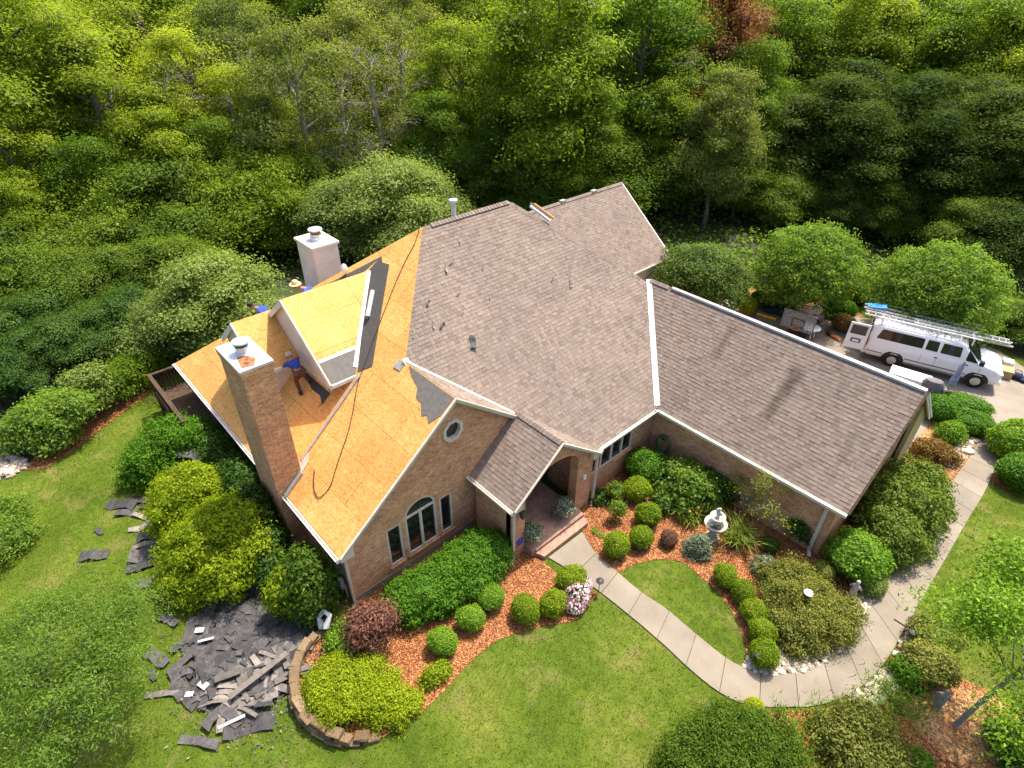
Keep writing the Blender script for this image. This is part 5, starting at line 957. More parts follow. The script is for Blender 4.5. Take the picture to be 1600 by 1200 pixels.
for px, py, lab, sd in ((958, 783, 'slim rose plant on stems near the porch, the farther one', 97), (961, 812, 'slim rose plant with red blooms near the porch, the nearer one', 98)):
    c = g(px, py); t = thing('standard_rose', lab, 'plant', (c.x, c.y, 0), None, True); mb = MB()
    for a in range(3): mb.tube([(0, 0, 0), (.05 * math.cos(a * 2), .05 * math.sin(a * 2), .5)], [.015, .01], 5)
    mb.build('stem', M['bark'], t); mesh_obj('foliage', foliage([(0, 0, .6, .26, .26, .28), (.08, .05, .35, .2, .2, .2)], 1100, .08, sd, M['leaf_fern'], 90, .08, core=.4, shell=.5), t); m2 = MB()
    for a in range(4): m2.sphere((.2 * math.cos(a * 1.9 + sd), .2 * math.sin(a * 1.9 + sd), .55 + .06 * a), .04, nu=6, nv=4)
    m2.build('bloom', M['petal_red'], t)
for px, py, lab in ((929, 832, 'tiny green tuft in the mulch by the porch steps, nearer the steps'), (942, 838, 'tiny green tuft in the mulch by the porch steps, farther from them')): clump(px, py, 60, .16, lab, 'leaf_bright', px, .06, 'seedling', lean=1., w=.03)
shrub('low_plant', 'low dark plant at the wall base beside the porch corner', [(936, 778, 14, .6), (948, 772, 10, .6)], 1400, .09, 'leaf_dark', 99, 'plant', clusters=110, cr=.08, core=.6, shell=.3)

# small airy tree against the garage wall
def airy_tree(px, py, h, spread, label, lmat, seed, n, leaf, nb=11, name='small_tree', bark='bark_pale', r0=.05, low=.35, az0=None, azr=3.14, bias=(0, 0)):
    c = g(px, py); rs = np.random.default_rng(seed); t = thing(name, label, 'tree', (c.x, c.y, 0), None, True); mb = MB(); tips = []
    one = name == 'young_tree'
    if one: mb.tube([(0, 0, -.05), (bias[0] * .1, bias[1] * .1, h * low * .4), (bias[0] * .3, bias[1] * .3, h * low), (bias[0] * .7, bias[1] * .7, h * .8)], [r0 * 1.5, r0 * 1.2, r0, r0 * .4], 8)
    for k in range(nb):
        a = 2.4 * k + rs.normal() * .3; z0 = h * low * rs.uniform(.3, 1.0); z1 = h * rs.uniform(.45, 1.0); rr = spread * rs.uniform(.4, 1.0); p0 = Vector((bias[0] * .25, bias[1] * .25, h * low * rs.uniform(.75, 1.1))) if one else Vector((0, 0, z0 * .6)); p2 = Vector((rr * math.cos(a) + bias[0], rr * math.sin(a) + bias[1], z1)); p1 = p0.lerp(p2, .5) + Vector((rs.normal() * .12, rs.normal() * .12, .1 * h)); mb.tube([p0, p1, p2] if one else [(0, 0, 0), p0, p1, p2], [r0 * .5, r0 * .3, r0 * .1] if one else [r0, r0 * .8, r0 * .5, r0 * .15], 5)
        for j in range(4):
            q0 = p1.lerp(p2, rs.uniform(0, 1)); q1 = q0 + Vector((rs.normal() * .3, rs.normal() * .3, rs.normal() * .2 + .1)) * spread * .5; mb.tube([q0, q1], [r0 * .25, r0 * .08], 4); tips += [q1, q0.lerp(q1, .6)]
        tips.append(p2)
    mb.build('trunk', M[bark], t); T = np.array(tips); i = rs.integers(0, len(T), n); P = T[i] + rs.normal(size=(n, 3)) * np.array([.16, .16, .12]) * spread * .62; L = leaf * rs.uniform(.6, 1.3, n)
    V, F, Ti = leaf_quads(P, unit(np.array([0, 0, 1.]) + rs.normal(size=P.shape) * .8), L, L * .5, rs, (i * .618) % 1 * .5 + rs.random(n) * .5); mesh_obj('crown', np_mesh('crown', V, F, Ti, M[lmat]), t); return t
airy_tree(1163, 800, 3.0, 1.5, 'small airy tree with sparse yellow-green leaves in front of the garage wall', 'leaf_gold', 110, 2600, .075, nb=12, r0=.035, bias=(.5, .1))
shrub('wall_shrub', 'dark green shrub at the foot of the garage wall by the downspout', [(1250, 825, 16, 1.1, .7), (1262, 835, 12, 1.0, .5)], 2600, .09, 'leaf_dark', 112, clusters=180, cr=.1, core=.6, shell=.4)
# trees of the foreground
tr = airy_tree(1490, 1135, 5.4, 2.7, 'young airy green tree with a bare trunk in the lower mulch bed', 'leaf_bright', 113, 24000, .105, nb=22, name='young_tree', bark='bark_pale', r0=.05, low=.6, bias=(.9, .75))
LT = [(0, 0, 4.6, 1.7, 1.7, 1.0), (1.2, .4, 3.9, 1.5, 1.5, .9), (-1.4, .9, 4.6, 1.7, 1.7, 1.0), (.2, -1.5, 3.7, 1.6, 1.6, .9), (1.1, 1.9, 3.4, 1.5, 1.5, .9), (-.4, 2.5, 4.2, 1.6, 1.6, 1.0), (-1.6, -1.0, 4.0, 1.7, 1.7, 1.0), (2.2, -.5, 3.0, 1.2, 1.2, .7), (.9, -2.4, 2.8, 1.3, 1.3, .8), (2.0, 1.2, 2.8, 1.2, 1.2, .7), (-.2, 0.6, 2.9, 1.9, 1.9, .9)]
pl = g(62, 1050, 2.6); t = thing('foreground_tree', 'broad fern-leaved green tree spreading over the near left lawn', 'tree', (pl.x, pl.y, 0), None, True); t.scale = (.74, .74, .68)
limbs(np.random.default_rng(120), 3.2, .16, LT, (0, 0), 5).build('trunk', M['bark'], t); mesh_obj('crown', foliage(LT, 42000, .12, 121, M['leaf_fern'], 760, .30, name='crown', core=0, shell=.8, amp=.2, up=.8, rand=.5, aspect=.3, drop=.25), t)
# three globe trees behind the driveway
def globe(px, py, r_px, label, seed, hf=.88):
    c0 = g(px, py, 2.2); R_ = r_px * dist(c0) / FPX; c = g(px, py, R_ * hf + .5); t = thing('globe_tree', label, 'tree', (c.x, c.y, 0), None, True); L = [(0, 0, R_ * hf + .5, R_, R_, R_ * hf)]
    limbs(np.random.default_rng(seed), 1.6, .13, L, sub=6).build('trunk', M['bark'], t); mesh_obj('crown', foliage(L, 30000, .135, seed, M['leaf_silver'], 1300, .2, amp=.09, core=.72, shell=.32, up=.4, name='crown'), t); return t
globe(1100, 432, 62, 'grey-green globe tree partly hidden by the garage ridge', 130, .72); globe(1262, 418, 66, 'green globe tree behind the toys and boxes on the driveway', 131, .85); globe(1456, 458, 75, 'green globe tree behind the white van', 132, .72)
for o in COL.objects:
    if o.name.startswith('crown') and o.parent and o.parent.name.startswith('globe_tree') and 'green globe' in o.parent['label'] and 'grey' not in o.parent['label']:
        o.material_slots[0].link = 'OBJECT'; o.material_slots[0].material = M['leaf_fern']
# ------------------------------------------------------------------ stone wall, river stones, edging
def stone_mesh(seed, sx, sy, sz):
    rs = random.Random(seed); mb = MB().box(-sx / 2, sx / 2, -sy / 2, sy / 2, 0, sz); bm = bmesh.new(); me = mb.mesh('stone'); bm.from_mesh(me)
    bmesh.ops.bevel(bm, geom=bm.edges[:], offset=min(sx, sy, sz) * .16, segments=1, affect='EDGES')
    for v in bm.verts: v.co += Vector((rs.uniform(-1, 1), rs.uniform(-1, 1), rs.uniform(-1, 1))) * .022
    bm.to_mesh(me); bm.free(); me.materials.append(M['wall_stone']); return me
STONES = [stone_mesh(k, .42 + .06 * (k % 3), .27, .17) for k in range(6)]
wl = smooth_line(gp(WALL_LINE), 200); wall_t = thing('retaining_wall', 'low curved stone retaining wall round the planted bed end', 'stone wall', tuple(wl[100]))
L_ = sum((wl[i + 1] - wl[i]).length for i in range(200)); nst = int(L_ / .45); rw_ = random.Random(9)
for k in range(nst):
    t = (k + .5) / nst; i = int(t * 200); p = wl[i]; d = (wl[min(200, i + 2)] - wl[max(0, i - 2)]).normalized(); inn = Vector((-d.y, d.x, 0)); h = .46 * min(1, 5 * t + .15, 4.5 * (1 - t) + .1); nc = max(1, int(round(h / .16)))
    for c in range(nc):
        off = d * (.22 if c % 2 else 0); o = mesh_obj('stone', STONES[rw_.randrange(6)], wall_t); q = p + off + inn * (.03 * c + rw_.uniform(-.02, .02)) - wall_t.location
        o.location = (q.x, q.y, -.03 + c * .155); o.rotation_euler = (rw_.uniform(-.03, .03), rw_.uniform(-.03, .03), math.atan2(d.y, d.x) + rw_.uniform(-.08, .08)); o.scale = (rw_.uniform(.9, 1.12), rw_.uniform(.9, 1.1), rw_.uniform(.9, 1.1))
ICO = None
def rocks(name, label, line, width, n, side, seed, smin=.04, smax=.11):
    rs = np.random.default_rng(seed); bm = bmesh.new(); bmesh.ops.create_icosphere(bm, subdivisions=1, radius=1); iv = np.array([v.co[:] for v in bm.verts]); bf = [tuple(v.index for v in f.verts) for f in bm.faces]; bm.free(); mb = MB()
    for k in range(n):
        i = rs.integers(0, len(line) - 1); p = line[i].lerp(line[i + 1], rs.random()); d = (line[i + 1] - line[i]).normalized(); nrm = Vector((-d.y, d.x, 0)) * side; q = p + nrm * (rs.random() * width); s = rs.uniform(smin, smax) * np.array([1, rs.uniform(.6, 1), rs.uniform(.4, .7)]); a = rs.uniform(0, 6.3); R2 = np.array([[math.cos(a), -math.sin(a), 0], [math.sin(a), math.cos(a), 0], [0, 0, 1]])
        v = (iv * (1 + rs.normal(size=(len(iv), 1)) * .1) * s) @ R2.T + np.array([q.x, q.y, s[2] * .5 + .02]); mb.add(v, bf)
    return tag(mb.build(name, M['river_stone']), label, 'stones', kind='stuff')
inn_line = smooth_line(gp([(1160, 1044), (1180, 1051), (1216, 1055), (1262, 1047), (1301, 1025), (1337, 993), (1358, 950), (1378, 915)]), 60); out_line = smooth_line(gp([(1322, 1092), (1361, 1066), (1395, 1024), (1422, 975)]), 40)
rocks('river_stones', 'pale river stones edging the inner side of the walkway bend', inn_line, .42, 620, 1, 51); rocks('river_stones', 'pale river stones edging the outer side of the walkway bend', out_line, .5, 420, -1, 52, .05, .12)
rocks('creek_stones', 'broken stones in the shaded hollow beside the left lawn', gp([(-30, 765), (20, 745), (50, 725)]), 1.6, 160, 1, 53, .08, .22)
rocks('bed_stones', 'scattered pale stones beside the walkway near the red-brown shrub', gp([(1490, 735), (1515, 705), (1528, 690)]), .5, 60, 1, 54, .06, .18)
def boulder(px, py, s, label, seed, mat='river_stone', flat=.5):
    rs = np.random.default_rng(seed); bm = bmesh.new(); bmesh.ops.create_icosphere(bm, subdivisions=2, radius=s)
    for v in bm.verts: v.co = Vector((v.co.x, v.co.y * .8, v.co.z * flat)) * (1 + rs.normal() * .09)
    me = bpy.data.meshes.new('boulder'); bm.to_mesh(me); bm.free(); me.materials.append(M[mat]); o = mesh_obj('boulder', me); c = g(px, py); o.location = (c.x, c.y, s * flat * .5); o.rotation_euler = (0, 0, seed); return tag(o, label, 'rock')
boulder(1147, 468, .45, 'large pale rock in the bed behind the garage ridge', 1); boulder(1137, 476, .4, 'long pale rock beside the large one behind the garage ridge', 2); boulder(1162, 489, .28, 'small pale rock at the driveway edge by the lime shrub', 3); boulder(1512, 707, .26, 'pale rock on the walkway edge by the red-brown shrub', 4); boulder(1427, 690, .22, 'small pale rock beside the garage gable wall', 5)
MB().box(-.5, .5, -.32, .32, 0, .07).top('stepping_stone', M['concrete'], 'flat pale stone slab laid at the lawn end of the outer river stones', 'stone').location = g(1428, 976) + Vector((0, 0, .02))
o = MB().box(-.32, .32, -.22, .22, 0, .07).top('stepping_stone', M['concrete'], 'flat stone slab beside the last boxwood of the row', 'stone'); o.location = g(1222, 1028) + Vector((0, 0, .02)); o.rotation_euler = (0, 0, .5)

# ------------------------------------------------------------------ torn roofing on the lawn
def sheet(seed, w, l, mat, bend=.04, fold=False):
    rs = random.Random(seed); nx = 5; mb = MB(); top_ = []; bot = []
    for i in range(nx):
        x = -l / 2 + l * i / (nx - 1); z = bend * math.sin(i * 1.7 + seed) + rs.uniform(0, bend * .6)
        for s in (-1, 1): y = s * w / 2 * rs.uniform(.55, 1.1); zz = z + s * rs.uniform(-.5, .5) * bend; top_.append((x + rs.uniform(-.03, .03), y, zz + .012)); bot.append((x, y, zz))
    mb.v = top_ + bot; n = len(top_)
    for i in range(nx - 1):
        a, b_, c, d = 2 * i, 2 * i + 1, 2 * i + 3, 2 * i + 2; mb.f += [(a, d, c, b_), (n + a, n + b_, n + c, n + d), (a, n + a, n + d, d), (b_, c, n + c, n + b_)]
    mb.f += [(0, 1, n + 1, n), (2 * nx - 2, n + 2 * nx - 2, n + 2 * nx - 1, 2 * nx - 1)]; return mb.mesh('torn_shingle', M[mat])
SH_D = [sheet(k, .3 + .08 * (k % 3), .75 + .12 * (k % 4), 'torn_dark') for k in range(6)]; SH_G = [sheet(20 + k, .16 + .05 * (k % 3), .8 + .1 * (k % 3), 'torn_grey', .03) for k in range(5)]; SH_L = [sheet(40 + k, .5 + .1 * (k % 2), 1.0 + .15 * (k % 3), 'torn_dark', .05) for k in range(4)]
rd = random.Random(31)
def torn(me, x, y, z, rz, label, group=None, tilt=.2, name='torn_shingle', s=1.):
    o = mesh_obj(name, me); o.location = (x, y, z); o.rotation_euler = (rd.uniform(-tilt, tilt), rd.uniform(-tilt, tilt), rz); o.scale = (s, s, s); return tag(o, label, 'shingle', group)
HEAP = gp([(300, 985), (330, 955), (360, 930), (420, 900), (470, 950), (512, 985), (480, 1015), (462, 1050), (455, 1080), (430, 1095), (400, 1110), (375, 1130), (340, 1118), (305, 1105), (290, 1065)])
hp = np.array([[p.x, p.y] for p in HEAP]); cen = hp.mean(0); cnt = 0
# mound of compacted scraps under the loose pieces
mb = MB(); rsm = np.random.default_rng(4); ring = [HEAP[i].lerp(HEAP[(i + 1) % len(HEAP)], t) for i in range(len(HEAP)) for t in (0, .5)]
for k, f in enumerate((1.0, .8, .55, .28)):
    for p in ring: q = cen + (np.array([p.x, p.y]) - cen) * f * (1 + rsm.normal() * .03); mb.v.append((q[0], q[1], [.012, .06, .11, .15][k] + rsm.normal() * .03 * (k > 0)))
nr = len(ring)
for k in range(3):
    for i in range(nr): mb.f.append((k * nr + i, k * nr + (i + 1) % nr, (k + 1) * nr + (i + 1) % nr, (k + 1) * nr + i))
mb.f.append(tuple(range(3 * nr, 4 * nr))); tag(mb.build('scrap_heap', M['torn_dark']), 'matted dark scraps forming the base of the torn shingle heap', 'scrap heap', kind='stuff')
for k in range(2000):
    if cnt >= 250: break
    x, y = rd.uniform(hp[:, 0].min(), hp[:, 0].max()), rd.uniform(hp[:, 1].min(), hp[:, 1].max())
    if not inside(np.array([[x, y]]), HEAP)[0]: continue
    rr = np.hypot(x - cen[0], y - cen[1]) / 2.6; z = .03 + max(0, .16 * (1 - rr)) + rd.uniform(0, .06); near = x > cen[0] + .35
    if near and rd.random() < .5: torn(rd.choice(SH_G), x, y, z + .04, rd.gauss(.4, .9), 'grey granule-faced shingle strip lying in the torn roofing heap', 'grey shingle strips in the heap', .15, s=rd.uniform(.7, 1.15))
    else: torn(rd.choice(SH_D), x, y, z, rd.uniform(0, 3.1), 'dark torn roofing scrap lying in the heap', 'dark roofing scraps in the heap', .16, s=rd.uniform(.4, 1.1))
    cnt += 1
# crumbs and granules round the heap
rsc = np.random.default_rng(14); Pc = np.array(cen) + rsc.normal(size=(2600, 2)) * np.array([1.25, .95]); Pc = np.column_stack([Pc, .03 + .16 * np.maximum(0, 1 - np.hypot(Pc[:, 0] - cen[0], Pc[:, 1] - cen[1]) / 2.6) + rsc.random(2600) * .05]); V, F, T = leaf_quads(Pc, unit(np.array([0, 0, 1.]) + rsc.normal(size=Pc.shape) * .35), rsc.uniform(.03, .13, 2600), rsc.uniform(.02, .06, 2600), rsc, rsc.random(2600), .1)
cm_ = np_mesh('scrap_crumbs', V, F, T, M['torn_grey']); cm_.materials.append(M['torn_dark']); cm_.polygons.foreach_set('material_index', (rsc.random(len(cm_.polygons)) < .8).astype(np.int32)); tag(mesh_obj('scrap_crumbs', cm_), 'small broken shingle crumbs sprinkled over and round the heap', 'scrap', kind='stuff')
def torn_at(px, py, me, rz, label, group=None, s=1.): p = g(px, py); return torn(me, p.x, p.y, .05, rz, label, group, .08, s=s)
torn_at(392, 1132, SH_L[0], 1.05, 'large dark roofing sheet on the grass at the tip of the heap', s=1.25); torn_at(247, 1030, SH_D[1], .4, 'dark shingle piece alone on the lawn left of the heap'); torn_at(255, 1086, SH_G[1], .9, 'grey shingle strip on the grass beside the heap edge'); torn_at(282, 1072, SH_D[2], -.2, 'dark square shingle on the grass between heap and strip'); torn_at(312, 1160, SH_D[3], .7, 'small torn shingle on the front lawn below the heap'); torn_at(265, 970, SH_D[0], .5, 'small dark shingle on the lawn near the golden bush'); torn_at(218, 915, SH_D[4], 1.0, 'pointed dark shingle on the lawn below the loose roofing trail'); torn_at(147, 868, SH_D[5], .9, 'lone dark shingle far out on the left lawn', s=1.15); torn_at(156, 832, SH_D[2], .2, 'tiny scrap on the left lawn above the lone shingle', s=.4); torn_at(287, 1090, SH_D[3], .3, 'dark shingle half on the grass beside the strip'); torn_at(240, 1057, SH_D[2], 0, 'tiny dark scrap near the strip on the lawn', s=.4)
trail = 'loose roofing pieces trailing from the golden bush'
for px, py, me, rz, s in ((190, 790, SH_L[1], .75, 1.0), (200, 803, SH_D[0], .9, 1.1), (228, 783, SH_L[2], .7, 1.0), (225, 810, SH_G[0], .5, 1.2), (232, 822, SH_G[2], 1.2, 1.3), (238, 838, SH_L[3], 1.1, 1.0), (236, 852, SH_G[4], 1.0, 1.4), (232, 868, SH_L[0], 1.1, 1.1), (228, 884, SH_L[2], 1.3, .9), (245, 858, SH_D[5], 1.1, 1.2), (240, 795, SH_D[1], .6, 1.1)): torn_at(px, py, me, rz, 'curled roofing sheet in the trail beside the golden bush on the lawn', trail, s)
torn_at(310, 745, SH_L[1], .5, 'dark roofing sheet fallen on the bushes below the left gutter').location.z = 1.2
torn_at(345, 735, SH_L[3], .2, 'dark roofing sheet in the shade below the left gutter').location.z = .9
def scrap(px, py, l, w, rz, mat, label, z=.42, cat='scrap'): p = g(px, py, z); o = MB().box(-l / 2, l / 2, -w / 2, w / 2, 0, .03).top('board_scrap', M[mat], label, cat); o.location = p; o.rotation_euler = (.06, -.05, rz); return o
scrap(405, 1054, 1.75, .17, 1.62, 'torn_grey', 'long pale strip lying across the torn shingle heap'); scrap(362, 1128, .7, .09, 1.3, 'paper_white', 'pale metal edge strip at the tip of the heap', .15); scrap(318, 1070, .32, .2, .3, 'paper_white', 'white paper scrap at the left side of the heap', .2); scrap(312, 985, .26, .16, .9, 'plastic_bag', 'crumpled pale wrapper at the upper side of the heap', .2); scrap(322, 1000, .45, .07, 1.1, 'plastic_bag', 'torn pale wrapper strip at the upper side of the heap', .25); scrap(296, 1085, .22, .14, .9, 'plastic_bag', 'small white cup-like scrap at the heap edge', .1); scrap(356, 1055, .7, .2, 1.2, 'torn_grey', 'tan shingle strip near the heap middle', .35)
# plastic bag hanging by the wall
p = g(503, 975, .4); rsb = np.random.default_rng(2); mb = MB(); mb.tube([p + Vector((0, 0, -.15)), p + Vector((.2, .05, .05)), p + Vector((.12, .25, .3)), p + Vector((-.12, .2, .3)), p + Vector((-.2, .02, .1)), p + Vector((0, -.02, -.12))], [.1, .09, .06, .05, .08, .1], 7)
mb.v = [tuple(np.array(v) + rsb.normal(size=3) * .02) for v in mb.v]; mb.top('plastic_bag', M['plastic_bag'], 'crumpled white plastic bag at the top of the stone wall', 'bag')
boulder(497, 985, .01, 'x', 1) if False else None

# ------------------------------------------------------------------ things on the roof
loose = 'lifted shingle scraps on the main slope'
for px, py, rz, s in ((697, 420, 1.0, .55), (705, 411, .3, .3), (754, 420, .9, .25), (863, 436, .6, .42), (891, 443, .9, .45), (765, 464, .9, .3), (723, 490, .8, .25), (677, 508, 1.0, .35), (690, 510, .4, .35), (738, 535, 1.1, .5), (718, 381, 1.2, .25), (716, 459, .5, .3), (668, 475, .7, .3), (646, 522, .9, .4)):
    d = ray(px, py); n_ = S_main.n; t = (S_main.O - Vector((0, 0, CAM_H))).dot(n_) / Vector(d).dot(n_); P = Vector((0, 0, CAM_H)) + Vector(d) * t; o = mesh_obj('loose_shingle', SH_G[rd.randrange(5)] if rd.random() < .6 else SH_D[rd.randrange(6)]); o.location = P + n_ * .05; o.rotation_euler = (n_.to_track_quat('Z', 'Y').to_matrix() @ Matrix.Rotation(rz, 3, 'Z') @ Matrix.Rotation(rd.uniform(-.35, .35), 3, 'X')).to_euler(); o.scale = (s, s, s * 1.6); tag(o, 'dark loose shingle scrap lying on the shingled main slope', 'shingle', loose)
def sl_pt(S_, px, py, h=0.):
    d = Vector(ray(px, py)); t = (S_.O - Vector((0, 0, CAM_H))).dot(S_.n) / d.dot(S_.n); return Vector((0, 0, CAM_H)) + d * t + S_.n * h
# roll of felt
a, b_ = sl_pt(S_left, 577, 497, .1), sl_pt(S_left, 585, 457, .1); rl = thing('felt_roll', 'thin roll of roofing felt lying on the dark underlayment beside the dormer', 'roll', a); part(MB().tube([a, b_], .085, 12), 'roll', 'metal_cap', rl, True); part(MB().tube([a - (b_ - a).normalized() * .1, b_ + (b_ - a).normalized() * .02], .045, 10), 'tube_core', 'dark_metal', rl, True)
# air hose
hp_ = [(657, 352), (650, 378), (636, 405), (620, 440), (600, 490), (585, 530), (570, 572), (560, 600), (553, 640), (545, 675), (535, 705), (525, 735), (518, 758), (508, 772), (499, 778), (493, 770), (491, 755), (492, 735)]
MB().tube(smooth_line([sl_pt(S_left, x, y, .03) for x, y in hp_], 90), .014, 5).top('air_hose', M['hose_black'], 'thin dark air hose running down the bare sheathing from the ridge', 'hose')
p = onL(-19.7, 9.75, .2); MB().sphere(p, .16, .12, .2, 8, 6).top('white_jug', M['white_plastic'], 'small white jug on the bare sheathing behind the dormer ridge', 'jug')
# tool bundle on the right hip
h0, h1 = sl_pt(S_main, 826, 321, .12), sl_pt(S_main, 858, 345, .12); tb = thing('tool_bundle', 'bundle of a fold-up ladder and bars resting on the right hip', 'tools', h0); dv = (h1 - h0)
sd = dv.normalized().cross(S_main.n)
for k, (mt_, w, o_) in enumerate((('plastic_black', .14, .0), ('white_plastic', .06, .11), ('red_plastic', .03, -.1), ('fiberglass_yellow', .03, -.14))): part(MB().beam(h0 + sd * o_ + dv * (.05 * k), h1 + sd * o_ + dv * (.03 * k), w, .1, S_main.n), 'bar', mt_, tb)
part(MB().beam(h1 + sd * -.18, h1 + sd * .12, .06, .06, S_main.n), 'bracket', 'fiberglass_yellow', tb)

# ------------------------------------------------------------------ workers
def skin_mesh(name, nodes, edges, mat, parent):
    me = bpy.data.meshes.new(name); me.from_pydata([n[0] for n in nodes], edges, []); me.materials.append(mat); o = mesh_obj(name, me, parent); o.modifiers.new('Skin', 'SKIN')
    if not me.skin_vertices: me.skin_vertices.new(name='')
    for i, n in enumerate(nodes): r = n[1]; me.skin_vertices[0].data[i].radius = r if isinstance(r, tuple) else (r, r)
    me.skin_vertices[0].data[0].use_root = True; o.modifiers['Skin'].use_smooth_shade = True; s = o.modifiers.new('Subdivision', 'SUBSURF'); s.levels = 1; s.render_levels = 1; return o
def worker(label, base, J, hat, sc=1.0):
    # J: joint positions relative to base: pelvis, chest, neck, head, and left/right shoulder, elbow, hand, hip, knee, ankle, toe
    t = thing('person', label, 'person', base, None, True); V_ = lambda k: Vector(J[k]) * sc; head = V_('head'); fwd = Vector(J['face']).normalized()
    nodes = [(V_('pelvis'), .13), (V_('chest'), (.15, .12)), (V_('neck'), .06), (head + Vector((0, 0, -.03)), .085), (head + Vector((0, 0, .07)), .08)]; ed = [(0, 1), (1, 2), (2, 3), (3, 4)]
    for s in ('l', 'r'):
        i = len(nodes); nodes += [(V_(s + 'sho'), .065), (V_(s + 'elb'), .05), (V_(s + 'hand'), .038)]; ed += [(1, i), (i, i + 1), (i + 1, i + 2)]; hand = V_(s + 'hand'); el = V_(s + 'elb'); dr = (hand - el).normalized(); si = dr.cross(Vector((0, 0, 1))).normalized(); pm = len(nodes); nodes.append((hand + dr * .07, (.035, .02))); ed.append((i + 2, pm))
        for q, off in enumerate((-.03, -.01, .01, .03)): nodes.append((hand + dr * (.15 - abs(q - 1.5) * .012) + si * off - Vector((0, 0, .02)), .0085)); ed.append((pm, len(nodes) - 1))
        nodes.append((hand + dr * .07 + si * .06, .01)); ed.append((i + 2, len(nodes) - 1))
        i = len(nodes); nodes += [(V_(s + 'hip'), .085), (V_(s + 'knee'), .06), (V_(s + 'ank'), .045), (V_(s + 'toe'), .035)]; ed += [(0, i), (i, i + 1), (i + 1, i + 2), (i + 2, i + 3)]
    skin_mesh('body', nodes, ed, M['skin'], t)
    sn = [(V_('pelvis').lerp(V_('chest'), .1), .155), (V_('chest'), (.185, .15)), (V_('chest').lerp(V_('neck'), .65), .095)]; se = [(0, 1), (1, 2)]
    for s in ('l', 'r'): i = len(sn); sn += [(V_(s + 'sho'), .088), (V_(s + 'elb').lerp(V_(s + 'sho'), .15), .07)]; se += [(1, i), (i, i + 1)]
    skin_mesh('shirt', sn, se, M['blue_shirt'], t); tn = [(V_('pelvis'), .158)]; te = []
    for s in ('l', 'r'): i = len(tn); tn += [(V_(s + 'hip'), .105), (V_(s + 'knee'), .08), (V_(s + 'ank').lerp(V_(s + 'knee'), .08), .065)]; te += [(0, i), (i, i + 1), (i + 1, i + 2)]
    skin_mesh('trousers', tn, te, M['work_trousers'], t)
    for s in ('l', 'r'): m_ = MB(); a_, b2 = V_(s + 'ank'), V_(s + 'toe'); m_.tube([a_ + Vector((0, 0, .06)), a_ + Vector((0, 0, -.03)), a_.lerp(b2, .5) + Vector((0, 0, -.02)), b2 + Vector((0, 0, -.01))], [.055, .06, .055, .04], 8); m_.build('boot', M['boot'], t, True)
    m_ = MB(); m_.sphere(head + fwd * .105 + Vector((0, 0, -.01)), .016, .016, .022, 6, 5); side = fwd.cross(Vector((0, 0, 1))).normalized()
    for k in (-1, 1): m_.sphere(head + side * .092 * k, .015, .02, .03, 6, 5)
    m_.build('nose_and_ears', M['skin'], t, True); m_ = MB()
    for k in (-1, 1): m_.sphere(head + fwd * .088 + side * .034 * k + Vector((0, 0, .02)), .012, nu=6, nv=5)
    m_.tube([head + fwd * .088 + side * .03 - Vector((0, 0, .055)), head + fwd * .088 - side * .03 - Vector((0, 0, .055))], .007, 5); m_.build('eyes_and_mouth', M['hair'], t); m_ = MB(); m_.sphere(head - fwd * .02 + Vector((0, 0, .03)), .103, .103, .115, 10, 7); m_.build('hair', M['hair'], t, True)
    hc = head + Vector((0, 0, .09))
    if hat == 'straw': MB().lathe(hc, [(.22, -.015), (.225, 0), (.125, .02), (.12, .10), (.09, .14), (.02, .145)], 16).build('straw_hat', M['straw'], t, True)
    else:
        m_ = MB().lathe(hc, [(.115, -.04), (.118, 0), (.10, .06), (.05, .09), (.01, .095)], 14); e0 = hc + fwd * .1 - Vector((0, 0, .02)); m_.prism([e0 + side * .08, e0 - side * .08, e0 - side * .06 + fwd * .1, e0 + side * .06 + fwd * .1], (0, 0, .015)); m_.build('cap', M['cap_pale' if hat == 'pale' else 'dark_cap'], t, True)
    return t
Lz = lambda x, y: S_left.z(x, y)
bx, by = -17.6, 6.28; bz = Lz(bx, by)
worker('roofer in a blue shirt and pale cap bending over the smaller dormer edge', (bx, by, bz), dict(face=(-.8, .1, -.5), pelvis=(.02, 0, .84), chest=(-.44, .03, 1.04), neck=(-.60, .05, 1.09), head=(-.73, .06, 1.08), lsho=(-.45, -.19, 1.0), lelb=(-.66, -.26, .82), lhand=(-.86, -.16, .78), rsho=(-.45, .22, 1.02), relb=(-.68, .28, .88), rhand=(-.88, .18, .84), lhip=(0, -.1, .78), lknee=(-.1, -.13, .45), lank=(.06, -.12, .0), ltoe=(-.1, -.13, -.02), rhip=(0, .12, .78), rknee=(-.12, .2, .52), rank=(0, .3, .26), rtoe=(-.16, .31, .25)), 'pale')
hd = on_x(391, 478, -22.6)
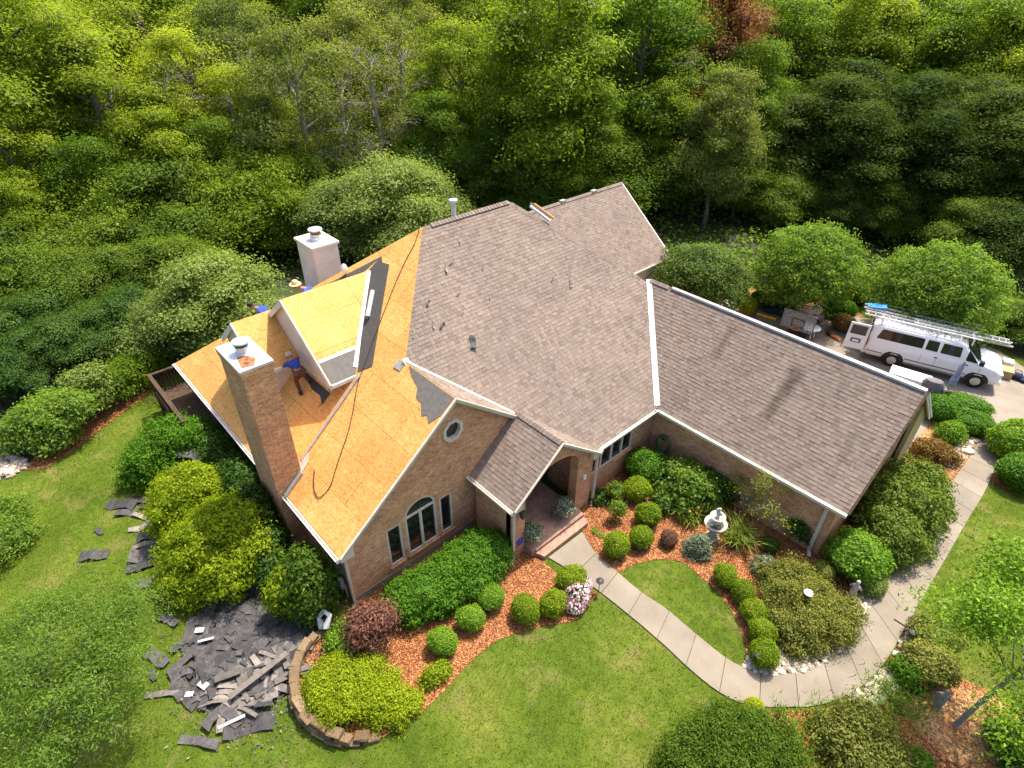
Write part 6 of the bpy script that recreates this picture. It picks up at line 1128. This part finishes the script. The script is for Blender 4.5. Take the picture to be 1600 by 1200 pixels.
def crouch(hd, label, hat, face, reach):
    # feet on the slope under the body
    bx, by = hd.x + .1, hd.y + .1; fz = min(hd.z - .9, Lz(bx, by) if by < 12 else hd.z - .9); fz = max(fz, hd.z - 1.62); hgt = hd.z - fz; k = hgt / 1.6; base = (bx, by, fz); rx, ry = reach
    return worker(label, base, dict(face=face, head=(-.1, -.1, hgt), neck=(0, 0, hgt - .06), chest=(.2, .2, hgt - .14), pelvis=(.42, .42, hgt - .42), lsho=(.34, .02, hgt - .14), lelb=(.34 + rx * .28, .02 + ry * .28, hgt - .2), lhand=(.34 + rx * .6, .02 + ry * .6, hgt - .22), rsho=(.06, .34, hgt - .14), relb=(rx * .25 + .1, ry * .25 + .3, hgt - .3), rhand=(rx * .52 + .08, ry * .52 + .1, hgt - .5), lhip=(.46, .32, hgt - .5), lknee=(.2, .1, .42 * k + .08), lank=(.3, .25, .05), ltoe=(.12, .16, .02), rhip=(.34, .48, hgt - .5), rknee=(.1, .3, .42 * k + .1), rank=(.2, .45, .07), rtoe=(.02, .4, .04)), hat)
crouch(hd, 'roofer in a blue shirt and dark cap reaching over the smaller dormer ridge', 'dark', (.6, .5, -.4), (.7, .6))
crouch(on_x(462, 447, -20.6), 'roofer in a straw hat half hidden behind the large dormer ridge', 'straw', (.8, -.3, -.5), (.5, -.4))

# ------------------------------------------------------------------ garden ornaments
c = g(1112, 840); ft_ = thing('fountain', 'three-tier pale stone fountain in the mulch bed before the garage', 'fountain', c); z0 = c
part(MB().lathe(z0, [(.25, 0), (.25, .07), (.16, .12), (.12, .36), (.15, .56), (.09, .6)], 20), 'pedestal', 'stone_statue', ft_, True)
part(MB().lathe(z0 + Vector((0, 0, .58)), [(.07, 0), (.25, .05), (.37, .15), (.40, .19), (.36, .19), (.23, .11), (.05, .09)], 28), 'lower_bowl', 'stone_statue', ft_, True); part(MB().lathe(z0 + Vector((0, 0, .71)), [(.32, 0), (.32, .01)], 24), 'water', 'water', ft_)
part(MB().lathe(z0 + Vector((0, 0, .7)), [(.09, 0), (.06, .14), (.09, .30)], 14), 'stem', 'stone_statue', ft_, True); part(MB().lathe(z0 + Vector((0, 0, .98)), [(.05, 0), (.16, .04), (.25, .12), (.27, .15), (.235, .15), (.14, .08), (.04, .06)], 24), 'upper_bowl', 'stone_statue', ft_, True)
m_ = MB().lathe(z0 + Vector((0, 0, 1.04)), [(.08, 0), (.055, .1), (.09, .2), (.06, .28)], 12); m_.sphere(z0 + Vector((-.05, .02, 1.35)), .085, .075, .1); m_.sphere(z0 + Vector((.06, .0, 1.3)), .075, .065, .09); m_.sphere(z0 + Vector((0, 0, 1.48)), .05); part(m_, 'finial', 'stone_statue', ft_, True)
c = g(1246, 962); fd = thing('dish_feeder', 'white dish feeder on a hooked wire stand rising from the olive shrubs', 'bird feeder', c); part(MB().tube([c, c + Vector((0, 0, 1.15))], .015, 6), 'stake', 'dark_metal', fd); part(MB().lathe(c + Vector((0, 0, 1.15)), [(.03, 0), (.11, .02), (.135, .05), (.12, .05), (.02, .03)], 20), 'dish', 'white_plastic', fd, True)
for s in (-1, 1): part(MB().tube([c + Vector((0, 0, 1.15)), c + Vector((.16 * s, .1 * s, 1.3)), c + Vector((.26 * s, .18 * s, 1.5)), c + Vector((.2 * s, .2 * s, 1.62))], .01, 5), 'hook', 'dark_metal', fd)
def statue(px, py, h, label, mat, seed, name='garden_statue'):
    c = g(px, py); t = thing(name, label, 'statue', c); m_ = MB().lathe(c, [(.16 * h, 0), (.17 * h, .05 * h), (.13 * h, .08 * h), (.13 * h, .14 * h)], 12); part(m_, 'plinth', mat, t, True)
    m_ = MB().lathe(c + Vector((0, 0, .13 * h)), [(.13 * h, 0), (.15 * h, .12 * h), (.11 * h, .3 * h), (.14 * h, .48 * h), (.12 * h, .58 * h), (.05 * h, .66 * h)], 12, 1, .75)
    m_.tube([c + Vector((.12 * h, 0, .68 * h)), c + Vector((.2 * h, .04 * h, .55 * h)), c + Vector((.08 * h, .1 * h, .5 * h))], [.05 * h, .045 * h, .035 * h], 7); m_.tube([c + Vector((-.12 * h, 0, .68 * h)), c + Vector((-.2 * h, .02 * h, .52 * h)), c + Vector((-.1 * h, .1 * h, .45 * h))], [.05 * h, .045 * h, .035 * h], 7); m_.sphere(c + Vector((0, 0, .88 * h)), .085 * h, .09 * h, .11 * h); part(m_, 'figure', mat, t, True); return t
statue(1330, 931, .8, 'small stone figure standing beside the river stones', 'stone_statue', 1); statue(1464, 1102, .8, 'weathered grey figure in the sunny lower mulch bed', 'statue_dark', 2); statue(683, 1044, .35, 'small dark ornament alone in the front mulch', 'statue_dark', 3, 'garden_ornament'); statue(1475, 696, .35, 'small pale ornament beside the fresh green shrub', 'stone_statue', 4, 'garden_ornament')
def path_lamp(px, py, label, h=.5):
    c = g(px, py); t = thing('path_lamp', label, 'lamp', c); part(MB().tube([c, c + Vector((0, 0, h))], .012, 6), 'stake', 'dark_metal', t); part(MB().lathe(c + Vector((0, 0, h - .02)), [(.06, 0), (.07, .08), (.13, .09), (.13, .11), (.03, .17)], 14), 'lamp_head', 'dark_metal', t, True); part(MB().lathe(c + Vector((0, 0, h - .0)), [(.05, 0), (.055, .06)], 10), 'lens', 'lamp_glass', t)
path_lamp(935, 925, 'black path lamp on the walkway edge beside the pink flowers'); path_lamp(1178, 1040, 'black path lamp against the last boxwood of the row'); path_lamp(1416, 1005, 'black path lamp among the outer river stones'); path_lamp(1565, 745, 'black path lamp at the lawn corner by the darker clipped shrub', .4)
def pot(px, py, z, label, seed):
    c = g(px, py, z); t = thing('flower_pot', label, 'potted plant', c); part(MB().lathe(c, [(.11, 0), (.17, .26), (.19, .27), (.19, .31), (.14, .3)], 16), 'pot', 'terracotta', t, True); f_ = mesh_obj('plant', foliage([(0, 0, .48, .33, .33, .27)], 1500, .08, seed, M['leaf_blue'], 130, .07, core=.75, shell=.3), t); f_.location = (0, 0, 0); fl2 = foliage([(0, 0, .5, .35, .35, .27)], 60, .05, seed + 1, M['petal_white'], core=0, name='blooms'); mesh_obj('blooms', fl2, t)
pot(881, 806, .34, 'potted white-flowered plant on the porch by the right pier', 140); pot(829, 846, .34, 'potted white-flowered plant on the porch by the left pier', 142)
# hose reel hung on the garage wall
c = Vector((-9.3, 17.0, 1.0)); m_ = MB()
for k in range(4): m_.tube([c + Vector((.02 * k + (.34 + .02 * k) * math.cos(a) * .8, -.05 - .03 * k, (.40) * math.sin(a))) for a in [2 * math.pi * j / 18 for j in range(19)]], .025, 6)
hr = thing('garden_hose', 'coiled green garden hose hanging on the garage wall', 'hose', (c.x, c.y, .5)); part(m_, 'coil', 'garden_hose', hr, True); part(MB().box(-9.38, -9.22, 16.93, 17.1, 1.2, 1.32), 'hanger', 'dark_metal', hr)
# ------------------------------------------------------------------ passenger van with ladder rack
vr, vf = g(1388, 572), g(1517, 605); vd = (vf - vr); ang_v = math.atan2(vd.y, vd.x); vmid = (vr + vf) / 2; left_ = Vector((-math.sin(ang_v), math.cos(ang_v), 0)); vo = vmid + left_ * .92
van = thing('passenger_van', 'white passenger van with ladder rack and an open rear door on the driveway', 'van', (vo.x, vo.y, .03), None, True, ang_v)
WB = vd.length; XR, XF = -WB / 2, WB / 2
def outline(x0, x1, w, r, n=5):
    pts = []
    for cx, cy, a0 in ((x1 - r, w - r, 0), (x0 + r, w - r, 90), (x0 + r, -w + r, 180), (x1 - r, -w + r, 270)):
        for k in range(n): a = rad(a0 + 90 * k / (n - 1)); pts.append((cx + r * math.cos(a), cy + r * math.sin(a)))
    return pts
XB, XN = XR - 1.35, XF + .92
LV = [(.34, XB + .12, XN - .22, .88, .12), (.44, XB + .03, XN - .06, .97, .16), (.62, XB, XN, 1.0, .2), (.95, XB, XN - .03, 1.01, .24), (1.10, XB, XN - .12, 1.01, .3), (1.17, XB, XN - .30, 1.0, .34), (1.30, XB, XN - .98, .98, .34), (1.36, XB + .01, XN - 1.12, .975, .3), (1.93, XB + .05, XN - 1.78, .88, .26), (2.03, XB + .10, XN - 1.98, .83, .26), (2.09, XB + .22, XN - 2.2, .70, .26), (2.11, XB + .5, XN - 2.5, .45, .2)]
mb = MB(); nO = len(outline(0, 1, 1, .1))
for z, x0, x1, w, r in LV: mb.v += [(x, y, z) for x, y in outline(x0, x1, w, r)]
for i in range(len(LV) - 1):
    for k in range(nO): k2 = (k + 1) % nO; mb.f.append((i * nO + k, i * nO + k2, (i + 1) * nO + k2, (i + 1) * nO + k))
mb.f.append(tuple(range(nO - 1, -1, -1))); mb.f.append(tuple((len(LV) - 1) * nO + k for k in range(nO)))
vb = mb.build('body', M['white_paint'], van, True)
yside = lambda z: .975 + (.88 - .975) * (z - 1.36) / .57
def side_pane(xs, z0, z1, sg, parent, name='window', mat='glass', out=.004, r=.05):
    # trapezoid pane on the tumblehome; xs = (bottom left, bottom right, top right, top left)
    P = [(xs[0], z0), (xs[1], z0), (xs[2], z1), (xs[3], z1)]; n = 4; Q = []
    for i in range(4):
        p, a_, b2 = Vector((*P[i], 0)), Vector((*P[i - 1], 0)), Vector((*P[(i + 1) % 4], 0)); u_ = (a_ - p).normalized(); w_ = (b2 - p).normalized()
        for t in (0, .5, 1): q = p + u_ * r * (1 - t) ** 2 + w_ * r * t ** 2; Q.append((q.x, q.y))
    return MB().prism([(x, sg * (yside(z) + out - .01), z) for x, z in Q], (0, sg * .012, 0)).build(name, M[mat], parent)
for sg in (-1, 1):
    for xs in ((XB + .35, XR + 1.02, XR + 1.0, XB + .5), (XR + 1.14, XR + 1.66, XR + 1.62, XR + 1.14), (XR + 1.78, XR + 2.62, XR + 2.56, XR + 1.78)): side_pane(xs, 1.38, 1.88, sg, van)
    side_pane((XR + 2.86, XN - 1.12, XN - 1.70, XR + 2.86), 1.30, 1.88, sg, van, r=.06)
    for x in (XR + 1.08, XR + 1.72, XR + 2.74, XN - .98): MB().prism([(x, sg * 1.005, .55), (x + .012, sg * 1.005, .55), (x + .012, sg * 1.011, 1.1), (x, sg * 1.011, 1.1)], (0, sg * .004, 0)).build('door_seam', M['grey_cloth'], vb)
    for x in (XR + 1.62, XR + 2.9): MB().box(x, x + .14, sg * 1.01 - .015, sg * 1.01 + .02, 1.08, 1.13).build('door_handle', M['plastic_black'], van)
    MB().box(XN - 1.12, XN - .95, sg * 1.16 - .1, sg * 1.16 + .1, 1.32, 1.55).build('mirror', M['plastic_black'], van); MB().box(XB - .01, XB + .04, sg * .93 - .07, sg * .93 + .07, .85, 1.2).build('tail_light', M['red_light'], van); MB().box(XN - .16, XN - .005, sg * .78 - .16, sg * .78 + .16, .78, .98).build('headlight', M['lamp_glass'], van)
MB().prism([(XN - 1.06, -.80, 1.375), (XN - 1.06, .80, 1.375), (XN - 1.70, .70, 1.90), (XN - 1.70, -.70, 1.90)], (.03, 0, .025)).build('windshield', M['glass'], van)
MB().box(XN - .05, XN + .01, -.6, .6, .72, .98).build('grille', M['chrome'], van); MB().box(XN - .14, XN + .06, -.98, .98, .42, .6).build('front_bumper', M['chrome'], van); MB().box(XB - .1, XB + .1, -.96, .96, .42, .56).build('rear_bumper', M['chrome'], van)
for x in (XR, XF):
    for sg in (-1, 1):
        w = MB(); w.lathe((0, 0, 0), [(.20, -.11), (.33, -.115), (.375, -.08), (.375, .08), (.33, .115), (.20, .11)], 24); w.v = [(a_, c_, b2) for a_, b2, c_ in w.v]; w.v = [(p[0] + x, p[1] + sg * .90, p[2] + .375) for p in w.v]; ty = w.build('wheel', M['tyre'], van, True); rm = MB(); rm.lathe((0, 0, 0), [(.21, .06), (.21, .120), (.18, .128), (.15, .118), (.06, .132), (.02, .137)], 20); rm.v = [(p[0] + x, sg * .90 + sg * p[2], p[1] + .375) for p in rm.v]; rm.build('rim', M['rim'], ty, True)
        ar = MB(); ar.add([(x + .50 * math.cos(a), sg * 1.006, .40 + .47 * math.sin(a)) for a in [math.pi * k / 12 for k in range(13)]] + [(x + .36 * math.cos(a), sg * 1.006, .40 + .36 * math.sin(a)) for a in [math.pi * k / 12 for k in range(13)]], [(k, k + 1, 14 + k, 13 + k) for k in range(12)]); ar.prism([(x - .42, sg * .985, .33), (x + .42, sg * .985, .33), (x + .40, sg * .985, .7), (x - .40, sg * .985, .7)], (0, sg * .022, 0)); ar.build('wheel_arch', M['plastic_black'], van)
for sg in (-1, 1):
    MB().box(XB + .12, XR - .5, sg * 1.006 - .006, sg * 1.006 + .006, .60, .65).build('rub_strip', M['grey_cloth'], van); MB().box(XR + .5, XF - .5, sg * 1.006 - .006, sg * 1.006 + .006, .60, .65).build('rub_strip', M['grey_cloth'], van)
    MB().box(XR + .52, XF - .52, sg * .95 - .03, sg * .95 + .03, .33, .42).build('sill', M['grey_cloth'], van)
for k in range(5): MB().box(XB + .6, XN - 2.6, -.5 + k * .25 - .02, -.5 + k * .25 + .02, 2.085, 2.118).build('roof_rib', M['white_paint'], vb)
MB().box(XN - .045, XN + .018, -.58, .58, .76, .80).build('grille_bar', M['plastic_black'], van); MB().box(XN - .045, XN + .018, -.58, .58, .86, .90).build('grille_bar', M['plastic_black'], van)
# open rear door on the near side
rdoor = MB().prism([(XB - .02, -.99, .55), (XB - .98, -1.03, .55), (XB - .95, -.97, 1.95), (XB - .02, -.93, 1.95)], (0, -.05, 0)).build('rear_door', M['white_paint'], van)
MB().prism([(XB - .14, -1.03, 1.36), (XB - .86, -1.055, 1.36), (XB - .84, -1.03, 1.84), (XB - .14, -1.01, 1.84)], (0, -.03, 0)).build('pane', M['glass'], rdoor); MB().box(XB - .72, XB - .28, -1.10, -1.075, .92, 1.12).build('plate_frame', M['plastic_black'], rdoor); MB().box(XB - .65, XB - .35, -1.105, -1.1, .96, 1.08).build('plate', M['white_plastic'], rdoor)
MB().prism([(XB - .012, -.88, .6), (XB - .012, .0, .6), (XB + .03, .0, 1.9), (XB + .03, -.80, 1.9)], (-.01, 0, 0)).build('cargo_opening', M['plastic_black'], van)
# rack
rk = MB()
for x in (XB + .35, XR + 1.4, XF - .75):
    rk.beam((x, -.78, 2.28), (x, .78, 2.28), .06, .05)
    for sg in (-1, 1): rk.beam((x, sg * .80, 2.05), (x, sg * .78, 2.42), .06, .06)
for sg in (-1, 1): rk.beam((XB + .1, sg * .80, 2.42), (XF - .45, sg * .80, 2.42), .05, .05)
rk.build('ladder_rack', M['white_plastic'], van)
def ladder(x0, x1, y, z, label, n):
    t = thing('ladder', label, 'ladder', (vo.x, vo.y, .03), None, True, ang_v)
    for s in (-1, 1): MB().box(x0, x1, y + s * .2 - .02, y + s * .2 + .02, z, z + .08).build('rail', M['aluminium'], t)
    for k in range(n): x = x0 + .15 + (x1 - x0 - .3) * k / (n - 1); MB().tube([(x, y - .2, z + .04), (x, y + .2, z + .04)], .018, 6).build('rung', M['aluminium'], t)
    return t
ladder(XB - .5, XF + .75, -.45, 2.32, 'aluminium ladder on the near side of the van rack', 20); ladder(XB - .6, XF - .3, .3, 2.32, 'aluminium ladder on the far side of the van rack', 17); ladder(XR + .3, XF + .6, -.42, 2.42, 'shorter aluminium ladder stacked on top of the near ladder', 15)
q = MB(); rsq = random.Random(4); q.prism([(XB - .45, .1, 2.34), (XB + .15, .05, 2.40), (XB + .1, .6, 2.44), (XB - .5, .5, 2.34)], (0, 0, .10)); q.prism([(XB - .1, .0, 2.4), (XB + .4, -.05, 2.52), (XB + .3, .4, 2.56), (XB - .1, .3, 2.42)], (0, 0, .10)); tq = thing('tarp_bundle', 'folded blue tarp tied on the rear of the van rack', 'tarp', (vo.x, vo.y, .03), None, True, ang_v); q.build('tarp', M['blue_tarp'], tq)
def crate(px, py, sx, sy, sz, mat, label, rz=ang_v, z=.03, name='box', cat='box', lidmat=None):
    c = g(px, py); t = thing(name, label, cat, (c.x, c.y, z), None, True, rz); bm = bmesh.new(); bmesh.ops.create_cube(bm, size=1); bmesh.ops.scale(bm, vec=(sx, sy, sz), verts=bm.verts); bmesh.ops.translate(bm, vec=(0, 0, sz / 2), verts=bm.verts); bmesh.ops.bevel(bm, geom=bm.edges[:], offset=min(sx, sy, sz) * .05, segments=2, affect='EDGES'); me = bpy.data.meshes.new('body'); bm.to_mesh(me); bm.free(); me.materials.append(M[mat]); mesh_obj('body', me, t)
    MB().box(-sx / 2 - .015, sx / 2 + .015, -sy / 2 - .015, sy / 2 + .015, sz - .05, sz + .02).build('lid', M[lidmat or mat], t); return t
crate(1568, 588, .5, .6, .4, 'cardboard', 'cardboard box on the driveway in front of the van'); b2 = crate(1570, 575, .42, .42, .4, 'white_plastic', 'white cooler standing behind the cardboard box in front of the van', name='cooler', cat='cooler')
c = g(1585, 592); t = thing('tool_bag', 'slumped black tool bag on the ground beyond the van nose', 'bag', (c.x, c.y, .03), None, True); m_ = MB(); m_.sphere((0, 0, .16), .35, .22, .18, 10, 6); m_.sphere((.35, -.1, .1), .2, .15, .12, 8, 5); m_.build('bag', M['navy_cloth'], t, True); MB().tube([(-.2, 0, .3), (-.1, .05, .45), (.1, .05, .45), (.2, 0, .3)], .02, 6).build('strap', M['navy_cloth'], t)
# folding table with white top by the garage corner, closed patio umbrella, grey cover
c = g(1413, 607); t = thing('folding_table', 'white topped table standing beyond the garage ridge end', 'table', (c.x, c.y, .03), None, True, ang_v - .1); MB().box(-.85, .85, -.42, .42, .72, .8).build('tabletop', M['white_plastic'], t); MB().box(-.86, .86, -.43, .43, .60, .719).build('cloth_edge', M['white_plastic'], t)
for x in (-.7, .7):
    for y in (-.35, .35): MB().tube([(x, y, 0), (x, y, .62)], .02, 6).build('leg', M['dark_metal'], t)
c = g(1472, 624); t = thing('patio_umbrella', 'closed blue-grey patio umbrella leaning by the hedge mounds', 'umbrella', (c.x, c.y, .03), None, True); MB().tube([(0, 0, 0), (.12, .10, 2.1)], .022, 8).build('pole', M['wood_new'], t); m_ = MB(); m_.tube([(.045, .04, .80), (.05, .045, .88), (.07, .06, 1.2), (.10, .085, 1.75), (.12, .10, 2.1)], [.1, .17, .15, .09, .02], 9); rsu2 = np.random.default_rng(6); m_.v = [tuple(np.array(v) + rsu2.normal(size=3) * .012) for v in m_.v]; m_.build('canopy', M['umbrella_cloth'], t, True); MB().lathe((0, 0, 0), [(.24, 0), (.24, .05), (.05, .09)], 14).build('base', M['dark_metal'], t, True)
c = g(1447, 622); t = thing('covered_grill', 'grill under a dark grey cover beside the garage corner', 'grill', (c.x, c.y, .03), None, True, .3); m_ = MB(); m_.lathe((0, 0, 0), [(.40, 0), (.42, .5), (.40, .8), (.30, 1.0), (.1, 1.08)], 14, 1.2, .8); m_.build('cover', M['grey_cloth'], t, True); MB().box(.42, .6, -.2, .2, .7, .74).build('side_shelf', M['grey_cloth'], t)
# basketball backboard and base
c = g(1238, 532); t = thing('basketball_hoop', 'clear basketball backboard on its stand behind the garage ridge', 'basketball hoop', (c.x, c.y, .03), None, True, .15); F_ = MB(); bw, bh, bz_ = .82, .5, 1.15
for p_, q_ in (((-bw, 0, bz_ - bh), (bw, 0, bz_ - bh)), ((-bw, 0, bz_ + bh), (bw, 0, bz_ + bh)), ((-bw, 0, bz_ - bh), (-bw, 0, bz_ + bh)), ((bw, 0, bz_ - bh), (bw, 0, bz_ + bh))): F_.beam(p_, q_, .06, .06, (0, 1, 0))
F_.build('backboard_frame', M['grey_cloth'], t); gl, nt_, bb_ = new_mat('acrylic'); bb_.inputs['Base Color'].default_value = (.35, .37, .37, 1); bb_.inputs['Roughness'].default_value = .15; bb_.inputs['Alpha'].default_value = .3
MB().box(-bw + .03, bw - .03, -.012, .012, bz_ - bh + .03, bz_ + bh - .03).build('backboard', M['acrylic'], t); S_ = MB()
for p_, q_ in (((-.3, -.03, bz_ - .32), (.3, -.03, bz_ - .32)), ((-.3, -.03, bz_ + .12), (.3, -.03, bz_ + .12)), ((-.3, -.03, bz_ - .32), (-.3, -.03, bz_ + .12)), ((.3, -.03, bz_ - .32), (.3, -.03, bz_ + .12))): S_.beam(p_, q_, .05, .02, (0, 1, 0))
S_.build('target_square', M['dark_metal'], t); MB().tube([(0, .75, .2), (0, .5, .6), (0, .1, bz_ - .1)], .05, 8).build('pole', M['dark_metal'], t); MB().tube([(.23 * math.cos(a), -.26 + .23 * math.sin(a), bz_ - .3) for a in [2 * math.pi * k / 14 for k in range(15)]], .012, 5).build('rim', M['orange_plastic'], t); MB().box(-.45, .45, .45, 1.2, 0, .3).build('base', M['plastic_black'], t)
c = g(1262, 528); t = thing('round_table', 'round white plastic table beside the basketball stand', 'table', (c.x, c.y, .03), None, True); MB().lathe((0, 0, .62), [(.46, 0), (.5, .03), (.46, .06), (.02, .062)], 22).build('tabletop', M['white_plastic'], t, True)
for a in range(4): MB().tube([(.3 * math.cos(a * 1.571 + .7), .3 * math.sin(a * 1.571 + .7), 0), (.22 * math.cos(a * 1.571 + .7), .22 * math.sin(a * 1.571 + .7), .63)], .025, 6).build('leg', M['white_plastic'], t)
# odds and ends on the driveway
c = g(1197, 497); t = thing('spirit_level', 'yellow long level lying on the driveway behind the garage ridge', 'tool', (c.x, c.y, .03), None, True, .15); MB().box(-.65, .65, -.05, .05, .02, .14).build('body', M['fiberglass_yellow'], t)
for x in (-.63, .57): MB().box(x, x + .07, -.055, .055, .015, .145).build('end_cap', M['plastic_black'], t)
c = g(1218, 490); t = thing('folded_tarp', 'dark navy tarp heap on the driveway by the toys', 'tarp', (c.x, c.y, .03), None, True, .2); m_ = MB(); rs_ = random.Random(3)
for k in range(6): m_.sphere((rs_.uniform(-.6, .6), rs_.uniform(-.3, .3), .12), rs_.uniform(.3, .5), rs_.uniform(.2, .3), rs_.uniform(.1, .2), 9, 6)
m_.build('heap', M['navy_cloth'], t, True); MB().box(-.8, -.2, -.35, -.1, .02, .1).build('edge', M['grey_cloth'], t)
def sandbox(px, py): 
    c = g(px, py); t = thing('green_tray', 'green plastic tray on the driveway beside the navy tarp', 'tray', (c.x, c.y, .03), None, True, .1); MB().box(-.4, .4, -.3, .3, 0, .12).build('base', M['green_plastic'], t); MB().box(-.44, .44, -.34, .34, .12, .16).build('rim', M['green_plastic'], t)
sandbox(1240, 490)
crate(1270, 494, .55, .4, .55, 'white_plastic', 'white shingle-wrapper carton among the toys on the driveway', .3, name='carton'); crate(1278, 500, .5, .35, .2, 'pink_cloth', 'pink bundle beside the white carton on the driveway', .5, name='bundle', cat='bundle'); crate(1271, 499, .3, .25, .14, 'blue_tarp', 'small blue packet in front of the white carton', .2, name='packet', cat='packet'); crate(1253, 492, .3, .25, .12, 'red_plastic', 'small red box between the green tray and the carton', .2)
c = g(1303, 499); t = thing('bucket', 'green bucket at the back edge of the driveway', 'bucket', (c.x, c.y, .03), None, True); MB().lathe((0, 0, 0), [(.15, 0), (.19, .38), (.205, .39), (.205, .42), (.17, .42), (.14, .1)], 18).build('pail', M['green_plastic'], t, True); MB().tube([(.19 * math.cos(a), 0, .4 + .18 * math.sin(a)) for a in [math.pi * k / 8 for k in range(9)]], .008, 5).build('handle', M['dark_metal'], t)
c = g(1300, 528); t = thing('leaf_blower', 'orange and black blower lying on the driveway behind the van', 'tool', (c.x, c.y, .03), None, True, -.25); MB().tube([(-.1, 0, .1), (.35, 0, .08), (.5, -.03, .05)], [.09, .07, .05], 8).build('tube', M['orange_plastic'], t, True); m_ = MB(); m_.sphere((-.25, 0, .12), .16, .13, .13, 8, 6); m_.tube([(-.3, .1, .2), (-.45, .15, .25), (-.55, 0, .12)], .025, 6); m_.build('motor', M['plastic_black'], t, True)
c = g(1265, 503); t = thing('cord_coil', 'black and yellow cord coil on the driveway by the round table', 'cord', (c.x, c.y, .03), None, True); m_ = MB()
for k in range(4): m_.tube([((.3 + .05 * k) * math.cos(a) + .04 * k, (.2 + .03 * k) * math.sin(a), .03 + .03 * k) for a in [2 * math.pi * j / 16 for j in range(17)]], .02, 5)
m_.build('coil', M['hose_black'], t); MB().tube([(.35, 0, .06), (.6, .1, .05), (.7, -.05, .04)], .03, 6).build('plug_end', M['fiberglass_yellow'], t)
c = g(1527, 645); o = MB().box(0, 1, 0, 1, 0, 1)
clump(1532, 640, 90, .4, 'silvery low plant at the driveway corner by the hedge mounds', 'leaf_blue', 33, .12, 'silver_plant', lean=.9, w=.05)

# ------------------------------------------------------------------ grass blades and mulch chips
rsg = np.random.default_rng(77); NB = 330000; box_ = (-38, 9, -14, 40)
P = np.column_stack([rsg.uniform(-37, 9, NB * 3), rsg.uniform(-13, 38, NB * 3)])
HOUSE_PLAN = [(-26, 3.9), (-11.7, 3.9), (-11.7, 9.1), (-9.5, 9.1), (-9.5, 13.4), (-9.8, 16.8), (-2.4, 16.8), (-2.4, 24.5), (-18, 24.5), (-18, 29.5), (-26.5, 29.5)]
vis = lambda P: None
# keep what the camera's surroundings can show: within 42 m of it
k_ = (np.hypot(P[:, 0], P[:, 1]) < 43) & (P[:, 1] > -1.2 * P[:, 0] - 40); P = P[k_]
for poly in [HOUSE_PLAN, WALK_POLY, DRIVE, FOREST] + BEDS: P = P[~inside(P, [(p[0], p[1]) for p in poly])]
P = P[:NB]; n = len(P); az = rsg.uniform(0, 2 * math.pi, n); hh = rsg.uniform(.035, .085, n); w = rsg.uniform(.010, .022, n); ln_ = rsg.uniform(.2, 1.0, n) * hh; d = np.column_stack([np.cos(az), np.sin(az)]); s = np.column_stack([-np.sin(az), np.cos(az)])
V = np.zeros((n, 4, 3)); V[:, 0, :2] = P - s * w[:, None] / 2; V[:, 1, :2] = P + s * w[:, None] / 2; V[:, 2, :2] = P + d * ln_[:, None] * .5 + s * w[:, None] * .35; V[:, 2, 2] = hh * .65; V[:, 3, :2] = P + d * ln_[:, None]; V[:, 3, 2] = hh
lf = .5 + .22 * np.sin(P[:, 0] * .9 + np.sin(P[:, 1] * .7) * 1.5) * np.sin(P[:, 1] * 1.1 + 1.3 * np.sin(P[:, 0] * .5)) + .25 * (rsg.random(n) - .5)
tag(mesh_obj('grass', np_mesh('grass', V.reshape(-1, 3), np.arange(n * 4).reshape(-1, 4), lf, M['grass_blade'])), 'short mown grass blades covering the lawns', 'grass', kind='stuff')
P = np.column_stack([rsg.uniform(-38, 8, 700000), rsg.uniform(-6, 38, 700000)]); keep = np.zeros(len(P), bool)
for bd in BEDS: keep |= inside(P, [(p.x, p.y) for p in bd])
P = P[keep]
for poly in [HOUSE_PLAN, WALK_POLY, DRIVE]: P = P[~inside(P, [(p[0], p[1]) for p in poly])]
P = P[:70000]; n = len(P); Pz = np.column_stack([P, rsg.uniform(.02, .045, n)]); L = rsg.uniform(.04, .12, n)
V, F, T = leaf_quads(Pz, unit(np.array([0, 0, 1.]) + rsg.normal(size=Pz.shape) * .25), L, L * .3, rsg, rsg.random(n), .05)
tag(mesh_obj('mulch_chips', np_mesh('mulch_chips', V, F, T, M['mulch_chip'])), 'loose shredded wood chips over the mulch beds', 'mulch', kind='stuff')
